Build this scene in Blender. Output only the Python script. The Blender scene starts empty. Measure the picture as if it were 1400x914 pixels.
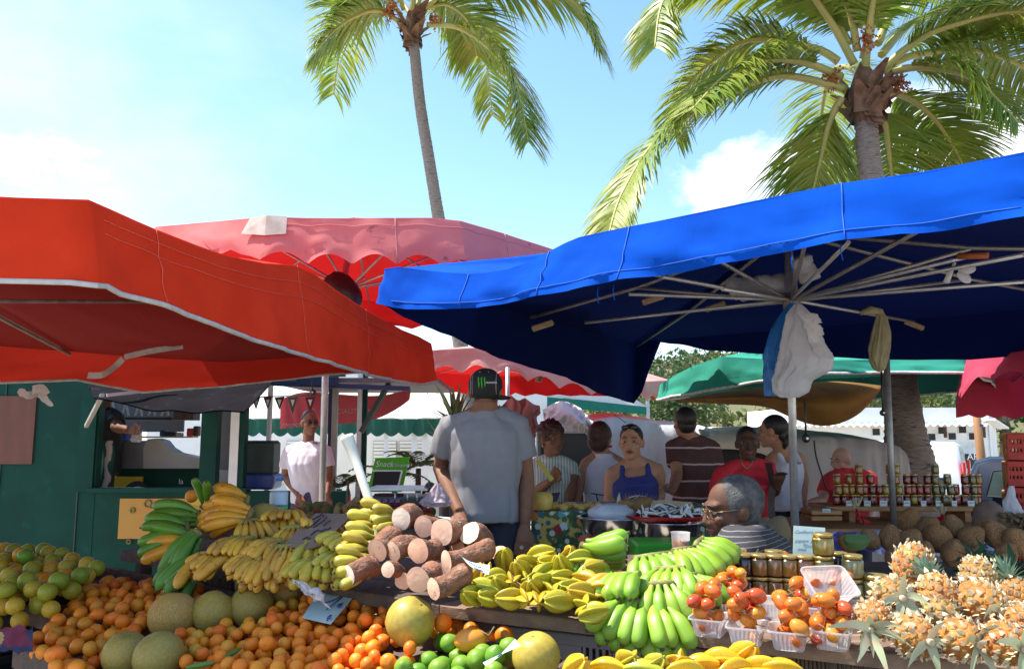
import bpy, bmesh, math, random
from mathutils import Vector as V, Matrix, noise, Euler, Quaternion
R = random.Random(11)
PI = math.pi
sin, cos, rad = math.sin, math.cos, math.radians
SC = bpy.context.scene
COL = SC.collection
F = 1089.0
TH = math.radians(7.22)
CAM = V((0, 0, 1.5))
def ray(x, y):
 a, b = (x - 700) / F, (457 - y) / F
 return V((a, cos(TH) - b * sin(TH), sin(TH) + b * cos(TH)))
def P(x, y, Y):                      # the place seen at (x, y) that lies Y metres ahead
 d = ray(x, y)
 return CAM + d * (Y / d.y)
def H(x, y, z):                      # the place seen at (x, y) that lies at height z
 d = ray(x, y)
 return CAM + d * ((z - 1.5) / d.z)
def PX(p):                           # where a place is seen
 q = p - CAM
 dep = q.y * cos(TH) + q.z * sin(TH)
 up = -q.y * sin(TH) + q.z * cos(TH)
 return (700 + F * q.x / dep, 457 - F * up / dep)
def on_line(A, B, x, y):             # point above the ground line A-B seen in column x, row y
 k = (x - 700) / F
 # column x at eye level:  X = k * Y (pitch is small; refine)
 best = None
 for _ in range(3):
  d = ray(x, y)
  k = d.x / d.y
  den = (B[0] - A[0]) - k * (B[1] - A[1])
  t = (k * A[1] - A[0]) / den
  Y = A[1] + t * (B[1] - A[1])
 return P(x, y, Y)
class MB:
 def __init__(s):
  s.v, s.f, s.m, s.s = [], [], [], []
 def add(s, vs, fs, m=0, smooth=True):
  o = len(s.v)
  s.v.extend([V(p) for p in vs])
  for f in fs:
   s.f.append([i + o for i in f])
   s.m.append(m)
   s.s.append(smooth)
 def box(s, c, size, rot=None, b=0.0, m=0):
  hx, hy, hz = size[0] / 2, size[1] / 2, size[2] / 2
  M = rot.to_3x3() if rot is not None else Matrix.Identity(3)
  c = V(c)
  b = min(b, hx * .49, hy * .49, hz * .49)
  if b <= 0:
   vs = [c + M @ V((x * hx, y * hy, z * hz)) for x in (-1, 1) for y in (-1, 1) for z in (-1, 1)]
   s.add(vs, [(0, 1, 3, 2), (4, 6, 7, 5), (0, 4, 5, 1), (2, 3, 7, 6), (0, 2, 6, 4), (1, 5, 7, 3)], m, False)
   return
  vs, idx = [], {}
  for x in (-1, 1):
   for y in (-1, 1):
    for z in (-1, 1):
     for ax in range(3):
      p = [x * (hx - b), y * (hy - b), z * (hz - b)]
      p[ax] += (x, y, z)[ax] * b
      idx[(x, y, z, ax)] = len(vs)
      vs.append(c + M @ V(p))
  fs = []
  for ax in range(3):
   o1, o2 = [a for a in range(3) if a != ax]
   for sg in (-1, 1):
    q = []
    for (u, w) in ((-1, -1), (1, -1), (1, 1), (-1, 1)):
     k = [0, 0, 0]; k[ax] = sg; k[o1] = u; k[o2] = w
     q.append(idx[(k[0], k[1], k[2], ax)])
    fs.append(q)
   for u in (-1, 1):
    for w in (-1, 1):
     k = [0, 0, 0]; k[o1] = u; k[o2] = w
     k0 = list(k); k0[ax] = -1; k1 = list(k); k1[ax] = 1
     fs.append([idx[(*k0, o1)], idx[(*k1, o1)], idx[(*k1, o2)], idx[(*k0, o2)]])
  for x in (-1, 1):
   for y in (-1, 1):
    for z in (-1, 1):
     fs.append([idx[(x, y, z, a)] for a in range(3)])
  s.add(vs, fs, m, False)
 def pbox(s, x0, y0, x1, y1, Y, dep, b=0.0, m=0):       # upright box whose front fills the seen rectangle
  a, c = P(x0, y0, Y), P(x1, y1, Y)
  s.box(((a.x + c.x) / 2, Y + dep / 2, (a.z + c.z) / 2), (abs(c.x - a.x), dep, abs(a.z - c.z)), None, b, m)
 def bar(s, a, b, w, h=None, m=0, bev=0.0):              # square bar from a to b
  a, b = V(a), V(b)
  d = b - a
  q = d.to_track_quat('Y', 'Z').to_matrix()
  s.box((a + b) / 2, (w, d.length, h or w), q, bev, m)
 def tube(s, pts, rad_, n=8, m=0, cap=True, smooth=True, flat=1.0, up=None):
  pts = [V(p) for p in pts]
  if not hasattr(rad_, '__len__'):
   rad_ = [rad_] * len(pts)
  vs, fs = [], []
  ref = V(up) if up is not None else None
  for i, p in enumerate(pts):
   t = (pts[min(i + 1, len(pts) - 1)] - pts[max(i - 1, 0)])
   if t.length < 1e-9:
    t = V((0, 0, 1))
   t.normalize()
   if ref is None:
    ref = V((0, 0, 1)) if abs(t.z) < .9 else V((1, 0, 0))
   x = ref.cross(t)
   if x.length < 1e-6:
    x = V((1, 0, 0)).cross(t)
   x.normalize()
   y = t.cross(x)
   if up is None:
    ref = y
   for k in range(n):
    a = 2 * PI * k / n
    vs.append(p + x * (cos(a) * rad_[i]) + y * (sin(a) * rad_[i] * flat))
  for i in range(len(pts) - 1):
   for k in range(n):
    fs.append((i * n + k, i * n + (k + 1) % n, (i + 1) * n + (k + 1) % n, (i + 1) * n + k))
  s.add(vs, fs, m, smooth)
  if cap:
   o = len(s.v) - len(vs)
   s.f.append([o + k for k in range(n)][::-1]); s.m.append(m); s.s.append(False)
   s.f.append([o + (len(pts) - 1) * n + k for k in range(n)]); s.m.append(m); s.s.append(False)
 def lathe(s, prof, c=(0, 0, 0), n=20, m=0, mat=None, cap=True, mfun=None):
  c = V(c)
  vs = []
  for (r, z) in prof:
   for k in range(n):
    a = 2 * PI * k / n
    p = V((r * cos(a), r * sin(a), z))
    vs.append(c + (mat @ p if mat is not None else p))
  for i in range(len(prof) - 1):
   pass
  fs = [(i * n + k, i * n + (k + 1) % n, (i + 1) * n + (k + 1) % n, (i + 1) * n + k)
              for i in range(len(prof) - 1) for k in range(n)]
  s.add(vs, fs, m)
  if cap:
   o = len(s.v) - len(vs)
   if prof[0][0] > 1e-5:
    s.f.append([o + k for k in range(n)][::-1]); s.m.append(m); s.s.append(False)
   if prof[-1][0] > 1e-5:
    s.f.append([o + (len(prof) - 1) * n + k for k in range(n)]); s.m.append(m); s.s.append(False)
 def ell(s, c, r, rot=None, nu=16, nv=10, m=0, fn=None):
  c = V(c)
  if not hasattr(r, '__len__'):
   r = (r, r, r)
  M = rot.to_3x3() if rot is not None else Matrix.Identity(3)
  vs = []
  for j in range(1, nv):
   th = PI * j / nv
   for i in range(nu):
    a = 2 * PI * i / nu
    d = V((sin(th) * cos(a), sin(th) * sin(a), cos(th)))
    k = fn(d) if fn else 1.0
    vs.append(c + M @ V((d.x * r[0] * k, d.y * r[1] * k, d.z * r[2] * k)))
  top, bot = V((0, 0, 1)), V((0, 0, -1))
  kt, kb = (fn(top), fn(bot)) if fn else (1, 1)
  vs.append(c + M @ V((0, 0, r[2] * kt)))
  vs.append(c + M @ V((0, 0, -r[2] * kb)))
  T, B = len(vs) - 2, len(vs) - 1
  fs = []
  for j in range(nv - 2):
   for i in range(nu):
    fs.append((j * nu + i, (j + 1) * nu + i, (j + 1) * nu + (i + 1) % nu, j * nu + (i + 1) % nu))
  for i in range(nu):
   fs.append((T, i, (i + 1) % nu))
   fs.append((B, (nv - 2) * nu + (i + 1) % nu, (nv - 2) * nu + i))
  s.add(vs, fs, m)
 def grid(s, fn, nu, nv, m=0, smooth=True, closed=False):
  vs = [fn(i / nu, j / nv) for j in range(nv + 1) for i in range(nu + (0 if closed else 1))]
  w = nu if closed else nu + 1
  fs = []
  for j in range(nv):
   for i in range(nu):
    i2 = (i + 1) % w
    fs.append((j * w + i, j * w + i2, (j + 1) * w + i2, (j + 1) * w + i))
  s.add(vs, fs, m, smooth)
 def poly(s, pts, m=0):
  s.add(pts, [list(range(len(pts)))], m, False)
 def slab(s, pts, ext, m=0):         # outline pushed along ext to a solid
  n = len(pts)
  pts = [V(p) for p in pts]; ext = V(ext)
  s.add(pts + [p + ext for p in pts],
              [list(range(n))[::-1], [n + i for i in range(n)]] + [(i, (i + 1) % n, n + (i + 1) % n, n + i) for i in range(n)], m, False)
 def mesh(s, name, mats):
  me = bpy.data.meshes.new(name)
  me.from_pydata([tuple(p) for p in s.v], [], s.f)
  for mt in (mats if isinstance(mats, (list, tuple)) else [mats]):
   me.materials.append(mt)
  me.polygons.foreach_set('material_index', s.m)
  me.polygons.foreach_set('use_smooth', s.s)
  me.update()
  return me
 def build(s, name, mats, parent=None):
  return link(name, s.mesh(name, mats), parent)
def link(name, me, parent=None):
 o = bpy.data.objects.new(name, me)
 COL.objects.link(o)
 if parent is not None:
  o.parent = parent
  o.matrix_parent_inverse = parent.matrix_basis.inverted() if parent.type == 'EMPTY' or True else Matrix()
 return o
def child(name, me, parent, M=None):          # a part placed in its thing's own space
 o = bpy.data.objects.new(name, me)
 COL.objects.link(o)
 o.parent = parent
 if M is not None:
  o.matrix_basis = M
 return o
def tag(o, label, cat, group=None, kind=None):
 if label: o['label'] = label
 if cat: o['category'] = cat
 if group: o['group'] = group
 if kind: o['kind'] = kind
 return o
def thing(name, label, cat, loc=(0, 0, 0), group=None, M=None):
 o = bpy.data.objects.new(name, None)
 COL.objects.link(o)
 o.empty_display_size = .05
 if M is not None:
  o.matrix_basis = M
 else:
  o.location = loc
 return tag(o, label, cat, group)
def dup(src, M, label=None, group=None):      # copy a thing with its parts and sub-parts
 def cp(o, par):
  c = o.copy(); COL.objects.link(c)
  c.parent = par
  for k in o.children:
   cp(k, c)
  return c
 c = cp(src, None)
 c.matrix_basis = M
 if label: c['label'] = label
 if group: c['group'] = group
 return c
def frame(loc, X, Y, s=1.0):                  # matrix with given x and y directions
 X = V(X).normalized(); Y = V(Y)
 Y = (Y - X * Y.dot(X)).normalized()
 Z = X.cross(Y)
 M = Matrix((X, Y, Z)).transposed().to_4x4()
 M = Matrix.Translation(V(loc)) @ M @ Matrix.Scale(s, 4)
 return M
def frame_y(loc, Y, Z=(0, 0, 1), s=1.0):
 Y = V(Y).normalized(); Z = V(Z)
 X = Y.cross(Z)
 if X.length < 1e-5: X = V((1, 0, 0))
 return frame(loc, X, Y, s)
def frame_z(loc, Z, s=1.0, spin=0.0):
 q = V(Z).normalized().to_track_quat('Z', 'Y').to_matrix().to_4x4()
 return Matrix.Translation(V(loc)) @ q @ Matrix.Rotation(spin, 4, 'Z') @ Matrix.Scale(s, 4)
def rndq():
 return Euler((R.uniform(0, 6.28), R.uniform(0, 6.28), R.uniform(0, 6.28))).to_matrix().to_4x4()
def cat(pts, n=6, closed=False):              # Catmull-Rom through points
 pts = [V(p) for p in pts]
 out = []
 N = len(pts)
 for i in range(N if closed else N - 1):
  g = (lambda k: pts[k % N]) if closed else (lambda k: pts[max(0, min(N - 1, k))])
  p0, p1, p2, p3 = g(i - 1), g(i), g(i + 1), g(i + 2)
  for k in range(n):
   t = k / n
   out.append(.5 * ((2 * p1) + (p2 - p0) * t + (2 * p0 - 5 * p1 + 4 * p2 - p3) * t * t + (3 * p1 - p0 - 3 * p2 + p3) * t ** 3))
 if not closed:
  out.append(pts[-1])
 return out
def lin(c):
 return tuple(((x / 12.92) if x <= .04045 else ((x + .055) / 1.055) ** 2.4) for x in c)
def hexc(h):
 return lin((int(h[0:2], 16) / 255, int(h[2:4], 16) / 255, int(h[4:6], 16) / 255))
class NT:
 def __init__(s, nt):
  s.nt = nt
  s.n = nt.nodes
 def new(s, t, **kw):
  n = s.n.new(t)
  for k, v in kw.items():
   if k.startswith('i_'):
    n.inputs[k[2:].replace('_', ' ')].default_value = v
   else:
    setattr(n, k, v)
  return n
 def l(s, a, b):
  s.nt.links.new(a, b)
def c4(c):
 return (c[0], c[1], c[2], 1)
MATS = {}
def mat(name, col, col2=None, rough=.6, scale=8.0, detail=3.0, lo=.35, hi=.65, stretch=None, bump=0.0, bscale=60.0, bdist=.004,
  metal=0.0, trans=0.0, clear=0.0, spec=.5, cols=None, mott=None, mscale=30.0, mlo=.55, mhi=.62, rnd=True, alpha=1.0, back=None,
  stripes=None, sss=0.0):
 """col..col2 blend over a noise; cols: base colours picked by each object's own random number; mott: speckle colour"""
 m = bpy.data.materials.new(name)
 m.use_nodes = True
 N = NT(m.node_tree)
 N.n.clear()
 out = N.new('ShaderNodeOutputMaterial')
 bs = N.new('ShaderNodeBsdfPrincipled')
 bs.inputs['Roughness'].default_value = rough
 bs.inputs['Metallic'].default_value = metal
 bs.inputs['Specular IOR Level'].default_value = spec
 if clear:
  bs.inputs['Coat Weight'].default_value = clear
  bs.inputs['Coat Roughness'].default_value = .12
 tc = N.new('ShaderNodeTexCoord')
 vec = tc.outputs['Object']
 oi = N.new('ShaderNodeObjectInfo')
 if rnd:
  mul = N.new('ShaderNodeVectorMath', operation='SCALE')
  cmb = N.new('ShaderNodeCombineXYZ')
  for i in range(3): N.l(oi.outputs['Random'], cmb.inputs[i])
  N.l(cmb.outputs[0], mul.inputs[0]); mul.inputs['Scale'].default_value = 37.0
  ad = N.new('ShaderNodeVectorMath', operation='ADD')
  N.l(vec, ad.inputs[0]); N.l(mul.outputs[0], ad.inputs[1])
  vec = ad.outputs[0]
 if stretch:
  mp = N.new('ShaderNodeMapping')
  mp.inputs['Scale'].default_value = stretch
  N.l(vec, mp.inputs['Vector'])
  svec = mp.outputs[0]
 else:
  svec = vec
 nz = N.new('ShaderNodeTexNoise')
 nz.inputs['Scale'].default_value = scale
 nz.inputs['Detail'].default_value = detail
 N.l(svec, nz.inputs['Vector'])
 mr = N.new('ShaderNodeMapRange')
 mr.inputs['From Min'].default_value = lo
 mr.inputs['From Max'].default_value = hi
 N.l(nz.outputs['Fac'], mr.inputs['Value'])
 if cols:
  rp = N.new('ShaderNodeValToRGB')
  el = rp.color_ramp.elements
  n = len(cols)
  rp.color_ramp.interpolation = 'CONSTANT' if n > 6 else 'LINEAR'
  while len(el) < n: el.new(.5)
  for i, c in enumerate(cols):
   el[i].position = i / max(1, n - 1)
   el[i].color = c4(c)
  N.l(oi.outputs['Random'], rp.inputs[0])
  basec = rp.outputs[0]
 else:
  rgb = N.new('ShaderNodeRGB'); rgb.outputs[0].default_value = c4(col)
  basec = rgb.outputs[0]
 mx = N.new('ShaderNodeMix', data_type='RGBA')
 N.l(mr.outputs[0], mx.inputs['Factor'])
 N.l(basec, mx.inputs['A'])
 if cols and col2 is None:
  hs = N.new('ShaderNodeHueSaturation'); hs.inputs['Value'].default_value = .80; hs.inputs['Hue'].default_value = .485
  N.l(basec, hs.inputs['Color']); N.l(hs.outputs[0], mx.inputs['B'])
 else:
  c2 = col2 if col2 is not None else tuple(x * .78 for x in col)
  mx.inputs['B'].default_value = c4(c2)
 colr = mx.outputs['Result']
 if mott is not None:
  n2 = N.new('ShaderNodeTexNoise'); n2.inputs['Scale'].default_value = mscale; n2.inputs['Detail'].default_value = 4
  N.l(svec, n2.inputs['Vector'])
  m2 = N.new('ShaderNodeMapRange'); m2.inputs['From Min'].default_value = mlo; m2.inputs['From Max'].default_value = mhi
  N.l(n2.outputs['Fac'], m2.inputs['Value'])
  x2 = N.new('ShaderNodeMix', data_type='RGBA')
  N.l(m2.outputs[0], x2.inputs['Factor']); N.l(colr, x2.inputs['A']); x2.inputs['B'].default_value = c4(mott)
  colr = x2.outputs['Result']
 if stripes is not None:                      # (axis, period, width, colour, wobble)
  ax, per, wid, scol, wob = stripes
  sp = N.new('ShaderNodeSeparateXYZ'); N.l(tc.outputs['Object'], sp.inputs[0])
  val = sp.outputs['XYZ'.index(ax)]
  if wob:
   a2 = N.new('ShaderNodeMath', operation='MULTIPLY_ADD'); N.l(nz.outputs['Fac'], a2.inputs[0]); a2.inputs[1].default_value = wob; N.l(val, a2.inputs[2])
   val = a2.outputs[0]
  dv = N.new('ShaderNodeMath', operation='DIVIDE'); N.l(val, dv.inputs[0]); dv.inputs[1].default_value = per
  fr = N.new('ShaderNodeMath', operation='FRACT'); N.l(dv.outputs[0], fr.inputs[0])
  ls = N.new('ShaderNodeMath', operation='LESS_THAN'); N.l(fr.outputs[0], ls.inputs[0]); ls.inputs[1].default_value = wid
  x3 = N.new('ShaderNodeMix', data_type='RGBA')
  N.l(ls.outputs[0], x3.inputs['Factor']); N.l(colr, x3.inputs['A']); x3.inputs['B'].default_value = c4(scol)
  colr = x3.outputs['Result']
 if back is not None:                          # colour of the reverse side; the red canopy's holds underside shade
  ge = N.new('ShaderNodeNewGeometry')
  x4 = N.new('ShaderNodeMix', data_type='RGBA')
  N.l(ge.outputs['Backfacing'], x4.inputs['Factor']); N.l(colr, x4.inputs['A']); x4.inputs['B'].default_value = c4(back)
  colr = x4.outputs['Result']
 N.l(colr, bs.inputs['Base Color'])
 if sss:
  bs.inputs['Subsurface Weight'].default_value = sss
  bs.inputs['Subsurface Radius'].default_value = (.01, .006, .003)
  bs.inputs['Subsurface Scale'].default_value = 1.0
 if bump:
  nb = N.new('ShaderNodeTexNoise'); nb.inputs['Scale'].default_value = bscale; nb.inputs['Detail'].default_value = 5
  N.l(svec, nb.inputs['Vector'])
  bp = N.new('ShaderNodeBump'); bp.inputs['Strength'].default_value = bump; bp.inputs['Distance'].default_value = bdist
  N.l(nb.outputs['Fac'], bp.inputs['Height'])
  N.l(bp.outputs[0], bs.inputs['Normal'])
 sh = bs.outputs[0]
 if trans:
  tr = N.new('ShaderNodeBsdfTranslucent')
  N.l(colr, tr.inputs['Color'])
  ms = N.new('ShaderNodeMixShader'); ms.inputs[0].default_value = trans
  N.l(sh, ms.inputs[1]); N.l(tr.outputs[0], ms.inputs[2])
  sh = ms.outputs[0]
 if alpha < 1:
  tp = N.new('ShaderNodeBsdfTransparent')
  ms = N.new('ShaderNodeMixShader'); ms.inputs[0].default_value = alpha
  N.l(tp.outputs[0], ms.inputs[1]); N.l(sh, ms.inputs[2])
  sh = ms.outputs[0]
 N.l(sh, out.inputs['Surface'])
 MATS[name] = m
 return m
cd = bpy.data.cameras.new('camera')
cam = bpy.data.objects.new('camera', cd)
COL.objects.link(cam)
cam.location = CAM
cam.rotation_euler = (PI / 2 + TH, 0, 0)
cd.sensor_width = 36
cd.lens = F * 36 / 1400
cd.clip_start = .05
cd.clip_end = 3000
SC.camera = cam
SUN_EL = rad(61)
sd = V((-.985, .17, 0)).normalized()
SUNV = V((sd.x * cos(SUN_EL), sd.y * cos(SUN_EL), sin(SUN_EL)))
ld = bpy.data.lights.new('sun', 'SUN')
ld.energy = 4.4
ld.angle = rad(.53)
ld.color = (1, .95, .87)
lo = bpy.data.objects.new('sun', ld)
COL.objects.link(lo)
lo.rotation_euler = (-SUNV).to_track_quat('-Z', 'Y').to_euler()
lo.location = SUNV * 50
w = bpy.data.worlds.new('World')
SC.world = w
w.use_nodes = True
N = NT(w.node_tree)
N.n.clear()
wo = N.new('ShaderNodeOutputWorld')
bg = N.new('ShaderNodeBackground')
bg.inputs['Strength'].default_value = .15
sk = N.new('ShaderNodeTexSky', sky_type='NISHITA')
sk.sun_disc = False
sk.sun_elevation = SUN_EL
sk.sun_rotation = math.atan2(sd.x, sd.y)
sk.air_density = 1.0
sk.dust_density = .6
sk.ozone_density = 1.6
tc = N.new('ShaderNodeTexCoord')
def cloud(px, py, size, thr, soft, nscale, sq=(1, 1, 1)):
 d = ray(px, py).normalized()
 sub = N.new('ShaderNodeVectorMath', operation='SUBTRACT'); N.l(tc.outputs['Generated'], sub.inputs[0]); sub.inputs[1].default_value = d
 mp = N.new('ShaderNodeVectorMath', operation='MULTIPLY'); N.l(sub.outputs[0], mp.inputs[0]); mp.inputs[1].default_value = sq
 ln = N.new('ShaderNodeVectorMath', operation='LENGTH'); N.l(mp.outputs[0], ln.inputs[0])
 fall = N.new('ShaderNodeMapRange'); fall.inputs['From Min'].default_value = size; fall.inputs['From Max'].default_value = size * .15
 fall.interpolation_type = 'SMOOTHSTEP'
 N.l(ln.outputs['Value'], fall.inputs['Value'])
 m2 = N.new('ShaderNodeVectorMath', operation='MULTIPLY'); N.l(tc.outputs['Generated'], m2.inputs[0]); m2.inputs[1].default_value = (1, 1, 1.7)
 nz = N.new('ShaderNodeTexNoise'); nz.inputs['Scale'].default_value = nscale; nz.inputs['Detail'].default_value = 8; nz.inputs['Roughness'].default_value = .6
 N.l(m2.outputs[0], nz.inputs['Vector'])
 th = N.new('ShaderNodeMapRange'); th.inputs['From Min'].default_value = thr; th.inputs['From Max'].default_value = thr + soft
 sm = N.new('ShaderNodeMath', operation='MULTIPLY_ADD'); N.l(fall.outputs[0], sm.inputs[0]); sm.inputs[1].default_value = .28; N.l(nz.outputs['Fac'], sm.inputs[2])
 N.l(sm.outputs[0], th.inputs['Value'])
 mu = N.new('ShaderNodeMath', operation='MULTIPLY'); N.l(th.outputs[0], mu.inputs[0]); N.l(fall.outputs[0], mu.inputs[1])
 return mu.outputs[0]
masks = [cloud(-40, 150, .55, .50, 1.1, 5, (1, 1, 1.3)), cloud(60, 232, .17, .62, .35, 20, (1, 1, 2.0)), cloud(1085, 248, .13, .63, .12, 10, (1, 1, 1.3)), cloud(1365, 205, .13, .60, .12, 10, (1, 1, 1.3)),
         cloud(1010, 275, .12, .64, .10, 9), cloud(1240, 180, .10, .66, .12, 9)]
acc = masks[0]
for k in masks[1:]:
 mm = N.new('ShaderNodeMath', operation='MAXIMUM'); N.l(acc, mm.inputs[0]); N.l(k, mm.inputs[1]); acc = mm.outputs[0]
hsv = N.new('ShaderNodeHueSaturation'); hsv.inputs['Saturation'].default_value = 1.10; hsv.inputs['Hue'].default_value = .494; hsv.inputs['Value'].default_value = 1.0
N.l(sk.outputs[0], hsv.inputs['Color'])
mx = N.new('ShaderNodeMix', data_type='RGBA')
N.l(acc, mx.inputs['Factor']); N.l(hsv.outputs[0], mx.inputs['A']); mx.inputs['B'].default_value = (4.6, 4.7, 4.9, 1)
N.l(mx.outputs['Result'], bg.inputs['Color'])
N.l(bg.outputs[0], wo.inputs['Surface'])
SC.view_settings.view_transform = 'Standard'
SC.view_settings.look = 'None'
SC.view_settings.exposure = 1.15
SC.view_settings.gamma = 1
SC.cycles.max_bounces = 8
SC.cycles.transparent_max_bounces = 12
SC.cycles.use_denoising = True
SC.cycles.caustics_reflective = False
SC.cycles.caustics_refractive = False
# ================================================================== ground, hill, far things
m_ground = mat('asphalt', (.36, .32, .27), (.44, .39, .33), rough=.9, scale=1.5, bump=.4, bscale=120, rnd=False)
g = MB()
def ground_z(x, y):
 k = lambda a: a * a * (3 - 2 * a)
 return -.38 * k(min(1, max(0, (y - 8.8) / 1.6))) * k(min(1, max(0, (x - 2.6) / 1.4)))
xs_ = [-400, -150, -60, -30, -15, -8, -4, 0] + [1 + .25 * i for i in range(24)] + [8, 12, 20, 40, 80, 150, 400]
ys_ = [-100, -30, -10, 0, 4, 8] + [8.4 + .2 * i for i in range(14)] + [12, 16, 24, 40, 70, 120, 220, 600]
g.grid(lambda u, v: V((xs_[round(u * (len(xs_) - 1))], ys_[round(v * (len(ys_) - 1))], ground_z(xs_[round(u * (len(xs_) - 1))], ys_[round(v * (len(ys_) - 1))]))), len(xs_) - 1, len(ys_) - 1)
tag(g.build('ground', m_ground), 'grey asphalt ground of the market square', 'ground', kind='structure')
m_hill = mat('hill_earth', (.10, .11, .045), (.16, .14, .06), rough=.95, scale=.3, rnd=False)
def hill_z(x, y):
 base = 13.5 * math.exp(-((x - 52) / 60) ** 2) * min(1, max(0, (y - 60) / 45)) ** .8
 return base * (1 + .18 * noise.noise(V((x * .05, y * .05, 0)))) - .05
g = MB()
g.grid(lambda u, v: V((-60 + 260 * u, 58 + 90 * v, hill_z(-60 + 260 * u, 58 + 90 * v))), 60, 24)
tag(g.build('hill', m_hill), 'low wooded hill rising behind the market', 'hill', kind='structure')
m_leafh = mat('hill_foliage', (.10, .13, .03), rough=.7, col2=(.20, .17, .05), scale=.16, lo=.42, hi=.58, trans=.25, rnd=False, mott=(.045, .08, .02), mscale=.35, mlo=.5, mhi=.56)
def leaf_clump(mb, c, r, n, ls, rr, flat=.75, m=0):
 for _ in range(n):
  d = V((rr.gauss(0, 1), rr.gauss(0, 1), rr.gauss(0, 1))).normalized()
  p = c + V((d.x * r, d.y * r, d.z * r * flat)) * (rr.uniform(.45, 1) ** .5)
  a = V((rr.gauss(0, 1), rr.gauss(0, 1), rr.gauss(0, .7))).normalized()
  b = a.cross(V((rr.gauss(0, 1), rr.gauss(0, 1), rr.gauss(0, 1)))).normalized()
  l = ls * rr.uniform(.6, 1.3)
  mb.add([p - a * l, p + b * l * .55, p + a * l, p - b * l * .55], [(0, 1, 2, 3)], m)
rr = random.Random(4)
g = MB()
for i in range(620):
 x = rr.uniform(2, 110); y = rr.uniform(62, 118)
 z = hill_z(x, y)
 if z < .4: continue
 r = rr.uniform(1.0, 2.3)
 leaf_clump(g, V((x, y, z + r * .5)), r, 62, .34, rr)
tag(g.build('far_wood', m_leafh), 'sunlit olive green woodland covering the hillside', 'woodland', kind='stuff')
m_bark = mat('bark', (.16, .12, .09), (.08, .06, .045), rough=.9, scale=10, stretch=(1, 1, .2), bump=.6, bscale=20, bdist=.02)
m_leafd = mat('dark_foliage', (.035, .075, .02), (.07, .12, .03), rough=.6, scale=.8, trans=.25)
m_leafy = mat('yellow_foliage', (.16, .19, .04), (.10, .14, .03), rough=.6, scale=.8, trans=.3)
def broad_tree(px, Y, ztop, rad_, label, m, seed, n=46):
 rr = random.Random(seed)
 b = P(px, 595, Y); b.z = 0
 t = thing('broadleaf_tree', label, 'tree', b, 'trees on the edge of the wooded hill')
 k = MB()
 k.tube([b, b + V((.2, 0, ztop * .35)), b + V((-.1, .1, ztop * .7))], [.35, .24, .1], 8)
 for i in range(5):
  a = rr.uniform(0, 6.28)
  s0 = b + V((0, 0, ztop * rr.uniform(.35, .6)))
  k.tube([s0, s0 + V((cos(a), sin(a), .9)) * rad_ * .4, s0 + V((cos(a), sin(a), .8)) * rad_ * .8], [.13, .08, .03], 6)
 k.build('trunk', m_bark, t)
 c = MB()
 for i in range(n):
  d = V((rr.gauss(0, 1), rr.gauss(0, 1), rr.gauss(0, 1))).normalized() * (rr.random() ** .4)
  cc = b + V((d.x * rad_, d.y * rad_, ztop * .62 + d.z * ztop * .38))
  leaf_clump(c, cc, rad_ * rr.uniform(.22, .38), 70, .16, rr)
 c.build('crown', m, t)
broad_tree(1372, 45, 5.6, 2.6, 'dark green leafy tree behind the red crate stack', m_leafd, 3)
broad_tree(1300, 56, 5.2, 2.6, 'olive tree behind the ridge of the long white building', m_leafy, 4)
broad_tree(930, 50, 6.6, 3.0, 'dark green tree seen above the green canopy beside the blue canopy flap', m_leafd, 5)
broad_tree(1180, 52, 5.2, 2.8, 'yellowish green tree behind the mustard tarpaulin', m_leafy, 6)
m_white = mat('white_wall', (.78, .78, .77), (.70, .70, .68), rough=.85, scale=2, bump=.1, bscale=30)
m_roof = mat('pale_metal_roof', (.82, .80, .74), (.74, .72, .66), rough=.5, scale=1)
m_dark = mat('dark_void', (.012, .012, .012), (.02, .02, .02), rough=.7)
m_woodbr = mat('brown_timber', (.10, .05, .03), (.06, .03, .02), rough=.7, scale=20, stretch=(1, 1, .1))
Yb = 26.0
b0 = P(1085, 595, Yb); b0.z = 0
bt = thing('long_white_building', 'long low white building with a corrugated roof and small square openings', 'building', b0)
g = MB()
a, c = P(1085, 602, Yb), P(1352, 602, Yb)
g.box(((a.x + c.x) / 2, Yb + 2.5, .9), (c.x - a.x, 5, 3.0)); g.build('wall', m_white, bt)
g = MB()
a2, c2 = P(1070, 582, Yb - .5), P(1353, 581, Yb - .5)
top1, top2 = P(1075, 563, Yb + 2.4), P(1349, 561, Yb + 2.4)
nn = 170
def roof_fn(u, v):
 lo_, hi_ = a2.lerp(c2, u), top1.lerp(top2, u)
 p = lo_.lerp(hi_, v); p.z += .035 * sin(u * nn * 1.05)
 return p
g.grid(roof_fn, nn * 3, 1); g.build('roof', m_roof, bt)
for (wx, wy) in ((1198, 590), (1224, 597), (1260, 588), (1274, 597), (1288, 588), (1302, 596), (1316, 587), (1330, 596)):
 g = MB(); g.pbox(wx - 5, wy - 4.6, wx + 5, wy + 4.6, Yb - .02, .1); wi = g.build('window', m_dark, bt)
 g = MB()
 for (x0, y0, x1, y1) in ((-6, -5.6, 6, -4.6), (-6, 4.6, 6, 5.6), (-6, -4.6, -5, 4.6), (5, -4.6, 6, 4.6)):
  g.pbox(wx + x0, wy + y0, wx + x1, wy + y1, Yb - .045, .05)
 g.build('window_frame', m_white, wi)
for bx in (1294, 1347):
 g = MB(); g.pbox(bx - 1.3, 583, bx + 1.3, 598, Yb - .3, .15); g.build('eave_bracket', m_woodbr, bt)
g = MB()                      # gable extension to the right
ga, gb = P(1353, 578, Yb - .1), P(1371, 588, Yb + 3)
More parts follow.
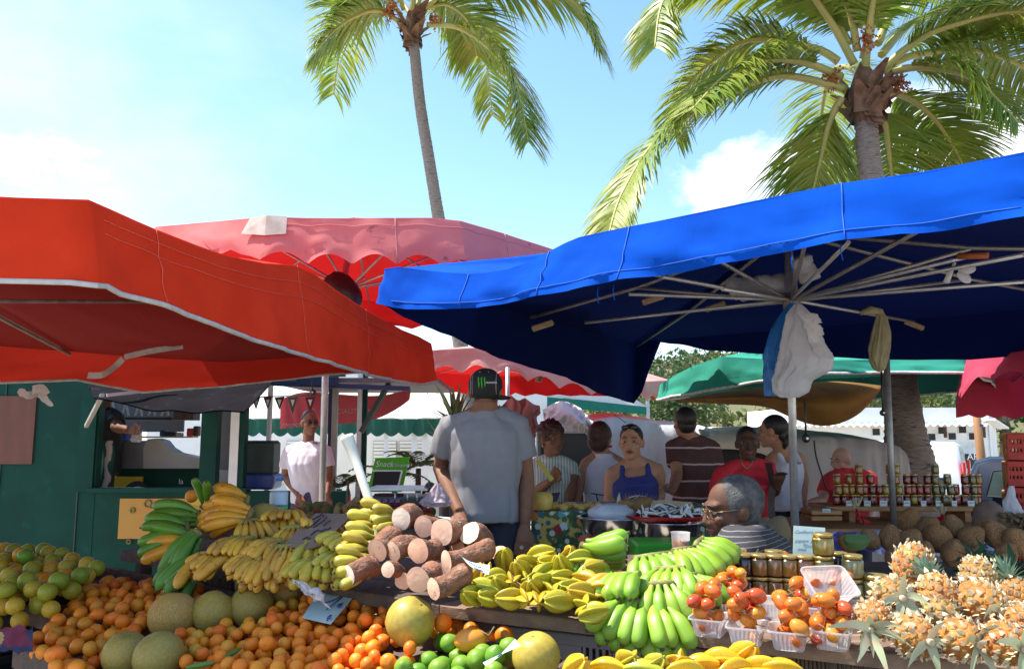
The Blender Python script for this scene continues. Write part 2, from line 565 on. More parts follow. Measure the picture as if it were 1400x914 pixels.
g.slab([(ga.x, Yb - .05, -.6), (gb.x, Yb + 3.4, -.6), (gb.x, Yb + 3.4, 2.4), (ga.x, Yb - .05, 2.62)], (0, .4, 0))
g.build('gable_wall', m_white, bt)
g = MB(); g.bar(P(1352, 573, Yb - .5), P(1372, 585, Yb + 3), .35, .05); g.build('gable_roof', m_roof, bt)
def baked(tmp):                              # the finished mesh of a temporary object
 ts = bpy.data.scenes.new('tmp')
 ts.collection.objects.link(tmp)
 ts.view_layers[0].update()
 me = bpy.data.meshes.new_from_object(tmp.evaluated_get(ts.view_layers[0].depsgraph))
 bpy.data.scenes.remove(ts); bpy.data.objects.remove(tmp)
 return me
def text_obj(body, name, mt, M, size, parent=None, shear=0.0, depth=.0006, align='LEFT', space=1.0):
 cu = bpy.data.curves.new(name, 'FONT')
 cu.body = body; cu.size = size; cu.shear = shear; cu.extrude = depth; cu.align_x = align; cu.space_character = space
 cu.resolution_u = 3
 tmp = bpy.data.objects.new('tmp', cu)
 me = baked(tmp)
 bpy.data.curves.remove(cu)
 me.materials.clear(); me.materials.append(mt)
 o = bpy.data.objects.new(name, me); COL.objects.link(o)
 if parent is not None:
  o.parent = parent
  o.matrix_basis = parent.matrix_basis.inverted() @ M
 else:
  o.matrix_basis = M
 return o
FACE = Matrix.Rotation(PI / 2, 4, 'X')       # lettering that stands upright and faces the camera side
def face_at(p, rz=0.0, tilt=0.0):
 return Matrix.Translation(p) @ Matrix.Rotation(rz, 4, 'Z') @ Matrix.Rotation(PI / 2 + tilt, 4, 'X')
m_ink = mat('black_ink', (.02, .02, .022), (.03, .03, .03), rough=.7)
m_wht = mat('white_paint', (.8, .8, .79), (.74, .74, .73), rough=.5)
m_faint = mat('faded_green_lettering', (.62, .70, .66), (.68, .73, .70), rough=.8)
text_obj('BOULANGERIE', 'lettering', m_faint, face_at(P(1262, 613, Yb - .03)), .30, bt)
sg = thing('board_sign', 'black and white lettered board low on the white building wall behind the cars', 'sign', P(1334, 624, Yb - .3))
g = MB(); g.pbox(1320, 620, 1341, 640, Yb - .35, .06); g.build('board', m_ink, sg)
text_obj('ARD', 'lettering', m_wht, face_at(P(1322.5, 628, Yb - .37)), .30, sg)
m_post = mat('orange_wood_post', (.36, .17, .06), (.22, .10, .04), rough=.7, scale=12, stretch=(1, 1, .12))
m_signw = mat('sign_back', (.72, .73, .74), (.62, .63, .64), rough=.45)
m_blue_s = mat('blue_band', (.04, .07, .30), None, rough=.5)
Ys = 13.0
st = thing('road_sign', 'white round road sign seen from behind on a brown wooden post', 'road sign', V((P(1338, 600, Ys).x, Ys, 0)))
g = MB(); pb, ptp = P(1343, 640, Ys), P(1332, 541, Ys)
g.tube([V((pb.x + .04, Ys, 0)), pb, ptp], [.075, .07, .055], 12); g.build('post', m_post, st)
g = MB(); cc = P(1336, 552, Ys - .0)
g.tube([cc + V((0, .075, 0)), cc + V((0, .10, 0))], [.135, .135], 8, smooth=False); g.build('sign_plate', m_signw, st)
g = MB(); q = P(1338.5, 581, Ys); g.tube([q - V((.003, 0, .02)), q + V((.003, 0, .02))], [.067, .066], 12); g.build('band', m_blue_s, st)
m_trunk = mat('palm_bark', (.34, .29, .25), (.22, .18, .15), rough=.9, scale=14, stretch=(1, 1, 6), bump=.8, bscale=18, bdist=.03, mott=(.10, .08, .07), mscale=7, mlo=.6, mhi=.68)
m_frond = mat('palm_leaf', (.19, .29, .032), (.34, .37, .05), rough=.38, scale=1.3, trans=.42, lo=.4, hi=.68, mott=(.5, .42, .10), mscale=3.0, mlo=.64, mhi=.74)
m_rachis = mat('palm_stalk', (.42, .36, .10), (.34, .34, .09), rough=.5, scale=4)
m_fibre = mat('palm_fibre', (.13, .065, .035), (.24, .14, .08), rough=.95, scale=9, stretch=(1, 1, .3), bump=.8, bscale=30, bdist=.02)
m_dates = mat('orange_palm_flowers', (.42, .16, .04), (.30, .10, .03), rough=.7, scale=20)
def make_frond(parent, pts, leaf, n, rr, droop=.40, r0=.045):
 n = int(n * 1.7)
 path = cat(pts, 8)
 L = [0]
 for i in range(1, len(path)): L.append(L[-1] + (path[i] - path[i - 1]).length)
 T = L[-1]
 st_ = MB()
 st_.tube(path, [r0 * (1 - .85 * (l / T)) + .004 for l in L], 6)
 fr = MB()
 def at(s):
  for i in range(1, len(path)):
   if L[i] >= s: break
  k = (s - L[i - 1]) / max(1e-6, L[i] - L[i - 1])
  return path[i - 1].lerp(path[i], k), (path[i] - path[i - 1]).normalized()
 for i in range(n):
  u = .16 + .84 * (i + rr.random() * .6) / n
  p, t = at(min(.999, u) * T)
  prof = max(.16, min(1, (u - .1) * 4.5) * (1 - max(0, u - .55) * 1.35))
  for sgn in (-1, 1):
   side = t.cross(V((0, 0, 1)))
   if side.length < .15: side = t.cross(V((0, 1, 0)))
   side.normalize(); side *= sgn
   ll = leaf * prof * rr.uniform(.82, 1.1)
   upv = side.cross(t) * sgn
   if upv.z < 0: upv = -upv
   d = (side * .95 + t * (.34 + .45 * u) + upv * .14 + V((rr.gauss(0, .10), rr.gauss(0, .10), rr.gauss(0, .09)))).normalized()
   q = p.copy()
   wd = (.012 + .007 * rr.random()) * leaf
   pts_ = []
   dr = droop * rr.uniform(.75, 1.3)
   for k in range(5):
    pts_.append((q.copy(), d.copy()))
    q = q + d * (ll / 4)
    d = (d + V((0, 0, -dr * .55))).normalized()
   vs = []
   wv = d.cross(V((rr.gauss(0, .3), rr.gauss(0, .3), 1)))
   for k, (a_, dd) in enumerate(pts_):
    wv = dd.cross(t.cross(dd) + V((0, 0, .25)))
    if wv.length < 1e-4: wv = V((0, 1, 0))
    wv.normalize()
    ww = wd * (.55, 1, .9, .62, .06)[k]
    vs += [a_ + wv * ww, a_ - wv * ww]
   fr.add(vs, [(2 * k, 2 * k + 1, 2 * k + 3, 2 * k + 2) for k in range(4)])
 f = fr.build('frond', m_frond, parent)
 s_ = bpy.data.objects.new('stalk', st_.mesh('stalk', m_rachis)); COL.objects.link(s_)
 s_.parent = f
 return f
def palm(label, trunk, radii, fronds, extra, crown, seed, leaf, group):
 rr = random.Random(seed)
 base = trunk[0]
 t = thing('coconut_palm', label, 'palm tree', V((base.x, base.y, 0)), group)
 tp = cat(trunk, 10)
 rd = []
 for i in range(len(tp)):
  u = i / (len(tp) - 1) * (len(radii) - 1); k = min(int(u), len(radii) - 2)
  rd.append(radii[k] + (radii[k + 1] - radii[k]) * (u - k))
 g = MB()
 # ring-scarred trunk
 LL = sum((tp[i + 1] - tp[i]).length for i in range(len(tp) - 1))
 nr = int(LL / .035)
 fine, fr_ = [], []
 for i in range(nr + 1):
  u = i / nr * (len(tp) - 1); k = min(int(u), len(tp) - 2)
  fine.append(tp[k].lerp(tp[k + 1], u - k))
  r_ = rd[k] + (rd[k + 1] - rd[k]) * (u - k)
  fr_.append(r_ * (1 + (.035 if i % 3 == 0 else 0) + rr.uniform(-.02, .02)))
 g.tube(fine, fr_, 18)
 g.build('trunk', m_trunk, t)
 top = tp[-1]
 g = MB()
 for i in range(26):                           # ragged old leaf bases
  a = rr.uniform(0, 6.28); z = rr.uniform(-.30, .22) * crown
  r_ = (radii[-1] + .04) * (1.1 + .4 * (z / crown + .35)) * rr.uniform(.9, 1.1)
  o = V((cos(a), sin(a), 0)); w_ = V((-sin(a), cos(a), 0))
  p = top + o * r_ * .8 + V((0, 0, z))
  up = V((o.x * .35, o.y * .35, 1)).normalized()
  l = rr.uniform(.12, .24) * crown; ww = rr.uniform(.06, .11) * crown
  curl = rr.uniform(.02, .16)
  g.add([p - w_ * ww, p + w_ * ww, p + up * l * .6 + w_ * ww * .8 + o * .05, p + up * l * .6 - w_ * ww * .7 + o * .05, p + up * l + o * (.05 + curl) + w_ * ww * .2, p + up * l + o * (.05 + curl) - w_ * ww * .3,
               p - w_ * ww - V((0, 0, .1)) + o * curl * .6, p + w_ * ww - V((0, 0, .12)) + o * curl * .6],
              [(0, 1, 2, 3), (3, 2, 4, 5), (0, 6, 7, 1)])
 g.lathe([(radii[-1] * 1.05, -.3 * crown), (radii[-1] * 1.4, -.1 * crown), (radii[-1] * 1.5, .1 * crown), (radii[-1] * 1.0, .28 * crown), (.04, .45 * crown)], top, 12)
 g.build('fibre_sheath', m_fibre, t)
 for (pp, n) in fronds:
  make_frond(t, pp, leaf, n, rr)
 for (az, el, ln, n) in extra:                 # fronds that turn away from the square
  d = V((cos(az) * cos(el), sin(az) * cos(el), sin(el)))
  h_ = V((cos(az), sin(az), 0))
  s0 = top + V((0, 0, .25))
  make_frond(t, [s0, s0 + d * ln * .3, s0 + d * ln * .5 + h_ * ln * .16, s0 + d * ln * .55 + h_ * ln * .36 - V((0, 0, ln * .16)), s0 + d * ln * .5 + h_ * ln * .5 - V((0, 0, ln * .42))], leaf, n, rr)
 for i in range(4):                            # flower sprays
  a = rr.uniform(0, 6.28)
  if i < 3: a = (PI * 1.02, -.1, -1.9)[i]
  g = MB()
  c0 = top + V((cos(a), sin(a), 0)) * .3 * crown + V((0, 0, (.25, .15, .55, .3)[i] * crown))
  for k in range(22):
   d = V((cos(a) + rr.gauss(0, .5), sin(a) + rr.gauss(0, .5), rr.gauss(-.1, .5))).normalized()
   e = c0 + d * rr.uniform(.08, .22) * crown
   g.tube([c0, c0.lerp(e, .6) + V((0, 0, .04)), e - V((0, 0, .04))], [.012, .009, .006], 4)
   for q in range(3):
    g.ell(e + V((rr.gauss(0, .03), rr.gauss(0, .03), rr.gauss(0, .03))), .015, None, 6, 4)
  g.build('flower_spray', m_dates, t)
 return t
def pl(pts, Y0, Y1):
 n = len(pts)
 return [P(x, y, Y0 + (Y1 - Y0) * (i / (n - 1)) ** 1.3) for i, (x, y) in enumerate(pts)]
YA, YB = 14.0, 8.8
tA = [P(668, 640, YA), P(626, 450, YA), P(600, 300, YA), P(586, 215, YA), P(574, 140, YA), P(566, 62, YA), P(563, 40, YA)]
tA[0].z = 0
palm('slender coconut palm with a leaning grey trunk behind the pink canopy', tA, [.17, .12, .108, .104, .098, .092],
     [(pl([(546, 30), (513, 14), (469, 32), (434, 66)], YA, YA - .3), 70),
      (pl([(584, 34), (626, 38), (667, 65), (704, 113), (722, 194)], YA, YA - .6), 92),
      (pl([(580, 10), (640, -22), (743, -20), (790, 8), (822, 74)], YA, YA - .5), 100),
      (pl([(575, 14), (610, 6), (640, 30), (652, 76)], YA, YA + 1.0), 60),
      (pl([(552, 14), (536, -30), (500, -70), (450, -60)], YA, YA - .8), 80),
      (pl([(548, 20), (520, -8), (480, -12), (452, 10)], YA, YA + .8), 60),
      (pl([(570, 10), (590, -40), (640, -90), (720, -90)], YA, YA + .3), 80)],
     [(1.2, .7, 4.4, 60), (2.2, .8, 4.2, 60), (-1.2, 1.1, 4.2, 60)], 1.1, 21, 1.45, 'coconut palms above the canopies')
tB = [P(1252, 700, YB), P(1243, 640, YB), P(1234, 560, YB), P(1205, 330, YB), P(1189, 225, YB), P(1184, 160, YB), P(1183, 136, YB)]
tB[0].z = 0
palm('stout coconut palm with orange flower sprays rising behind the blue canopy', tB, [.36, .27, .19, .14, .125, .12, .12],
     [(pl([(1156, 122), (1068, 104), (993, 131), (904, 186), (852, 262), (832, 322)], YB, YB - .9), 120),
      (pl([(1146, 84), (1112, 66), (1028, 54), (975, 82), (935, 124), (920, 182)], YB, YB + .6), 100),
      (pl([(1168, 88), (1132, 24), (1090, -22), (1001, -42), (915, -10), (895, 66)], YB, YB - .8), 120),
      (pl([(1180, 80), (1196, 22), (1212, -40), (1250, -110), (1330, -150)], YB, YB - 1.0), 90),
      (pl([(1205, 97), (1240, 66), (1290, 38), (1400, 16), (1490, 50)], YB, YB - .8), 110),
      (pl([(1220, 87), (1262, 73), (1340, 70), (1410, 100), (1450, 160)], YB, YB + .6), 90),
      (pl([(1208, 122), (1249, 138), (1285, 172), (1316, 224)], YB, YB + .7), 70),
      (pl([(1198, 133), (1210, 172), (1216, 215), (1222, 262)], YB, YB + 1.1), 56),
      (pl([(1152, 133), (1134, 165), (1122, 215), (1108, 272)], YB, YB + .5), 66),
      (pl([(1200, 60), (1232, 0), (1290, -22), (1355, 14)], YB, YB + .9), 70),
      (pl([(1160, 60), (1120, -10), (1050, -60), (960, -80)], YB, YB + 1.0), 80),
      (pl([(1210, 100), (1262, 92), (1330, 108), (1392, 168)], YB, YB - 1.0), 80), (pl([(1172, 70), (1160, 10), (1130, -40), (1080, -60)], YB, YB - .5), 90), (pl([(1150, 105), (1090, 84), (1010, 92), (946, 150)], YB, YB - 1.2), 90),
      (pl([(1205, 75), (1250, 30), (1320, 10), (1400, 40)], YB, YB + 1.3), 80)],
     [(1.4, .6, 2.8, 60), (-1.5, 1.2, 3.0, 70)], 1.0, 8, 1.02, 'coconut palms above the canopies')
# ================================================================== market canopies
m_red = mat('red_canvas', (.78, .052, .018), (.68, .042, .014), rough=.95, spec=.06, scale=3, bump=.35, bscale=7, bdist=.02, trans=.20, back=(.42, .026, .014), mott=(.60, .036, .014), mscale=2.2, mlo=.55, mhi=.8)  # reverse side darkened to hold the shade inside the canopy
m_redroof = mat('shaded_red_canvas', (.60, .042, .018), (.52, .034, .015), rough=.9, spec=.2, scale=3, bump=.35, bscale=7, bdist=.02, trans=.05, back=(.17, .009, .006))  # same canvas as the valance, darkened for the shade under the roof
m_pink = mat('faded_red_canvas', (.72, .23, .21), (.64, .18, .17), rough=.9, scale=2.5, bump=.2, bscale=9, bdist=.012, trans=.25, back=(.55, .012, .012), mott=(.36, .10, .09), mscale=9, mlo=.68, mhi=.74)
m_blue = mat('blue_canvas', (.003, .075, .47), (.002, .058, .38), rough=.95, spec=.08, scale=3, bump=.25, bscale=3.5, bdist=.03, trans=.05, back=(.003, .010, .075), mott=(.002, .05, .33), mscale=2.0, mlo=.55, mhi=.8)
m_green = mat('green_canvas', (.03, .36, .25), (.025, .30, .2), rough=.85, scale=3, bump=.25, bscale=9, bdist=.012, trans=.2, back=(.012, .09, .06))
m_mag = mat('crimson_canvas', (.55, .06, .12), (.46, .045, .10), rough=.85, scale=3, bump=.25, bscale=9, bdist=.012, trans=.3, back=(.42, .02, .05))
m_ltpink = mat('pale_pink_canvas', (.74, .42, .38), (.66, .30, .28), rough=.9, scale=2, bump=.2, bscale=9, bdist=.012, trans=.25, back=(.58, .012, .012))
m_trim = mat('white_binding', (.72, .70, .66), (.52, .50, .46), rough=.9, scale=30)
m_trimd = mat('grey_binding', (.42, .40, .38), (.52, .50, .46), rough=.9, scale=30)
m_steel = mat('galvanised_steel', (.58, .58, .58), (.48, .48, .48), rough=.35, scale=20, metal=.55)
m_steeld = mat('dull_steel', (.30, .29, .28), (.40, .38, .36), rough=.5, scale=20, metal=.7)
m_rust = mat('rusty_steel', (.20, .14, .11), (.30, .24, .2), rough=.7, scale=20, metal=.3)
m_seam = mat('blue_seam', (.02, .12, .58), (.015, .10, .52), rough=.8, scale=30)
m_rseam = mat('red_seam', (.74, .10, .05), (.66, .08, .04), rough=.9, scale=30)
def densify(E, n):
 """E: [(top, bottom, is_tip)] closed; straight interpolation, n samples per span"""
 out = []
 N_ = len(E)
 for i in range(N_):
  a, b = E[i], E[(i + 1) % N_]
  for k in range(n):
   t = k / n
   out.append((a[0].lerp(b[0], t), a[1].lerp(b[1], t), (1 - t) if a[2] else 0, t if b[2] else 0))
 return out
def canopy(name, label, E, peak, mt, mtrim=None, n=8, scallop=None, sag=.10, trimw=.018, wr=.012, hub=None, pole=None, wrk=1.0, pole_r=.024, group='market canopies', ribs=True, seed=1, mrib=None, rib_r=.011, gaps=(), mroof=None, seams=(), hems=(), mseam=None):
 cen = V((peak.x, peak.y, 0))
 t = thing(name, label, 'canopy', V((peak.x, peak.y, 0)), group)
 D = densify(E, n)
 W = len(D)
 # running length along the eave, for scallops
 S = [0.0]
 for i in range(1, W + 1):
  S.append(S[-1] + (D[i % W][0] - D[i - 1][0]).length)
 tops, bots = [], []
 for i, (a, b, t0, t1) in enumerate(D):
  o = V((a.x - cen.x, a.y - cen.y, 0)).normalized()
  nn = noise.noise(a * 2.3 + V((seed * 9.1, 0, 0)))
  n2 = noise.noise(b * 3.1 + V((seed * 5.1, 3, 0)))
  b2 = b + o * (.05 + .035 * n2)
  if scallop:
   per, amp = scallop
   b2.z += amp * (abs(sin(PI * S[i] / per)) - .4)
  tops.append(a + o * wr * nn)
  bots.append(b2)
 g = MB()
 # roof cloth
 NR = 7
 vs = []
 for j in range(NR + 1):
  r = j / NR
  for i, (a, b, t0, t1) in enumerate(D):
   tip = max(t0, t1, 0)
   p = peak.lerp(tops[i], r)
   hang = sag * sin(PI * r) * (1 - tip ** 2 * .8)
   p.z -= hang * .7
   p += V((0, 0, .012 * noise.noise(p * 3.0))) * (1 if 0 < r < 1 else 0)
   vs.append(p)
 fs = []
 for j in range(NR):
  for i in range(W):
   i2 = (i + 1) % W
   fs.append((j * W + i, (j + 1) * W + i, (j + 1) * W + i2, j * W + i2))
 g.add(vs, fs)
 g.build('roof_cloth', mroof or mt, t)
 # valance
 g = MB()
 NV = 6
 vs = []
 for j in range(NV + 1):
  r = j / NV
  for i in range(W):
   a, b = tops[i], bots[i]
   o = V((a.x - cen.x, a.y - cen.y, 0)).normalized()
   p = a.lerp(b, r)
   if j == 0: p += V((0, 0, .006)) - o * .002
   q = noise.noise(V((S[i] * 4.2, r * 1.2, seed * 3.7))) * .022 + noise.noise(V((S[i] * 9 + r * 5, r * 4, seed))) * .010 - abs(noise.noise(V((S[i] * 3.2 - r * 2.2, r * 1.6 + S[i] * .8, seed * 1.9)))) * .05 * wrk + .012
   p += o * (q * (.25 + r) * min(1, 4 * r))
   vs.append(p)
 fs = []
 for j in range(NV):
  for i in range(W):
   i2 = (i + 1) % W
   fs.append((j * W + i, (j + 1) * W + i, (j + 1) * W + i2, j * W + i2))
 g.add(vs, fs)
 val = g.build('valance', mt, t)
 for k in seams:
  i = k * n; o = V((tops[i].x - cen.x, tops[i].y - cen.y, 0)).normalized()
  g = MB(); g.tube([vs[j * W + i] + o * .003 for j in range(NV + 1)], .0026, 4); g.build('seam', mseam, val)
 for (j, k0, k1) in hems:
  q = []
  for i in range(k0 * n, k1 * n):
   o = V((tops[i].x - cen.x, tops[i].y - cen.y, 0)).normalized(); q.append(vs[j * W + i] + o * .003)
  g = MB(); g.tube(q, .0020, 4); g.build('seam', mseam, val)
 edge = [vs[NV * W + i] for i in range(W)]
 if mtrim is not None:
  g = MB()
  k2 = []
  for i in range(W + 1):
   p = edge[i % W]
   o = V((p.x - cen.x, p.y - cen.y, 0)).normalized()
   k2.append((p, o))
  v2, f2 = [], []
  for (p, o) in k2:
   v2 += [p + o * .005 + V((0, 0, trimw)), p + o * .006 - V((0, 0, .003)), p - o * .005 - V((0, 0, .003)), p - o * .005 + V((0, 0, trimw))]
  for i in range(W):
   if any(a <= i < b for a, b in gaps): continue
   for k in range(4):
    f2.append((i * 4 + k, (i + 1) * 4 + k, (i + 1) * 4 + (k + 1) % 4, i * 4 + (k + 1) % 4))
  g.add(v2, f2)
  g.build('edge_binding', mtrim, val)
 if ribs:
  mr_ = mrib or m_steeld
  hubp = hub or (peak - V((0, 0, .45)))
  for i, e in enumerate(E):
   if not e[2]: continue
   tipp = e[0] + (peak - e[0]).normalized() * .03 - V((0, 0, .03))
   mid = peak.lerp(tipp, .55) - V((0, 0, sag * .35 + .03))
   g = MB(); g.tube([peak - V((0, 0, .06)), mid, tipp], rib_r, 6); rb = g.build('rib', mr_, t)
   g = MB(); g.tube([hubp, mid], rib_r * .9, 6); g.build('strut', mr_, rb)
  g = MB(); g.tube([hubp - V((0, 0, .06)), hubp + V((0, 0, .05))], [.045, .05], 12)
  g.tube([peak - V((0, 0, .12)), peak - V((0, 0, .035))], [.04, .045], 12); g.build('hub', m_rust, t)
  if pole is not None:
   g = MB(); g.tube([pole, peak - V((0, 0, .05))], pole_r, 16); g.build('pole', m_steel, t)
 return t, tops, bots, edge
rA, rB = V((-1.33, 2.5, 0)), V((-.65, 6.2, 0))
W_ = V((-4.8, -1.4, 0))
def redp(x, y): return on_line(rA, rB, x, y)
def interp(tbl, x):
 for (x0, y0), (x1, y1) in zip(tbl, tbl[1:]):
  if x <= x1: return y0 + (y1 - y0) * (x - x0) / (x1 - x0)
 return tbl[-1][1]
top_t = [(122, 275), (186, 303), (214, 315), (271, 338), (311, 352), (360, 361), (407, 364), (430, 376), (457, 396), (500, 424), (550, 452), (586, 466), (597, 478)]
bot_t = [(122, 392), (146, 394), (153, 402), (200, 417), (257, 438), (303, 458), (357, 476), (400, 487), (443, 500), (489, 511), (540, 523), (578, 527), (597, 512)]
E = []
xs = [122, 140, 160, 186, 214, 245, 271, 300, 330, 360, 385, 407, 430, 457, 480, 500, 525, 550, 572, 590]
for i, x in enumerate(xs):
 tp_, bt_ = redp(x, interp(top_t, x)), redp(x, interp(bot_t, max(x, 146)) if x < 572 else (526 if x < 580 else 521))
 E.append((tp_, bt_, i in (0, 11, len(xs) - 1)))
# back edge right -> left, then left end, then the near edge
zt, zb = E[-1][0].z, E[-1][0].z - .33
def back(u):   # u 0..1 from the far right corner to the far left corner
 p = rB + W_ * u
 return V((p.x, p.y, 0))
zn = E[0][0].z
back_bot = {.1: 1.98, .2: 1.93, .3: 1.86, .42: 1.80, .5: 1.88, .62: 1.84, .8: 1.86}
for u in (.1, .2, .3, .42, .5, .62, .8):
 p = back(u); zt_ = zt - .05 * sin(PI * u * 2) * 1
 E.append((V((p.x, p.y, zt_ + .03 - {.1: .05, .2: .12}.get(u, .17))), V((p.x, p.y, back_bot[u])), u == .5))
C_ = rB + W_
E.append((V((C_.x, C_.y, zt)), V((C_.x, C_.y, zt - .33)), True))
D_ = rA + W_
Mi = (C_ + D_) / 2
E.append((V((Mi.x - .1, Mi.y, zt)), V((Mi.x - .1, Mi.y, zt - .33)), True))
E.append((V((D_.x, D_.y, zn)), V((D_.x, D_.y, zn - .27)), True))
for u in (.6, .4, .2, .1):
 p = rA + W_ * u
 zz = zn + (.0 if u > .3 else -.012)
 E.append((V((p.x, p.y, zz)), V((p.x, p.y, zz - .262)), False))
ctr = (rA + rB + C_ + D_) / 4
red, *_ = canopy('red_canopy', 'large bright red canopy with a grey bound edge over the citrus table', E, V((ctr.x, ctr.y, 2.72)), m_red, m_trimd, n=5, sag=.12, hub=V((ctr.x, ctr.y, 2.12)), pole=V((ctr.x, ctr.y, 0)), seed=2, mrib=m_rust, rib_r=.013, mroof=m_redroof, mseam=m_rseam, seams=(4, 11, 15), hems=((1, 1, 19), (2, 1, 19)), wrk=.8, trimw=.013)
# loose tie ribbon and taped corner under the far edge
m_rag = mat('white_rag', (.62, .58, .56), (.5, .46, .45), rough=.9, scale=30, trans=.2)
def ribbon(mb, pts, w, m=0, th=.0, tw=None):
 pts = [V(p) for p in pts]
 vs = []
 for i, p in enumerate(pts):
  tdir = (pts[min(i + 1, len(pts) - 1)] - pts[max(0, i - 1)]).normalized()
  s = tdir.cross(V((0, -1, 0.15))).normalized()
  ww = w[i] if hasattr(w, '__len__') else w
  vs += [p + s * ww, p - s * ww]
 mb.add(vs, [(2 * i, 2 * i + 1, 2 * i + 3, 2 * i + 2) for i in range(len(pts) - 1)], m)
g = MB()
Yr = 5.3
ribbon(g, cat([P(25, 533, Yr), P(38, 540, Yr - .04), P(52, 537, Yr), P(62, 546, Yr - .05), P(71, 555, Yr)], 4), [.012, .022, .028, .02, .026, .03, .026, .03, .03, .026, .02, .024, .022, .018, .02, .016, .01])
ribbon(g, cat([P(44, 533, Yr - .03), P(56, 531, Yr - .06), P(63, 540, Yr - .08)], 4), .03)
tag(g.build('tied_rag', m_rag), 'torn white rag tied below the far edge of the red canopy', 'rag')
g = MB()
ribbon(g, cat([P(120, 513, 5.4), P(140, 512, 5.35), P(158, 500, 5.4), P(168, 490, 5.4)], 4), .022)
ribbon(g, cat([P(170, 488, 5.4), P(205, 480, 5.4), P(250, 473, 5.42)], 4), .02)
tag(g.build('webbing_strap', m_trimd), 'loose grey webbing strap along the inside of the red canopy', 'strap')
bF, bdir = V((-.69, 4.3, 0)), V((.79, -.62, 0)).normalized()
bG = bF + bdir * 3.7
bK = V((1.2, 7.7, 0))
bt_top = [(525, 369), (545, 366), (590, 372), (640, 376), (680, 373), (705, 366), (740, 350), (765, 336), (790, 326), (850, 313), (900, 303), (1000, 283), (1100, 263), (1150, 253), (1250, 239), (1400, 210)]
bt_bot = [(521, 410), (530, 418), (560, 423), (600, 424), (668, 421), (746, 407), (836, 391), (900, 380), (975, 366), (1060, 350), (1141, 336), (1250, 322), (1400, 301)]
E = []
xs = [526, 545, 568, 590, 615, 640, 665, 690, 710, 730, 750, 770, 790, 825, 860, 900, 950, 1000, 1050, 1100, 1150, 1200, 1260, 1330, 1400]
for x in xs:
 a, b = on_line(bF, bG, x, interp(bt_top, x)), on_line(bF, bG, x, interp(bt_bot, x))
 E.append((a, b, x in (526, 790, 1150)))
zR = E[-1][0].z
E.append((V((bG.x, bG.y, zR)), V((bG.x, bG.y, zR - .18)), True))
bH = bK + bdir * 3.7
E.append((V((((bG + bH) / 2).x, ((bG + bH) / 2).y, 2.4)), V((((bG + bH) / 2).x, ((bG + bH) / 2).y, 2.2)), True))
E.append((V((bH.x, bH.y, 2.42)), V((bH.x, bH.y, 2.10)), True))
for x, yb in ((1320, 491), (1200, 491), (1100, 486), (1030, 482), (970, 478), (930, 470), (905, 467), (893, 500), (880, 535)):
 q = on_line(bK, bH, x, yb)
 E.append((V((q.x, q.y, 2.40)), q, x == 1100))
q = P(868, 551, 7.7); E.append((V((bK.x, bK.y, 2.38)), q, True))
for x, yb in ((820, 536), (780, 515), (720, 498), (660, 475), (600, 449), (560, 434)):
 q = on_line(bF, bK, x, yb)
 E.append((V((q.x, q.y, 2.37)), q, x == 720))
cx = (bF + bG + bK + bH) / 4
hubB = P(1081, 412, 4.86)
peakB = V((hubB.x, hubB.y, 2.82))
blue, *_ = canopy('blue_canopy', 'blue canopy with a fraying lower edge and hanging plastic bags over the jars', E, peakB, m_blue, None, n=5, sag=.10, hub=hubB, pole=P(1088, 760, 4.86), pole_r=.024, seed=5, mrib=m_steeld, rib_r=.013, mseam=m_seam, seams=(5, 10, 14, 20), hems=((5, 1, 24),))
# long lean-out struts that show under the blue cloth
for (x, y, Y) in ((800, 441, 5.6), (905, 378, 4.2), (988, 395, 4.0), (860, 402, 4.6), (1330, 349, 3.9), (1250, 440, 6.0), (1400, 385, 4.0), (1400, 348, 3.4), (1160, 331, 3.5)):
 g = MB(); g.tube([hubB + V((0, 0, .01)), P(x, y, Y)], .011, 6); g.build('brace', m_steel if y > 330 else m_steeld, blue)
m_wclip = mat('wooden_clip', (.42, .31, .18), (.3, .2, .12), rough=.7, scale=30)
for (x, y, Y) in ((742, 445, 5.3), (893, 409, 5.2), (1250, 444, 6.0), (978, 419, 5.6)):
 g = MB(); c_ = P(x, y, Y); g.box(c_, (.15, .03, .04), Euler((0, rad(-18 if x < 1000 else 22), 0)).to_matrix(), .012); g.build('clip', m_wclip, blue)
for (x, y) in ((817, 395), (838, 391), (1143, 338), (1078, 352)):
 g = MB()
 p = on_line(bF, bG, x, y - 3); q = on_line(bF, bG, x + R.uniform(-2, 2), y + 22)
 g.tube([p - V((0, .04, 0)), p.lerp(q, .5) - V((.006, .05, 0)), q - V((0, .05, 0))], .0022, 4)
 g.build('loose_thread', m_blue, blue)
def ring(px_list, drop, tips):
 return [(P(x, y, Y), P(x, y, Y) - V((0, 0, drop)), i in tips) for i, (x, y, Y) in enumerate(px_list)]
Yp = 5.25
c0 = V((P(365, 297, Yp).x, Yp, 0)); c1 = V((P(630, 303, Yp).x, Yp, 0))
zp = P(500, 300, Yp).z
E = [(P(365, 297, Yp), P(362, 352, Yp), True)]
for x in (420, 480, 540, 590):
 E.append((P(x, 299, Yp), P(x, 358, Yp), False))
E += [(P(630, 303, Yp), P(633, 366, Yp), True), (P(690, 320, 5.55), P(692, 374, 5.55), False), (P(758, 342, 5.95), P(760, 384, 5.95), True)]
z2 = P(758, 342, 5.95).z
E += [(V((.55, 7.3, z2)), V((.55, 7.3, z2 - .28)), True), (V((-.2, 8.3, z2)), V((-.2, 8.3, z2 - .28)), True), (V((-1.5, 8.3, z2)), V((-1.5, 8.3, z2 - .28)), True),
      (V((-2.5, 7.3, z2)), V((-2.5, 7.3, z2 - .28)), True), (P(213, 311, 5.75), P(213, 350, 5.75), True)]
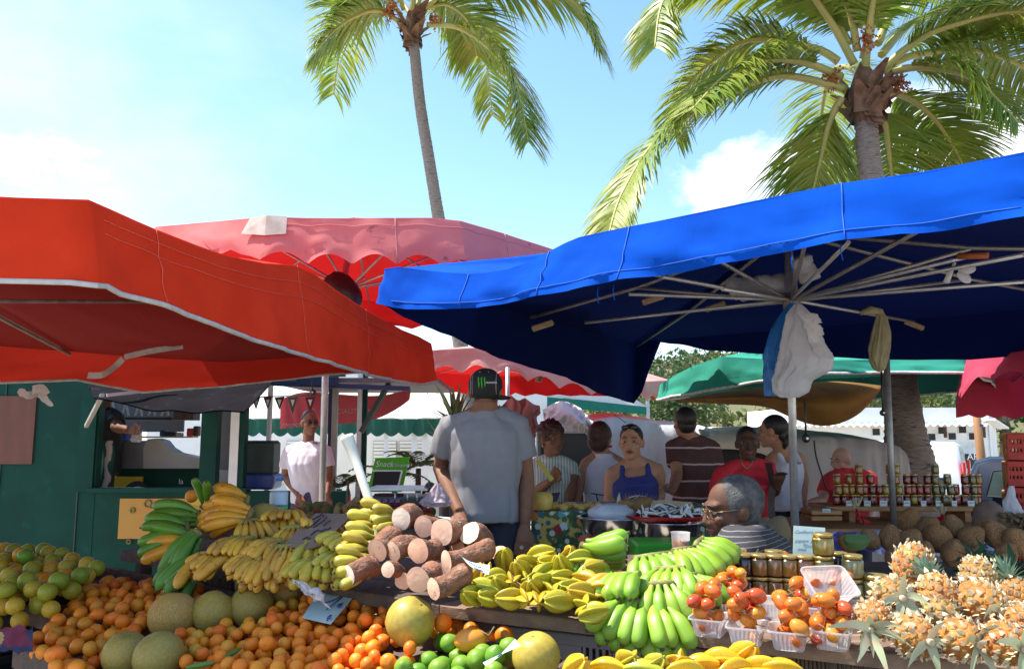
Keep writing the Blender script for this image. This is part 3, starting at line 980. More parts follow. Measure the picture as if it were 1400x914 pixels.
pink, *_ = canopy('pink_canopy', 'sun faded pink canopy with scalloped valance and a pale patch on its corner', E, V((-1.35, 6.7, zp + .42)), m_pink, None, n=12, scallop=(.29, .07), sag=.16, hub=V((-1.38, 6.6, zp - .22)), pole=None, seed=9, mrib=m_steel, mseam=m_ltpink, seams=(3, 6), hems=((1, 0, 7),))
g = MB(); g.tube([P(437, 800, 6.5), P(445, 500, 6.6), V((-1.36, 6.68, zp + .3))], .028, 14); g.build('pole', m_steel, pink)
m_patch = mat('pale_patch', (.52, .47, .40), (.40, .35, .28), rough=.9, scale=12)
g = MB()
pa, pb = P(365, 297, Yp) + V((0, -.012, .010)), P(393, 298, Yp) + V((0, -.012, .010))
pc_, pd = P(394, 322, Yp) + V((0, -.05, 0)), P(365, 324, Yp) + V((0, -.05, 0))
pe, pf = P(343, 322, Yp + .08) + V((-.05, -.05, 0)), P(352, 301, Yp + .08) + V((-.04, -.03, .01))
g.add([pa, pb, pc_, pd, pe, pf], [(0, 3, 2, 1), (0, 5, 4, 3)], 0, False); g.build('patch', m_patch, pink)
m_blackbag = mat('black_bag', (.02, .02, .022), (.03, .03, .03), rough=.4, scale=8, bump=.5, bscale=12, bdist=.02)
g = MB(); g.ell(P(468, 402, 6.2), (.14, .1, .19), Euler((0, rad(-30), 0)).to_matrix(), 16, 12, 0, lambda d: 1 + .12 * noise.noise(d * 3)); tag(g.build('black_bundle', m_blackbag), 'black plastic bundle hung under the pink canopy ribs', 'bag')
Yq = 8.6
E = []
for x, y, d in ((590, 479, 30), (650, 476, 30), (710, 484, 30), (770, 497, 31), (830, 512, 30), (880, 522, 26)):
 Yx = Yq + (x - 590) / 290 * .5
 E.append((P(x, y, Yx), P(x, y + d, Yx), x in (590, 710, 880)))
E += [(P(918, 520, 9.9), P(918, 545, 9.9), True), (V((1.9, 12.0, 2.35)), V((1.9, 12.0, 2.05)), True), (V((.2, 12.4, 2.4)), V((.2, 12.4, 2.1)), True), (V((-1.2, 11.6, 2.4)), V((-1.2, 11.6, 2.1)), True), (P(588, 490, 10.2), P(588, 522, 10.2), True)]
pink2, *_ = canopy('rose_canopy', 'washed out rose canopy with wavy valance behind the man in the black cap', E, V((.35, 10.3, 2.78)), m_ltpink, None, n=10, scallop=(.36, .10), sag=.1, hub=V((.35, 10.3, 2.25)), pole=None, seed=13, mrib=m_steel)
g = MB(); g.tube([P(693, 640, 8.4), P(694, 502, 8.4)], .022, 12); g.build('pole', m_steel, pink2)
Yg = 7.4
E = []
for x, y, yb, Y, tp_ in ((903, 526, 548, 7.9, True), (925, 512, 543, 7.7, False), (950, 500, 540, 7.5, False), (985, 488, 533, 7.3, True), (1020, 490, 526, 7.2, False), (1060, 492, 520, 7.1, False), (1130, 493, 512, 7.0, False), (1230, 492, 511, 6.9, True), (1325, 488, 512, 6.7, True)):
 E.append((P(x, y, Y), P(x, yb, Y), tp_))
E += [(V((5.2, 8.6, 2.25)), V((5.2, 8.6, 2.0)), True), (V((4.6, 10.4, 2.25)), V((4.6, 10.4, 1.95)), True), (V((3.3, 10.6, 2.22)), V((3.3, 10.6, 1.92)), True), (V((2.2, 9.6, 2.2)), V((2.2, 9.6, 1.95)), True)]
green, *_ = canopy('green_canopy', 'green canopy with white bound edge behind the hanging plastic bags', E, V((3.5, 8.5, 2.62)), m_green, m_trim, n=8, sag=.08, hub=V((3.3, 7.2, 2.1)), pole=None, seed=17, trimw=.022, mrib=m_steel)
g = MB(); g.tube([P(1224, 760, 5.2), P(1211, 470, 5.2)], .020, 12); g.build('pole', m_steeld, green)
m_must = mat('mustard_tarp', (.34, .17, .03), (.24, .12, .025), rough=.8, scale=4, bump=.3, bscale=6, bdist=.03, trans=.35, mott=(.10, .05, .02), mscale=14, mlo=.66, mhi=.72)
topl = cat([P(925, 546, 7.0), P(985, 536, 6.9), P(1060, 527, 6.8), P(1140, 521, 6.7), P(1207, 527, 6.6)], 8)
botl = cat([P(928, 549, 7.0), P(985, 552, 6.8), P(1045, 556, 6.6), P(1085, 572, 6.5), P(1125, 582, 6.45), P(1165, 572, 6.5), P(1192, 548, 6.55), P(1205, 530, 6.6)], 5)
g = MB()
nu = 40
def pick(l, u):
 k = u * (len(l) - 1); i = min(int(k), len(l) - 2)
 return l[i].lerp(l[i + 1], k - i)
def must(u, v):
 p = pick(topl, u).lerp(pick(botl, u), v)
 p.y -= .35 * sin(PI * v) * sin(PI * u) + .05 * noise.noise(V((u * 9, v * 3, 1))) * v
 return p
g.grid(must, nu, 10)
tag(g.build('mustard_tarpaulin', m_must), 'mustard yellow tarpaulin sagging below the green canopy', 'tarpaulin')
E = []
for x, y, yb, Y, tp_ in ((1322, 491, 541, 6.3, True), (1345, 488, 520, 6.1, False), (1372, 484, 514, 5.9, False), (1400, 480, 512, 5.7, False), (1440, 474, 510, 5.4, True)):
 E.append((P(x, y, Y), P(x, yb, Y), tp_))
z9 = E[-1][0].z
E += [(V((5.5, 5.6, z9)), V((5.5, 5.6, z9 - .25)), True), (V((6.2, 7.4, z9)), V((6.2, 7.4, z9 - .3)), True), (V((5.4, 8.6, z9)), V((5.4, 8.6, z9 - .42)), True), (V((4.5, 8.0, z9)), V((4.5, 8.0, z9 - .42)), True), (P(1319, 497, 7.0), P(1319, 540, 7.0), False)]
crim, *_ = canopy('crimson_canopy', 'crimson pink canopy with wavy valance above the red crates', E, V((5.0, 7.0, z9 + .4)), m_mag, None, n=10, scallop=(.34, .05), sag=.1, pole=V((5.0, 7.0, 0)), seed=23, mrib=m_steel)
m_bagw = mat('white_plastic_bag', (.90, .90, .91), (.82, .81, .85), rough=.22, scale=6, trans=.6, bump=.6, bscale=14, bdist=.02)
m_bagb = mat('blue_plastic_bag', (.03, .26, .72), (.02, .20, .62), rough=.3, scale=6, trans=.25, bump=.5, bscale=14, bdist=.02)
m_bagy = mat('yellowish_bag', (.42, .38, .22), (.34, .30, .17), rough=.6, scale=12, trans=.3, bump=.6, bscale=14, bdist=.02)
def bag(name, label, outline, Y, mt, thick, seed, group=None):
 """outline: [(left x, right x, y)] from the gathered neck down"""
 g = MB()
 def fn(u, v):
  k = v * (len(outline) - 1); i = min(int(k), len(outline) - 2); f = k - i
  l = outline[i][0] + (outline[i + 1][0] - outline[i][0]) * f
  r = outline[i][1] + (outline[i + 1][1] - outline[i][1]) * f
  y = outline[i][2] + (outline[i + 1][2] - outline[i][2]) * f
  a = 2 * PI * u
  cxp, hw = (l + r) / 2, (r - l) / 2
  fold = 1.12 + .12 * sin(a * 7 + v * 5 + seed) * (1 - v) - .42 * abs(noise.noise(V((cos(a) * 2.6, sin(a) * 2.6, v * 3 + seed)))) - .16 * abs(noise.noise(V((cos(a) * 9, sin(a) * 9, v * 6 + seed))))
  p = P(cxp + hw * cos(a) * fold, y, Y)
  p.y += hw / F * Y * sin(a) * thick * fold
  return p
 g.grid(fn, 72, 40, closed=True)
 return tag(g.build(name, mt), label, 'plastic bag', group)
bag('plastic_bag', 'white carrier bag bunch hanging in front of the blue bag on the canopy pole', [(1086, 1096, 416), (1076, 1108, 430), (1074, 1118, 445), (1068, 1124, 470), (1066, 1138, 490), (1064, 1136, 505), (1058, 1110, 520), (1058, 1104, 536), (1066, 1092, 543)], 4.62, m_bagw, .45, 2)
bag('plastic_bag', 'bright blue plastic bag hanging behind the white carrier bags on the pole', [(1080, 1090, 414), (1066, 1090, 430), (1052, 1095, 452), (1045, 1095, 480), (1044, 1092, 510), (1044, 1090, 530), (1046, 1080, 541)], 4.74, m_bagb, .3, 5)
g = MB()                                         # ragged bag mouths
rr = random.Random(3)
for i in range(11):
 x, y = 1094 + i * 2.6 + rr.uniform(-3, 3), 424 + i * 5.2
 a = P(x, y, 4.56 - .01 * (i % 3)); d = V((rr.uniform(.3, 1), -rr.uniform(.1, .5), -rr.uniform(.2, 1.1))).normalized()
 L_ = rr.uniform(.05, .10)
 n_ = d.cross(V((0, -1, .2))).normalized()
 pts = [a, a + d * L_ * .4 + n_ * .012, a + d * L_ * .8 - n_ * .01 + V((0, 0, -.012)), a + d * L_ + V((0, 0, -.035))]
 pts = cat(pts, 4)
 ribbon(g, pts, [rr.uniform(.010, .026) for _ in pts])
tag(g.build('torn_bag_sheaf', m_bagw), 'ragged sheaf of white bag handles at the side of the hanging carrier bags', 'plastic bag')
bag('yellowish_bag', 'small yellowish cloth bag knotted to a strut beside the second pole', [(1200, 1206, 424), (1198, 1212, 434), (1192, 1216, 455), (1189, 1216, 475), (1188, 1213, 492), (1194, 1210, 504), (1200, 1206, 508)], 5.0, m_bagy, .6, 8)
g = MB(); g.tube([P(1205, 426, 5.0), P(1190, 424, 4.98), P(1176, 428, 4.97)], [.02, .03, .012], 8); tag(g.build('cloth_knot', m_bagy), 'yellowish cloth knot beside the hung cloth bag', 'cloth')
m_roll = mat('rolled_white_sheet', (.62, .62, .64), (.48, .48, .52), rough=.6, scale=5, bump=.7, bscale=10, bdist=.03, trans=.15)
def bundle(label, a, b, r, seed):
 g = MB()
 pts = [V(a).lerp(V(b), i / 12) for i in range(13)]
 g.tube([p + V((0, 0, .02 * noise.noise(V((i * .4, seed, 0))))) for i, p in enumerate(pts)], [r * (.5 if i in (0, 12) else 1) * (1 + .2 * noise.noise(V((i * .7, seed, 4)))) for i in range(13)], 16)
 for q in g.v:
  q += V((noise.noise(q * 14), noise.noise(q * 14 + V((5, 0, 0))), noise.noise(q * 14 + V((0, 7, 0))))) * .016
 return tag(g.build('rolled_sheet', m_roll), label, 'plastic sheet')
bundle('rolled white plastic sheet stowed on the struts left of the blue canopy hub', P(996, 396, 5.0), P(1082, 389, 4.95), .075, 1)
bundle('crumpled pale plastic sheet stuffed above the blue canopy hub', P(1094, 350, 4.7), P(1108, 384, 4.7), .06, 6)
m_rubber = mat('black_rubber', (.014, .014, .015), (.02, .02, .02), rough=.5)
for lab, x, y0, y1, Y, r in (('black ball weight on a cord beside the front pole', 1102, 545, 598, 4.7, .026), ('small black ball weight on a cord below the yellowish bag', 1207, 508, 563, 5.0, .020), ('black ball weight on a cord above the man in white', 428, 520, 535, 6.6, .027)):
 t = thing('cord_weight', lab, 'weight', P(x, y1, Y), 'ball weights on canopy cords')
 g = MB(); g.tube([P(x - 2, y0, Y), P(x, y1, Y)], .006, 6); g.build('cord', m_rubber, t)
 g = MB(); g.lathe([(.001, -r * .8), (r * .8, -r * .6), (r, 0), (r * .8, r * .6), (.001, r * .8)], P(x, y1 + 1, Y), 16, mat=Matrix.Rotation(PI / 2, 3, 'X')); b_ = g.build('ball', m_rubber, t)
 g = MB(); g.tube([P(x, y1 + 1, Y) - V((0, r * .78, 0)), P(x, y1 + 1, Y) - V((0, r * .9, 0))], r * .3, 10); g.build('boss', m_steel, b_)
g = MB(); g.tube(cat([P(1113, 602, 5.9), P(1116, 625, 5.9), P(1124, 650, 5.9), P(1129, 668, 5.9)], 4), .006, 6); tag(g.build('guy_rope', m_rubber), 'thin black rope slanting down in front of the beige tarpaulin', 'rope')
m_orange = mat('orange_tape', (.55, .15, .03), (.42, .10, .02), rough=.5)
g = MB(); a, b_ = P(1310, 350, 3.95), P(1351, 349, 3.85); g.tube([a, b_], .017, 8); tag(g.build('orange_tape_wrap', m_orange), 'orange tape wrapped round a strut under the blue canopy', 'tape')
g = MB()
c_ = P(1306, 367, 3.95)
for an, l in ((-38, .075), (8, .085)):
 g.ell(c_ + V((cos(rad(an)) * l * .7, 0, sin(rad(an)) * l * .7 - .012)), (l * .55, .012, .026), Euler((0, rad(-an), 0)).to_matrix(), 14, 8)
g.tube([c_ + V((0, 0, .03)), c_ - V((.05, 0, .07))], [.008, .016], 8)
tag(g.build('white_clothes_peg_cloth', m_bagw), 'white knotted cloth tied to a strut below the orange tape', 'cloth')
# ================================================================== display tables
m_plank = mat('weathered_plank', (.25, .16, .10), (.15, .095, .065), rough=.8, scale=9, stretch=(.35, 3, 3), bump=.6, bscale=16, bdist=.01, rnd=False, mott=(.08, .05, .035), mscale=6, mlo=.6, mhi=.7)
m_plankd = mat('dark_plank', (.13, .085, .06), (.08, .05, .04), rough=.8, scale=9, stretch=(3, .35, 3), bump=.6, bscale=16, bdist=.01, rnd=False)
m_crateg = mat('grey_crate_plastic', (.17, .165, .18), (.13, .125, .14), rough=.6, scale=6)
m_crateb = mat('black_crate_plastic', (.02, .02, .022), (.03, .03, .03), rough=.5, scale=6)
m_reed = mat('reed_screen', (.20, .13, .075), (.09, .06, .04), rough=.8, scale=60, stretch=(1, 1, .03), bump=.6, bscale=70, bdist=.01)
ZT = .93
L0, L1, R1 = H(167, 753, ZT), H(600, 826, ZT), H(1420, 915, ZT)
uL = (L1 - L0).normalized(); nL = V((uL.y, -uL.x, 0))          # along, and towards the camera
uR = (R1 - L1).normalized(); nR = V((uR.y, -uR.x, 0))
if nL.y > 0: nL = -nL
if nR.y > 0: nR = -nR
def rotz(u): return Matrix.Rotation(math.atan2(u.y, u.x), 3, 'Z')
def plank_table(label, a, b, nrm, planks, mt, legs):
 u = (b - a).normalized(); Ln = (b - a).length
 t = thing('plank_table', label, 'table', V(((a + b) / 2).to_tuple()[:2] + (0,)), 'plank tables of the fruit stall')
 for (v0, v1, mm, th) in planks:
  g = MB()
  c_ = (a + b) / 2 - nrm * ((v0 + v1) / 2) - V((0, 0, th / 2))
  # a long board with slightly wavy edges
  nseg = 40
  vs = []
  for i in range(nseg + 1):
   q = a.lerp(b, i / nseg)
   j = .004 * noise.noise(V((i * .35, v0 * 9, 1)))
   j2 = .004 * noise.noise(V((i * .35, v0 * 9, 7)))
   f0, f1 = q - nrm * (v0 + j), q - nrm * (v1 - .004)
   vs += [f0 + V((0, 0, -.004 + j2)), f0 + nrm * -.005 + V((0, 0, j2)), f1 + V((0, 0, j2)), f1 - V((0, 0, th)), f0 - V((0, 0, th))]
  fs = []
  for i in range(nseg):
   for k in range(5):
    fs.append((i * 5 + k, (i + 1) * 5 + k, (i + 1) * 5 + (k + 1) % 5, i * 5 + (k + 1) % 5))
  fs += [(0, 1, 2, 3, 4), tuple(nseg * 5 + k for k in (4, 3, 2, 1, 0))]
  g.add(vs, fs, 0, False)
  g.build('board', mm, t)
 for (k, v) in legs:
  p = a.lerp(b, k) - nrm * v
  g = MB(); g.box((p.x, p.y, (ZT - .05) / 2), (.06, .06, ZT - .05), rotz(u), .004); g.build('leg', m_plankd, t)
 return t
plank_table('dark plank table carrying the bananas and cut roots', L0 - uL * .02, L1, nL, [(0, .22, m_plankd, .045), (.23, .46, m_plankd, .04), (.47, .7, m_plankd, .04)], m_plankd, [(.04, .08), (.04, .6), (.5, .12), (.97, .12), (.97, .6)])
plank_table('pale plank table carrying starfruit, green bananas and punnets', L1 + uR * .004, R1 + uR * .35, nR, [(0, .24, m_plank, .04), (.25, .5, m_plank, .035), (.51, .8, m_plank, .035)], m_plank, [(.06, .12), (.06, .7), (.45, .12), (.45, .7), (.95, .12)])
def slotted_crate(label, c_, u, size, mt, group=None, name='plastic_crate', slots=True):
 M = Matrix.Translation(c_) @ rotz(u).to_4x4()
 t = thing(name, label, 'crate', group=group, M=M)
 L, W, h = size
 g = MB()
 th = .012
 g.box((0, 0, th / 2), (L, W, th))
 n = int(L / .022)
 for s in (-1, 1):
  y = s * (W / 2 - th / 2)
  g.box((0, y, h - .02), (L, th + .012, .04), None, .004)
  g.box((0, y, .03), (L, th + .003, .04))
  g.box((0, y, h * .52), (L, th + .002, .03))
  for i in range(n + 1):
   x = -L / 2 + L * i / n
   if slots and (i // 5) % 2 == 0:
    g.box((x, y, h / 2), (.010, th, h - .05))
   else:
    g.box((x, y, h / 2), (L / n * 1.02, th, h - .05))
 m_ = int(W / .022)
 for s in (-1, 1):
  x = s * (L / 2 - th / 2)
  g.box((x, 0, h - .02), (th + .012, W, .04), None, .004)
  g.box((x, 0, .03), (th + .003, W, .04))
  for i in range(m_ + 1):
   y = -W / 2 + W * i / m_
   if (i // 4) % 2 == 0: g.box((x, y, h / 2), (th, .010, h - .05))
   else: g.box((x, y, h / 2), (th, W / m_ * 1.02, h - .05))
 me = g.mesh('body', mt); child('body', me, t)
 return t
for k, (s_, z, lab) in enumerate(((.30, .56, 'grey slotted crate under the start of the pale plank, topmost of its stack'), (.30, .25, 'grey slotted crate under another crate below the pale plank'), (.93, .56, 'grey crate in shadow under the green bananas'), (.93, .25, 'grey crate at the bottom of the stack under the green bananas'))):
 c_ = L1 + uR * s_ - nR * .33; c_.z = z
 slotted_crate(lab, c_, uR, (.56, .36, .29), m_crateg, 'grey crates under the plank table')
def reed_panel(label, a, b, z0, z1):
 u = (b - a).normalized(); n = int((b - a).length / .011)
 g = MB()
 rr = random.Random(n)
 for i in range(n):
  p = a.lerp(b, i / n)
  g.tube([V((p.x, p.y, z0)), V((p.x, p.y, z1 + rr.uniform(-.006, .002)))], .0052, 5)
 return tag(g.build('reed_screen', m_reed), label, 'reed screen', 'reed screens below the tables')
reed_panel('brown reed screen hanging below the banana table', L0 + uL * .35 - nL * .06, L0 + uL * 1.5 - nL * .06, .45, .874)
reed_panel('dark reed screen below the plank with the punnets', L1 + uR * .95 - nR * .07, R1 + uR * .2 - nR * .07, .45, .885)
m_bagp = mat('painted_bag', (.40, .38, .40), (.28, .27, .29), rough=.5, scale=5, bump=.5, bscale=10, bdist=.02, mott=(.16, .05, .03), mscale=9, mlo=.6, mhi=.64)
# front trays: a sloping bed for the citrus
def bed_z(v): return .80 - .13 * (v / .95)                   # v: metres in front of the banana table edge
def bed_at(s, v): p = L0 + uL * s + nL * v; p.z = bed_z(v); return p
def bed_uv(p):
 q = p - L0
 return q.dot(uL), q.dot(nL)
def on_bed(x, y, lift=0.0):                                # where the ray meets the bed raised by lift
 d = ray(x, y)
 # z = .80 - .13/.95 * ((CAM + d t - L0).nL) + lift
 k = .13 / .95
 q0 = (CAM - L0).dot(nL); dn = d.x * nL.x + d.y * nL.y
 # 1.5 + d.z t = .80 + lift - k*(q0 + dn t)
 t = (.80 + lift - k * q0 - 1.5) / (d.z + k * dn)
 return CAM + d * t
def tray(label, s0, s1, v0, v1):
 t = thing('display_tray', label, 'tray', bed_at((s0 + s1) / 2, (v0 + v1) / 2) * 1.0, 'wooden display trays for citrus')
 cs = [bed_at(s0, v0), bed_at(s1, v0), bed_at(s1, v1), bed_at(s0, v1)]
 g = MB(); g.slab(cs[::-1], (0, 0, -.02)); g.build('base', m_plankd, t)
 for i in range(4):
  a, b = cs[i], cs[(i + 1) % 4]
  g = MB(); g.bar(a + V((0, 0, .018)), b + V((0, 0, .018)), .022, .075, 0, .003); g.build('side_board', m_plankd, t)
 for i in (0, 1, 2, 3):
  p = cs[i].lerp((cs[0] + cs[2]) / 2, .06)
  g = MB(); g.box((p.x, p.y, (p.z - .03) / 2), (.05, .05, p.z - .04), rotz(uL)); g.build('leg', m_plankd, t)
 return t
s_in, v_in = bed_uv(on_bed(22, 884, .05))
tray('long dark wooden tray holding the citrus in front', s_in, 2.62, .03, v_in)
s_b = 2.66
tray('wooden tray holding the yellow starfruit at the bottom edge', s_b, 4.2, .03, v_in)
tray('wooden tray holding the green and yellow oranges at the far end', s_in - 1.0, s_in - .03, .03, v_in - .25)
# ================================================================== fruit materials
def fruit_mat(name, cols, rough=.42, **kw):
 kw.setdefault('spec', .32)
 return mat(name, cols[0], kw.pop('col2', None), rough=rough, cols=cols, **kw)
m_mand = fruit_mat('mandarin_skin', [(.92, .23, .012), (.95, .30, .015), (.90, .17, .012), (.93, .33, .02), (.94, .25, .014), (.74, .36, .03)], scale=14, lo=.42, hi=.75, bump=.12, bscale=34, bdist=.0006, mott=(.42, .24, .05), mscale=26, mlo=.63, mhi=.75)
m_oran = fruit_mat('mixed_orange_skin', [(.10, .25, .014), (.66, .38, .025), (.20, .30, .02), (.78, .30, .014), (.11, .26, .016), (.52, .40, .03)], scale=7, lo=.40, hi=.72, bump=.12, bscale=34, bdist=.0006, mott=(.30, .28, .05), mscale=10, mlo=.55, mhi=.7)
m_lime = fruit_mat('lime_skin', [(.10, .28, .02), (.15, .33, .025), (.19, .34, .03)], scale=9, lo=.4, hi=.75, bump=.12, bscale=34, bdist=.0006, mott=(.34, .36, .12), mscale=9, mlo=.66, mhi=.76)
m_melon = fruit_mat('green_melon_rind', [(.40, .26, .05), (.34, .27, .06), (.44, .30, .055)], rough=.5, scale=9, lo=.35, hi=.7, bump=.15, bscale=26, bdist=.001, mott=(.40, .33, .12), mscale=22, mlo=.6, mhi=.72)
m_melonb = fruit_mat('brown_melon_rind', [(.48, .26, .045), (.52, .30, .055)], rough=.55, scale=10, stretch=(3, 3, .5), lo=.35, hi=.65, bump=.2, bscale=22, bdist=.001, mott=(.52, .40, .17), mscale=14, mlo=.55, mhi=.62)
m_pomelo = fruit_mat('yellow_grapefruit_rind', [(.48, .36, .05), (.44, .35, .06)], rough=.42, scale=5, lo=.35, hi=.75, bump=.15, bscale=40, bdist=.001, mott=(.30, .19, .05), mscale=34, mlo=.64, mhi=.72)
m_stem = mat('stem_scar', (.16, .20, .06), (.22, .16, .07), rough=.8, scale=60)
def citrus_mesh(name, mt, ob=.94, n=(22, 14), nip=0.0):
 g = MB()
 def fn(d):
  k = 1 + .012 * noise.noise(d * 2.2)
  if d.z > .9: k *= 1 - .09 * ((d.z - .9) / .1) ** 2
  if d.z < -.93: k *= 1 - .05 * ((-d.z - .93) / .07)
  if nip and d.z > .9: k *= 1 + nip * ((d.z - .9) / .1) ** 2 + .09 * ((d.z - .9) / .1) ** 2
  return k
 g.ell((0, 0, 0), (1, 1, ob), None, n[0], n[1], 0, fn)
 g.lathe([(.10, .885 * ob), (.075, .925 * ob), (.001, .94 * ob)], (0, 0, 0), 8, 1)
 return g.mesh(name, [mt, m_stem])
ME_MAND = citrus_mesh('mandarin', m_mand, .88)
ME_ORAN = citrus_mesh('orange', m_oran, .97)
ME_LIME = citrus_mesh('lime', m_lime, 1.0, nip=.16)
ME_MELON = citrus_mesh('melon', m_melon, .97, (30, 20))
ME_MELONB = citrus_mesh('melon_brown', m_melonb, .99, (30, 20))
ME_POM = citrus_mesh('grapefruit', m_pomelo, .97, (30, 20))
def ball(name, me, p, r, label, cat_, group):
 o = bpy.data.objects.new(name, me); COL.objects.link(o)
 o.matrix_basis = Matrix.Translation(p) @ rndq() @ Matrix.Scale(r, 4)
 return tag(o, label, cat_, group)
PILE = []                                   # (centre, radius)
def inside(poly, x, y):
 c = False
 n = len(poly)
 for i in range(n):
  (x0, y0), (x1, y1) = poly[i], poly[(i + 1) % n]
  if (y0 > y) != (y1 > y) and x < (x1 - x0) * (y - y0) / (y1 - y0) + x0: c = not c
 return c
def rest_height(x, y, r, base):
 z = base + r
 for (c, rr_) in PILE:
  dx, dy = c.x - x, c.y - y
  d2 = dx * dx + dy * dy
  s = (r + rr_) * .97
  if d2 < s * s:
   z = max(z, c.z + math.sqrt(s * s - d2))
 return z
def pile(poly, r0, r1, floor, maxlift, nmax, seed, tries=30):
 """drops balls one by one at the lowest free spot inside the seen outline"""
 rr = random.Random(seed)
 out = []
 cs = [on_bed(x, y, .03) for (x, y) in poly]
 x0, x1 = min(c.x for c in cs) - .05, max(c.x for c in cs) + .05
 y0, y1 = min(c.y for c in cs) - .05, max(c.y for c in cs) + .05
 fails = 0
 while len(out) < nmax and fails < 60:
  r = rr.uniform(r0, r1)
  best = None
  for _ in range(tries):
   x, y = rr.uniform(x0, x1), rr.uniform(y0, y1)
   b = floor(x, y)
   z = rest_height(x, y, r, b)
   if z - b > maxlift(x, y): continue
   px, py = PX(V((x, y, z)))
   if not inside(poly, px, py): continue
   if best is None or z - b < best[0]: best = (z - b, V((x, y, z)))
  if best is None:
   fails += 1; continue
  PILE.append((best[1], r)); out.append((best[1], r))
 return out
def bed_floor(x, y):
 s, v = bed_uv(V((x, y, 0)))
 return bed_z(v) + .005
for k, (ds, dv, lab) in enumerate(((.25, .55, 'black plastic crate under the near end of the long citrus tray'), (-.35, .4, 'black plastic crate under the far tray of mottled oranges'), (.95, .6, 'black plastic crate in the shadow under the middle of the citrus tray'), (-.95, .35, 'black plastic crate under the mottled oranges at the picture edge'))):
 c_ = bed_at(s_in + ds, v_in - dv + .12); c_.z = .30
 slotted_crate(lab, c_, uL, (.56, .38, .28), m_crateb, 'black crates under the trays')
 c_ = c_.copy(); c_.z = .01
 slotted_crate(lab.replace('black plastic', 'lower black'), c_, uL, (.56, .38, .28), m_crateb, 'black crates under the trays')
for k, (z, h, w_) in enumerate(((.01, .28, 'lowest'), (.30, .28, 'middle'), (.59, .21, 'topmost'))):
 c_ = P(-5, 835, 3.75); c_.z = z
 slotted_crate('black crate standing before the green kiosk wall, %s of its stack of three' % w_, c_, uL, (.62, .40, h), m_crateb, 'black crates stacked by the kiosk')
MEL = [(237, 842, 33, 'b', 'brown streaked melon between the mandarins and a green melon'), (293, 837, 30, 'g', 'round green melon right of the brown streaked melon'), (172, 894, 31, 'g', 'dull green melon behind the front mandarins, partly hidden by its neighbour'),
       (217, 897, 34, 'g', 'big green melon at the bottom edge beside the mandarins'), (346, 799, 24, 'g', 'green melon at the back of the tray below the ripe bananas'), (344, 829, 30, 'g', 'green melon half buried behind the mandarins'),
       (391, 812, 26, 'b', 'brown melon beside the crumpled white bag'), (561, 849, 34, 'p', 'large yellow grapefruit beside the oranges'), (733, 896, 33, 'p', 'yellow grapefruit next to the limes and the starfruit tray'), (701, 893, 20, 'p', 'small yellow grapefruit hidden behind the folded card')]
for (x, y, rp, kind, lab) in MEL:
 lift = .05
 for _ in range(4):
  p = on_bed(x, y, lift)
  r = rp * (p.y * cos(TH) + (p.z - 1.5) * sin(TH)) / F
  lift = r * .75 + .012
  if x in (561, 733): lift = r + .045
 PILE.append((p, r))
 nm, me, ct = {'b': ('melon', ME_MELONB, 'melon'), 'g': ('melon', ME_MELON, 'melon'), 'p': ('grapefruit', ME_POM, 'grapefruit')}[kind]
 o = ball(nm, me, p, r, lab, ct, 'melons and grapefruits in the trays')
 o.matrix_basis = frame_z(p, (R.uniform(-.7, .7), R.uniform(-.3, .5), .8), r, R.uniform(0, 6))
polyR = [(243, 862), (300, 850), (330, 846), (372, 826), (398, 806), (440, 800), (470, 812), (505, 828), (535, 838), (545, 880), (585, 880), (560, 905), (552, 924), (240, 924)]
polyL = [(110, 806), (150, 792), (195, 797), (232, 792), (272, 800), (278, 820), (200, 850), (180, 865), (150, 880), (142, 922), (96, 922), (28, 884), (60, 860), (96, 830)]
mR = pile(polyR, .0215, .0255, bed_floor, lambda x, y: .09, 270, 5, 40)
mL = pile(polyL, .0240, .0285, bed_floor, lambda x, y: .10, 190, 6, 40)
rest = []
for lst, keep, lab, grp in ((mR, 160, 'small orange mandarin in the heap around the price card', 'mandarins heaped around the price card'), (mL, 118, 'reddish orange mandarin in the heap left of the brown streaked melon', 'mandarins heaped left of the melons')):
 lst = sorted(lst, key=lambda q: -q[0].z * 3 + (q[0] - CAM).length)
 for (p, r) in lst[:keep]: ball('mandarin', ME_MAND, p, r, lab, 'mandarin', grp)
 rest += lst[keep:]
# the deeper mandarins of both heaps
mm = [mat('deep_mandarin_skin', c, rough=.42, spec=.32, scale=200, rnd=False) for c in ((.92, .23, .012), (.95, .31, .015), (.90, .17, .012), (.76, .36, .03))]
g = MB()
for i, (p, r) in enumerate(rest):
 g.ell(p, (r, r, r * .9), rndq(), 18, 12, i % 4)
tag(g.build('mandarins', mm), 'deeper layer of small orange mandarins filling both citrus heaps', 'mandarins', kind='stuff')
def floorO(x, y):
 s, v = bed_uv(V((x, y, 0)))
 return bed_z(v) + .03 + .12 * max(0, min(1, (.72 - v) / .5))
polyO = [(-60, 752), (20, 750), (75, 752), (112, 768), (168, 790), (158, 800), (110, 803), (92, 830), (60, 856), (20, 862), (-60, 866)]
for (p, r) in pile(polyO, .033, .040, floorO, lambda x, y: .15, 95, 7, 50):
 ball('orange', ME_ORAN, p, r, 'green and yellow mottled orange in the heap before the green kiosk', 'orange', 'mottled oranges in the far tray')
polyLi = [(562, 880), (600, 868), (640, 876), (690, 882), (716, 890), (710, 924), (548, 924)]
for (p, r) in pile(polyLi, .027, .032, bed_floor, lambda x, y: .10, 22, 8):
 ball('lime', ME_LIME, p, r, 'glossy green lime in the small heap beside the grapefruits', 'lime', 'limes beside the grapefruits')
polyOr = [(588, 846), (606, 842), (630, 858), (690, 868), (694, 880), (640, 874), (602, 872), (590, 880)]
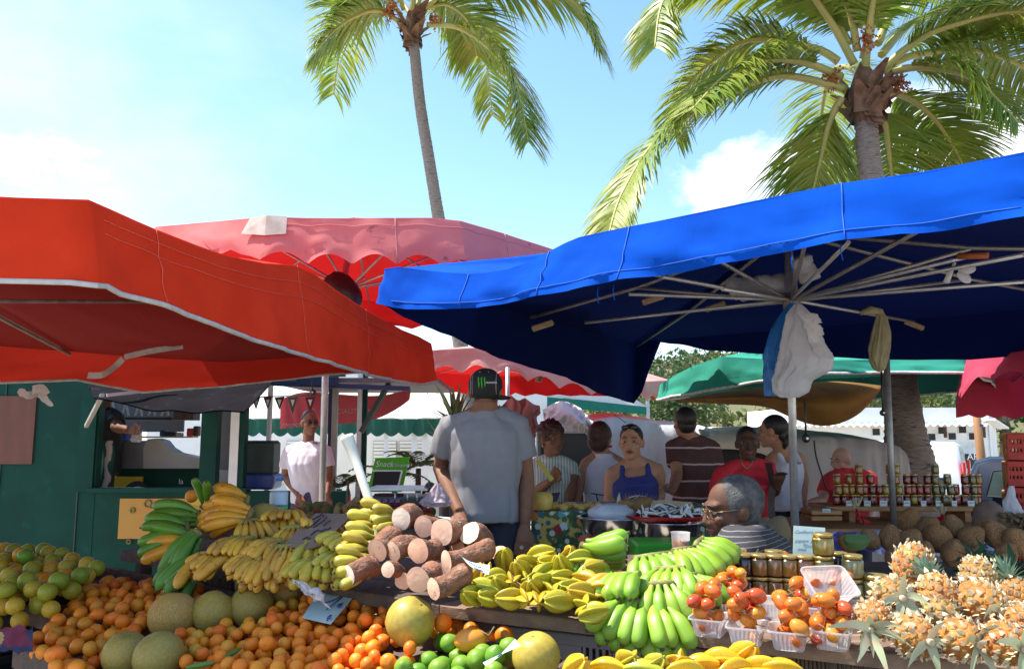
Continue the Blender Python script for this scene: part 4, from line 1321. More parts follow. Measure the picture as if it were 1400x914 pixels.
for (p, r) in pile(polyOr, .027, .033, bed_floor, lambda x, y: .10, 12, 9):
 ball('mandarin', ME_MAND, p, r, 'orange mandarin tucked behind the limes', 'mandarin', 'mandarins behind the limes')
# mango with a twig
m_mango = mat('mango_skin', (.72, .30, .03), (.70, .18, .02), rough=.35, scale=6, bump=.05)
m_twig = mat('dry_twig', (.30, .22, .13), (.22, .15, .08), rough=.8, scale=30)
c_ = on_bed(642, 874, .09)
t = thing('mango', 'large yellow orange mango with a dry twig behind the limes', 'mango', c_)
g = MB(); g.ell(c_, (.052, .038, .036), Euler((0, rad(-8), 0)).to_matrix(), 20, 14, 0, lambda d: 1 + .06 * d.x); g.build('flesh', m_mango, t)
g = MB(); tp = c_ + V((.035, -.01, .028)); g.tube([tp, P(668, 868, tp.y), P(676, 856, tp.y)], [.0035, .0025, .003], 6); g.build('twig', m_twig, t)
# green pods lying on the mandarins
m_pod = mat('green_pod', (.10, .22, .03), (.07, .16, .02), rough=.5, scale=20)
for (pts, lab) in (([(308, 899), (316, 893), (330, 885)], 'green chilli pod lying on the mandarins'), ([(254, 912), (275, 908), (294, 905)], 'long green pod at the bottom edge on the mandarins')):
 g = MB(); g.tube(cat([on_bed(x, y, .085) for x, y in pts], 4), [.002, .006, .008, .009, .009, .009, .007, .005, .003], 8); tag(g.build('green_pod', m_pod), lab, 'pod')
# pale curved knife-like leaf
m_leafp = mat('pale_leaf', (.42, .42, .28), (.34, .34, .22), rough=.5, scale=12, trans=.2)
g = MB(); pts = cat([P(222, 803, 3.30), P(237, 795, 3.28), P(254, 780, 3.30), P(264, 765, 3.36), P(268, 757, 3.42)], 5)
ribbon(g, pts, [.012 + .014 * sin(PI * min(1, i / 20 + .15)) for i in range(len(pts))])
tag(g.build('dry_leaf', m_leafp), 'pale grey green curved leaf blade standing above the mandarins', 'leaf')
# ================================================================== bananas
def ban_mat(name, cols, tip, **kw):
 return mat(name, cols[0], None, cols=cols, rough=.45, **kw)
m_bgreen = ban_mat('green_banana_skin', [(.18, .36, .025), (.23, .42, .03), (.28, .45, .035), (.20, .38, .03)], None, scale=12, stretch=(1, 1, 1), lo=.38, hi=.75, mott=(.36, .40, .05), mscale=10, mlo=.64, mhi=.74)
m_bdgreen = ban_mat('plantain_green_skin', [(.07, .20, .015), (.09, .24, .02), (.11, .26, .02)], None, scale=12, lo=.38, hi=.75, mott=(.16, .22, .04), mscale=14, mlo=.66, mhi=.76)
m_byel = ban_mat('ripe_plantain_skin', [(.70, .32, .022), (.72, .36, .028), (.62, .27, .02)], None, scale=10, lo=.4, hi=.72, mott=(.20, .09, .02), mscale=26, mlo=.64, mhi=.71)
m_bsml = ban_mat('ripe_small_banana_skin', [(.70, .38, .03), (.74, .42, .035), (.50, .25, .03), (.60, .33, .03)], None, scale=16, lo=.4, hi=.72, mott=(.22, .10, .03), mscale=34, mlo=.60, mhi=.68)
m_bygr = ban_mat('yellow_green_banana_skin', [(.50, .40, .035), (.44, .38, .04), (.56, .40, .035)], None, scale=14, lo=.4, hi=.72, mott=(.24, .26, .03), mscale=12, mlo=.60, mhi=.72)
m_btip = mat('banana_tip', (.05, .035, .02), (.09, .06, .03), rough=.8, scale=60)
m_bcrown = mat('banana_crown', (.30, .28, .06), (.18, .13, .05), rough=.7, scale=30)
def banana_mesh(name, mt, L, r, bend, stalk=.22):
 g = MB()
 n = 17
 pts, rd = [], []
 for i in range(n):
  u = i / (n - 1)
  a = bend * (u - .15)
  # arc that starts along +Y and lifts towards +Z
  y = L * (sin(a) / bend) if bend > 1e-3 else L * u
  z = L * ((1 - cos(a)) / bend) if bend > 1e-3 else 0
  pts.append(V((0, y, z)))
  if u < stalk: k = .34 + .25 * (u / stalk) ** 2
  else:
   w = (u - stalk) / (1 - stalk)
   k = .59 + .41 * min(1, w * 3.2) ** .7
   if w > .72: k = max(.16, math.sqrt(max(0, 1 - ((w - .72) / .285) ** 2)))
  rd.append(r * k)
 o = pts[0].copy()
 pts = [p - o for p in pts]
 # five softly rounded edges
 nn = 15
 vs = []
 for i, p in enumerate(pts):
  t = (pts[min(i + 1, n - 1)] - pts[max(0, i - 1)]).normalized()
  x = V((1, 0, 0)); y = t.cross(x).normalized()
  for k in range(nn):
   a = 2 * PI * k / nn
   f = 1 + .085 * cos(5 * a + .4)
   vs.append(p + x * cos(a) * rd[i] * f + y * sin(a) * rd[i] * f)
 fs = [(i * nn + k, i * nn + (k + 1) % nn, (i + 1) * nn + (k + 1) % nn, (i + 1) * nn + k) for i in range(n - 1) for k in range(nn)]
 g.add(vs, fs)
 tdir = (pts[-1] - pts[-2]).normalized()
 g.tube([pts[-1] - tdir * r * .25, pts[-1] + tdir * r * .10, pts[-1] + tdir * r * .28], [rd[-1] * 1.25, rd[-1] * 1.5, rd[-1] * 1.0], 8, 1)
 g.add([pts[0] + V((cos(2 * PI * k / 8) * rd[0], 0, sin(2 * PI * k / 8) * rd[0])) for k in range(8)], [list(range(8))], 0)
 return g.mesh(name, [mt, m_btip])
ME_BG = banana_mesh('green_banana', m_bgreen, .128, .0235, .75)
ME_BY1 = banana_mesh('yellowing_banana', m_byel, .128, .0235, .7)
ME_PG = banana_mesh('green_plantain', m_bdgreen, .215, .0255, .85, .16)
ME_PY = banana_mesh('ripe_plantain', m_byel, .215, .0255, .85, .16)
ME_RS = banana_mesh('ripe_small_banana', m_bsml, .120, .0165, .8)
ME_YG = banana_mesh('yellow_green_banana', m_bygr, .105, .0195, .55)
def hand(label, p, d, s, me, n, rows=2, fan=.35, pitch=.027, group='', lift=.022, scale=1.0, odd=None):
 """p: crown; d: where the fingers point; s: across the hand"""
 M = frame(p, s, d, 1.0)
 t = thing('banana_hand', label, 'bananas', group=group, M=M)
 rr = random.Random(hash(label) % 9999 if False else int(p.x * 1000) + int(p.z * 7000))
 W = pitch * (n - 1)
 g = MB()
 g.tube([V((-W / 2 * .75 - .01, -.006, 0)), V((0, -.012, .006)), V((W / 2 * .75 + .01, -.006, 0))], [.009, .013, .009], 8)
 child('crown', g.mesh('crown', m_bcrown), t)
 for rw in range(rows):
  for i in range(n - (rw % 2)):
   u = (i - (n - 1 - (rw % 2)) / 2)
   a = -u / max(1, (n - 1) / 2) * fan
   mm = me if not (odd and (i, rw) in odd) else odd[(i, rw)]
   M_ = Matrix.Translation(V((u * pitch * .78, 0, rw * lift))) @ Matrix.Rotation(a + rr.gauss(0, .04), 4, 'Z') @ Matrix.Rotation(rw * .22 + rr.gauss(0, .05), 4, 'X') @ Matrix.Rotation(rr.gauss(0, .15), 4, 'Y') @ Matrix.Scale(scale * rr.uniform(.93, 1.05), 4)
   child('banana', mm, t, M_)
 return t
GB = 'hands of green bananas on the pale plank'
def hd(px, py, Y, dx, dy, dz, sx, sy, sz, me, n, label, group=GB, **kw):
 return hand(label, P(px, py, Y), V((dx, dy, dz)), V((sx, sy, sz)), me, n, group=group, **kw)
# green cluster (crown places seen in the photo; fingers point out of the heap)
hd(800, 752, 2.86, .72, -.35, -.15, -.15, -.8, .5, ME_BG, 5, 'bright green banana hand at the top of the heap, crown to the left', fan=.30, scale=1.15)
hd(806, 772, 2.74, -.15, -.35, -.75, .9, -.35, .1, ME_BG, 5, 'pale green banana hand hanging behind the starfruit', fan=.45, odd={(4, 1): ME_BY1}, scale=1.05)
hd(893, 760, 2.74, .15, -.85, -.30, .95, .2, .1, ME_BG, 6, 'green banana hand in the middle of the heap, tips facing front', fan=.55, scale=1.05, pitch=.030)
hd(856, 785, 2.60, -.65, -.65, -.22, .7, -.7, .15, ME_BG, 5, 'green banana hand with two yellow fingers pointing at the starfruit', fan=.35, odd={(0, 0): ME_BY1, (0, 1): ME_BY1}, scale=1.05)
hd(905, 800, 2.52, .0, -.62, -.62, 1, 0, .05, ME_BG, 4, 'green banana hand with one yellowish finger hanging over the middle', fan=.35, odd={(2, 1): ME_BY1}, scale=1.0)
hd(880, 826, 2.48, -.18, -.62, -.42, .98, -.2, -.1, ME_BG, 7, 'green banana hand along the plank edge, tips hanging over it', fan=.62, scale=1.1, pitch=.032)
hd(935, 752, 2.76, .55, -.6, -.35, .75, .6, .0, ME_BG, 5, 'dark green banana hand on the jar side of the heap', fan=.4, odd={(4, 1): ME_BY1}, scale=1.08)
hd(940, 788, 2.60, .55, -.62, -.38, .8, .5, .0, ME_BG, 5, 'green banana hand beside the first punnet', fan=.35, scale=1.0)
hd(958, 742, 2.90, .6, -.4, -.3, .55, .7, .3, ME_BG, 4, 'green banana hand at the back corner near the old man', fan=.35, odd={(0, 1): ME_BY1, (1, 1): ME_BY1}, scale=1.1)
hd(915, 778, 2.62, -.35, -.75, -.35, .9, -.35, .1, ME_BG, 5, 'green banana hand lying over the centre of the heap', fan=.4, scale=1.0)
# plantains
PG = 'hands of plantains at the end of the banana table'
hd(268, 708, 3.66, -.92, -.25, .10, .1, -.55, -.8, ME_PG, 4, 'green plantain hand lying crosswise, topmost at the end of the table', PG, fan=.30, lift=.03)
hd(262, 738, 3.55, -.92, -.30, .02, .1, -.45, -.85, ME_PG, 3, 'half ripe plantain hand below the green one, fingers pointing at the kiosk', PG, fan=.25, odd={(1, 0): ME_PY, (2, 0): ME_PY, (1, 1): ME_PY})
hd(266, 728, 3.47, -.48, -.45, -.62, .7, -.65, -.1, ME_PG, 4, 'dark green plantain hand sloping down to the table edge', PG, fan=.22, lift=.03)
hd(278, 758, 3.42, -.5, -.7, -.28, .8, -.6, 0, ME_PG, 4, 'green plantain hand at the bottom of the end heap', PG, fan=.30, odd={(3, 0): ME_PY})
hd(332, 690, 3.62, -.80, -.30, -.42, -.15, -.6, -.75, ME_PY, 5, 'ripe orange plantain hand lying on top of the heap', PG, fan=.26, lift=.03)
hd(338, 704, 3.50, -.80, -.35, -.42, -.15, -.6, -.7, ME_PY, 4, 'ripe orange plantain hand in front of the topmost ripe one', PG, fan=.22)
hd(280, 690, 3.75, .1, -.3, .75, 1, 0, 0, ME_PG, 2, 'pair of green plantains standing up behind the heap', PG, rows=1, fan=.2, scale=.7)
hd(336, 702, 3.72, .5, -.3, -.7, .8, -.4, .5, ME_PG, 3, 'dark green plantain hand between the ripe ones and a melon', PG, fan=.25, scale=.85)
hd(252, 725, 3.58, -.95, -.2, .05, .1, -.5, -.8, ME_PG, 4, 'green plantain hand squeezed between the topmost green one and the half ripe one', PG, fan=.28, scale=.95)
hd(322, 758, 3.30, -.75, -.55, -.15, .55, -.75, -.1, ME_PY, 3, 'orange plantains half hidden under the small ripe bananas', PG, rows=1, fan=.2, scale=.85)
# small ripe bananas
RS = 'hands of small ripe bananas'
rs = [(345, 712, 3.45, .4, -.5, -.3, .8, .5, .1, 'ripe yellow small banana hand at the top, fingers toward the cardboard'), (330, 735, 3.32, -.25, -.8, -.2, .95, -.25, 0, 'ripe small banana hand on the plantain side of the heap'),
      (372, 738, 3.22, -.55, -.7, -.25, .75, -.65, 0, 'ripe small banana hand across the middle of the heap'), (352, 758, 3.18, -.5, -.7, -.2, .8, -.5, 0, 'ripe small banana hand low on the plantain side'),
      (395, 748, 3.12, .05, -.75, -.55, 1, .1, 0, 'speckled brown small banana hand hanging at the table edge'), (366, 765, 3.12, -.2, -.8, -.35, .95, -.25, 0, 'brownish small banana hand lowest on the table edge'),
      (405, 722, 3.30, .1, -.7, -.5, .95, .1, 0, 'ripe banana hand with dark stalks below the mineral water bottle'), (425, 715, 3.35, .5, -.6, .1, .6, .6, -.2, 'thin ripe banana hand beside the cardboard sign'),
      (420, 755, 3.08, .15, -.65, -.65, 1, .2, 0, 'overripe small banana hand drooping at the edge'), (300, 757, 3.32, -.6, -.7, -.15, .75, -.65, 0, 'ripe small banana hand nearest the plantains'),
      (390, 700, 3.55, .2, -.8, .05, .95, .2, 0, 'ripe banana hand at the back below the green melon')]
for (x, y, Y, dx, dy, dz, sx, sy, sz, lab) in rs:
 hd(x, y, Y, dx, dy, dz, sx, sy, sz, ME_RS, 6, lab, RS, fan=.42, pitch=.023, lift=.019)
YG = 'hands of plump yellow green bananas'
yg = [(432, 742, 3.10, .0, -.72, -.55, 1, .05, 0, 'plump yellow green banana hand under the cardboard sign, tips down'), (428, 765, 3.02, -.35, -.78, -.30, .9, -.4, 0, 'plump yellow green banana hand on the table edge'),
      (445, 766, 2.98, .1, -.8, -.35, 1, .1, 0, 'plump yellow banana hand lowest at the edge below the cardboard'), (515, 722, 3.10, -.75, -.55, .05, .3, -.5, -.8, 'yellow green banana hand stacked second from the top beside the roots'),
      (512, 738, 3.02, -.75, -.55, .0, .25, -.5, -.8, 'yellow green banana hand in the middle of the stack beside the roots'), (505, 755, 2.95, -.7, -.62, -.02, .25, -.5, -.8, 'yellow banana hand lower in the stack beside the roots'),
      (498, 773, 2.88, -.7, -.65, -.05, .25, -.5, -.8, 'yellow banana hand lowest in the stack beside the roots'), (528, 706, 3.18, -.8, -.5, .0, .2, -.5, -.8, 'browning yellow banana hand topmost beside the white stalk'),
      (545, 712, 3.12, -.6, -.7, .0, .4, -.4, -.8, 'yellow banana hand wedged between the white stalk and a cut root'), (478, 735, 3.06, -.55, -.75, .0, .7, -.6, -.2, 'yellow banana hand right under the cardboard corner'), (470, 758, 2.98, -.3, -.85, -.15, .9, -.35, 0, 'yellow green banana hand filling the middle of the stack')]
for (x, y, Y, dx, dy, dz, sx, sy, sz, lab) in yg:
 hd(x, y, Y, dx, dy, dz, sx, sy, sz, ME_YG, 4, lab, YG, fan=.32, pitch=.032, lift=.026)
# ================================================================== cut roots
m_rbark = mat('root_bark', (.30, .125, .065), (.17, .075, .042), rough=.85, scale=9, stretch=(3, 3, 5), bump=.9, bscale=26, bdist=.012, mott=(.34, .20, .14), mscale=12, mlo=.60, mhi=.68)
m_rcut = fruit_mat('root_flesh', [(.88, .54, .34), (.90, .64, .44), (.82, .46, .28), (.92, .80, .64)], rough=.8, scale=16, lo=.4, hi=.62, bump=.4, bscale=60, bdist=.004, mott=(.42, .22, .16), mscale=22, mlo=.64, mhi=.70)
def root_log(label, fx, fy, rx, ry, Y, tail, ln, seed):
 rr = random.Random(seed)
 p = P(fx, fy, Y)
 ln = ln * .72; tail = (tail[0] * .75, tail[1] * 1.2, tail[2])
 r = max(rx, ry) * Y / F
 fwd = V((tail[0], tail[1], tail[2])).normalized()
 t = thing('cut_root', label, 'root vegetable', p, 'cut root vegetables piled on the plank')
 g = MB()
 n, m = 22, 28
 pts = [p + fwd * ln * i / (n - 1) for i in range(n)]
 a_ = fwd.cross(V((0, 0, 1))).normalized(); b_ = a_.cross(fwd).normalized()
 vs = []
 for i, q in enumerate(pts):
  u = i / (n - 1)
  k = 1.0 + .10 * sin(u * 2.6 + seed) - .05
  if u > .8: k *= math.sqrt(max(.03, 1 - ((u - .8) / .205) ** 2))
  if i == 0: k = .96
  bend = b_ * (.02 * sin(u * 3 + seed))
  for j in range(m):
   a = 2 * PI * j / m
   d = V((cos(a), sin(a), 0))
   w = 1 + .09 * noise.noise(V((d.x * 1.6, d.y * 1.6, u * 3 + seed * 3))) + .035 * noise.noise(V((d.x * 5, d.y * 5, u * 14 + seed))) + .02 * sin(u * 44 + seed)
   if i < 2: w = 1 + .09 * noise.noise(V((d.x * 1.6, d.y * 1.6, seed * 3)))
   vs.append(q + bend * (u) + (a_ * d.x + b_ * d.y) * r * k * w)
 fs = [(i * m + j, i * m + (j + 1) % m, (i + 1) * m + (j + 1) % m, (i + 1) * m + j) for i in range(n - 1) for j in range(m)]
 fs.append(tuple((n - 1) * m + j for j in range(m))[::-1])
 g.add(vs, fs)
 g.build('bark', m_rbark, t)
 g = MB()
 rim = [v - fwd * .0015 for v in vs[:m]]
 inner = [p - fwd * .0035 + (v - p) * .5 for v in vs[:m]]
 g.add(rim + inner + [p - fwd * .004], [(j, m + j, m + (j + 1) % m, (j + 1) % m) for j in range(m)] + [(m + j, 2 * m, m + (j + 1) % m) for j in range(m)], 0, False)
 g.build('cut_face', m_rcut, t)
 return t
zz = lambda x, y: (420 + x / 3.597, 660 + y / 3.597)
LOGS = [(462, 175, 54, 2.98, (.55, .8, .05), .17, 'cut root topmost on the white stalk side of the pile'), (572, 215, 52, 2.95, (.45, .85, .1), .16, 'cut root with a browned face in the top row'), (662, 240, 66, 2.90, (.62, .75, -.05), .18, 'thick cut root with the whitest face in the top row'),
  (345, 330, 56, 2.88, (.6, .75, .25), .17, 'cut root in the middle row above the lowest banana hand'), (425, 335, 52, 2.86, (.82, .55, .22), .17, 'dark cut root turned sideways in the middle row'), (546, 332, 62, 2.82, (.65, .75, .02), .18, 'cut root with a round pink face in the centre of the pile'),
  (686, 385, 55, 2.74, (.93, .36, .06), .26, 'long cut root lying beside the blue price card'), (202, 455, 50, 2.82, (.80, .58, .10), .19, 'dark ringed cut root lowest on the banana side'), (398, 425, 38, 2.78, (.6, .8, -.1), .14, 'small cut root low between two bigger ones'),
  (545, 475, 64, 2.66, (.5, .85, .08), .17, 'cut root with a broad pink face in the bottom row'), (622, 520, 55, 2.56, (.88, .45, .10), .20, 'cut root at the front corner next to the starfruit'), (800, 245, 58, 2.92, (.65, .55, -.45), .17, 'upright dark root with a small pale scar at the back'), (945, 345, 42, 2.86, (.4, .6, -.6), .12, 'root stump with a pale slanted cut behind the starfruit'),
  (470, 480, 42, 2.82, (.5, .85, 0), .14, 'root half hidden in the bottom row'), (740, 330, 55, 2.98, (.8, .5, -.1), .18, 'brown root lying behind the long one')]
for i, (x, y, r_, Y, tl, ln, lab) in enumerate(LOGS):
 fx, fy = zz(x, y)
 root_log(lab, fx, fy, r_ / 3.597, r_ / 3.597, Y, tl, ln, i * 1.7 + 1)
m_stalk = mat('pale_stalk', (.70, .70, .62), (.60, .60, .50), rough=.55, scale=10, stretch=(4, 4, .4))
g = MB(); g.tube(cat([P(523, 724, 3.2), P(516, 712, 3.2), P(507, 690, 3.22), P(495, 655, 3.26), P(485, 625, 3.3), P(474, 596, 3.32)], 5), [.034, .034, .031, .026, .022, .020, .019, .018, .018, .018, .018, .018, .018, .018, .018, .018, .018, .018, .019, .02, .021, .022, .024, .026, .027, .028][:26], 14)
tag(g.build('white_stalk', m_stalk), 'long white stalk standing upright between the bananas and cut roots', 'stalk')
# ================================================================== starfruit
m_star = fruit_mat('starfruit_skin', [(.52, .46, .03), (.58, .42, .03), (.44, .45, .035), (.62, .36, .025), (.50, .44, .04)], rough=.3, scale=9, lo=.35, hi=.75, trans=.12, mott=(.36, .40, .03), mscale=12, mlo=.6, mhi=.75)
m_starb = fruit_mat('ripe_starfruit_skin', [(.80, .55, .03), (.82, .42, .02), (.78, .50, .03)], rough=.28, scale=9, lo=.4, hi=.8, trans=.15)
def star_mesh(name, mt, seed):
 g = MB()
 n, m = 22, 40
 vs = []
 for i in range(n):
  u = i / (n - 1)
  prof = max(.03, sin(PI * (u * .93 + .035)) ** .62)
  z = (u - .5) * 2.7
  for j in range(m):
   a = 2 * PI * j / m
   c = abs(((a * 5 / (2 * PI)) % 1) - .5) * 2          # 1 on the ridges
   star = .36 + .64 * c ** 1.05
   star = star * (1 + .06 * noise.noise(V((cos(a) * 2, sin(a) * 2, u * 2 + seed))))
   dz = .13 * (c - .5) * (-1 if u < .5 else 1) * (1 if (u < .1 or u > .9) else .5)
   vs.append(V((cos(a) * star * prof, sin(a) * star * prof, z + dz)))
 fs = [(i * m + j, i * m + (j + 1) % m, (i + 1) * m + (j + 1) % m, (i + 1) * m + j) for i in range(n - 1) for j in range(m)]
 fs += [tuple(range(m))[::-1], tuple((n - 1) * m + j for j in range(m))]
 g.add(vs, fs)
 return g.mesh(name, mt)
ME_ST = [star_mesh('starfruit', m_star, k) for k in range(3)]
ME_SB = [star_mesh('starfruit_ripe', m_starb, k + 5) for k in range(2)]
SG = 'starfruit heaped on the plank'
stars = [(645, 815, 0), (672, 815, 1), (698, 817, 1), (717, 817, 2), (737, 820, 2), (764, 822, 1), (797, 812, 1), (799, 828, 2), (655, 790, 3), (678, 790, 1), (700, 795, 2), (722, 792, 2), (744, 795, 1), (770, 790, 1), (801, 793, 1),
         (690, 765, 0), (722, 770, 1), (752, 770, 1), (778, 760, 0), (793, 765, 1), (668, 782, 2), (712, 780, 0), (745, 782, 1), (815, 778, 1), (820, 806, 1), (740, 758, 1), (812, 838, 1), (685, 800, 0), (755, 808, 2), (780, 805, 1), (660, 805, 1), (728, 806, 0), (768, 776, 0)]
rr = random.Random(31)
for i, (x, y, k) in enumerate(stars):
 Y = 2.92 - (y - 755) / 85 * .44 - max(0, x - 640) / 180 * .10
 p = P(x, y, Y)
 if k == 2: ax = V((rr.uniform(-.25, .25), -1, rr.uniform(-.1, .4)))
 elif k == 3: ax = V((.25, -.35, 1))
 elif k == 0: ax = V((rr.uniform(-.5, .5), -.6, rr.uniform(.3, 1)))
 else: ax = V((rr.choice((-1, 1)) * rr.uniform(.7, 1), -rr.uniform(.2, .7), rr.uniform(-.3, .4)))
 o = bpy.data.objects.new('starfruit', ME_ST[i % 3]); COL.objects.link(o)
 o.matrix_basis = frame_z(p, ax, .036 * rr.uniform(.92, 1.12), rr.uniform(0, 6))
 lab = ('yellow green starfruit with its star shaped end facing front in the plank heap' if k == 2 else 'yellow starfruit lying sideways in the heap beside the cut roots' if k == 1 else 'greenish starfruit tilted up in the heap behind others')
 if k == 3: lab = 'orange starfruit slice standing beside the blue card'
 tag(o, lab, 'starfruit', SG)
SB = 'ripe starfruit in the front tray'
fr = [(785, 912, 0), (830, 908, 1), (858, 900, 2), (893, 908, 0), (930, 902, 2), (958, 905, 1), (985, 898, 1), (1015, 893, 0), (1042, 908, 1), (1070, 912, 1), (1005, 912, 1), (880, 915, 1), (938, 914, 1)]
for i, (x, y, k) in enumerate(fr):
 Y = 1.98 - (y - 893) / 30 * .12; y += 7
 p = P(x, y, Y)
 ax = V((rr.uniform(-.4, .4), -.8, .6)) if k == 2 else V((rr.choice((-1, 1)), -rr.uniform(.1, .5), rr.uniform(-.2, .3))) if k == 1 else V((.5, -.5, .8))
 o = bpy.data.objects.new('starfruit', (ME_SB + ME_ST)[i % 4 if x < 960 else i % 2]); COL.objects.link(o)
 o.matrix_basis = frame_z(p, ax, .034 * rr.uniform(.92, 1.1), rr.uniform(0, 6))
 tag(o, 'glossy ripe yellow starfruit in the tray at the bottom edge', 'starfruit', SB)
# more fruit under them so that the heap is a heap
# ================================================================== punnets and tamarillos
m_clear = mat('clear_plastic', (.82, .80, .80), (.76, .74, .74), rough=.3, scale=10, trans=.45, alpha=.66)
m_tam = fruit_mat('tamarillo_skin', [(.72, .17, .018), (.76, .25, .02), (.66, .09, .02), (.78, .32, .025), (.70, .13, .02), (.46, .035, .03)], rough=.25, scale=10, lo=.35, hi=.75, mott=(.80, .42, .05), mscale=18, mlo=.60, mhi=.75, clear=.3)
m_tstem = mat('tamarillo_stem', (.34, .26, .12), (.20, .14, .07), rough=.8, scale=60)
def punnet_mesh(L=.125, W=.10, h=.052):
 g = MB()
 n = 64
 prof = [(.72, 0.0), (.78, .004), (.86, .5 * h), (.97, .96 * h), (1.0, h), (1.07, h + .001), (1.08, h - .004)]
 vs = []
 for (k, z) in prof:
  for i in range(n):
   u = i / n * 4; s_ = int(u); f = u - s_
   rib = (1 - .028 * (int(f * 16) % 2)) if .05 < f < .95 and 0.001 < z < h * .9 else 1
   c = [(-1, -1), (1, -1), (1, 1), (-1, 1)]
   a, b = c[s_], c[(s_ + 1) % 4]
   x, y = a[0] + (b[0] - a[0]) * f, a[1] + (b[1] - a[1]) * f
   rr_ = max(abs(x), abs(y)); cr = (abs(x) ** 8 + abs(y) ** 8) ** (1 / 8)
   kk = k * rib / cr
   vs.append(V((x * kk * L / 2, y * kk * W / 2, z)))
 fs = [(i * n + j, i * n + (j + 1) % n, (i + 1) * n + (j + 1) % n, (i + 1) * n + j) for i in range(len(prof) - 1) for j in range(n)]
 fs.append(tuple(range(n))[::-1])
 g.add(vs, fs, 0, False)
 return g.mesh('punnet', m_clear)
ME_PUN = punnet_mesh()
def tam_mesh():
 g = MB()
 g.ell((0, 0, 0), (.80, .80, 1.08), None, 20, 14, 0, lambda d: 1 + .05 * d.z + .015 * noise.noise(d * 2))
 g.tube([(0, 0, 1.08), (.05, .03, 1.35), (.16, .05, 1.75), (.34, .02, 2.1)], [.10, .05, .045, .05], 6, 1)
 g.lathe([(.20, 1.03), (.16, 1.10), (.02, 1.12)], (0, 0, 0), 6, 1)
 return g.mesh('tamarillo', [m_tam, m_tstem])
ME_TAM = tam_mesh()
def on_table(x, y, z=ZT): return H(x, y, z)
angR = math.atan2(uR.y, uR.x)
rr = random.Random(77)
puns = [(972, 866, 0, 'punnet of tamarillos nearest the green bananas', 1), (1022, 878, 4, 'second punnet of tamarillos along the plank edge, next to the first', 1), (1080, 884, 3, 'punnet holding the dark red tamarillo on the plank edge', 1), (1140, 884, -3, 'punnet of tamarillos nearest the pineapples', 1),
  (1002, 838, 8, 'punnet of tamarillos behind the first two, in front of the dark jars', 1), (1056, 842, -2, 'nearly empty clear punnet in the second row', 0), (1108, 848, 2, 'heaped punnet of tamarillos in the second row', 1), (1148, 846, -6, 'heaped punnet in the second row touching the pineapples', 1), (1032, 812, 5, 'back row punnet of tamarillos under the amber jars', 1), (1068, 810, 0, 'back row punnet with a few tamarillos below the tilted empty punnet', 1)]
TAMS = []
for (x, y, dr, lab, full) in puns:
 p = on_table(x, y, ZT + .001)
 a = angR + rad(dr)
 M = Matrix.Translation(p) @ Matrix.Rotation(a, 4, 'Z') @ Matrix.Rotation(PI / 2, 4, 'Z')
 o = bpy.data.objects.new('punnet', ME_PUN); COL.objects.link(o); o.matrix_basis = M
 tag(o, lab, 'punnet', 'clear plastic punnets on the plank')
 if not full: continue
 n = 12 if y > 830 else 9
 loc = []
 k = 0; tries = 0
 while k < n and tries < 2500:
  tries += 1
  u, v = rr.uniform(-.048, .048), rr.uniform(-.036, .036)
  r = rr.uniform(.021, .0265)
  z = ZT + .008 + r * .82
  q = M @ V((u, v, 0))
  for (c, r2) in TAMS:
   d2 = (c.x - q.x) ** 2 + (c.y - q.y) ** 2
   s_ = (r + r2) * .84
   if d2 < s_ * s_: z = max(z, c.z + math.sqrt(s_ * s_ - d2))
  if z > ZT + .135 or (abs(u) > .040 and z > ZT + .10): continue
  c = V((q.x, q.y, z)); TAMS.append((c, r)); k += 1
  o = bpy.data.objects.new('tamarillo', ME_TAM); COL.objects.link(o)
  o.matrix_basis = frame_z(c, (rr.gauss(0, 1), rr.gauss(0, 1), rr.gauss(0, .5)), r, rr.uniform(0, 6))
  tag(o, 'shiny tamarillo in the ' + lab.replace('punnet of tamarillos', 'punnet').replace(' of tamarillos', ''), 'tamarillo', 'tamarillos in the punnets')
# tilted empty punnet lying on top
p = P(1127, 812, 2.50)
o = bpy.data.objects.new('punnet', ME_PUN); COL.objects.link(o)
o.matrix_basis = Matrix.Translation(p) @ Matrix.Rotation(angR + rad(38), 4, 'Z') @ Matrix.Rotation(rad(38), 4, 'X') @ Matrix.Scale(1.12, 4)
tag(o, 'empty clear punnet tilted on top of the tamarillos before the jars', 'punnet', 'clear plastic punnets on the plank')
# ================================================================== jars of jam and honey
m_lid = mat('gold_lid', (.62, .46, .16), (.52, .38, .13), rough=.3, scale=30, metal=.7)
m_glass = bpy.data.materials.new('jar_glass'); m_glass.use_nodes = True
N = NT(m_glass.node_tree); N.n.clear()
o_ = N.new('ShaderNodeOutputMaterial'); tp_ = N.new('ShaderNodeBsdfTransparent'); gl_ = N.new('ShaderNodeBsdfGlossy'); gl_.inputs['Roughness'].default_value = .05
tp_.inputs[0].default_value = (.96, .97, .96, 1)
fr_ = N.new('ShaderNodeFresnel'); fr_.inputs[0].default_value = 1.45
ms_ = N.new('ShaderNodeMixShader'); N.l(fr_.outputs[0], ms_.inputs[0]); N.l(tp_.outputs[0], ms_.inputs[1]); N.l(gl_.outputs[0], ms_.inputs[2]); N.l(ms_.outputs[0], o_.inputs['Surface'])
def honey(name, col, tr=.2): return mat(name, col, tuple(c * .85 for c in col), rough=.25, scale=14, trans=tr, clear=.6)
m_dark_jam = honey('dark_jam', (.06, .012, .012), .2)
m_amber = honey('amber_honey', (.85, .36, .04))
m_brownh = honey('brown_honey', (.62, .27, .06))
m_ojam = honey('orange_jelly', (.95, .30, .03), .25)
m_yel = honey('yellow_honey', (.92, .64, .10), .25)
m_cream = honey('creamed_honey', (.86, .72, .30), .3)
m_redj = honey('red_relish', (.75, .04, .03), .3)
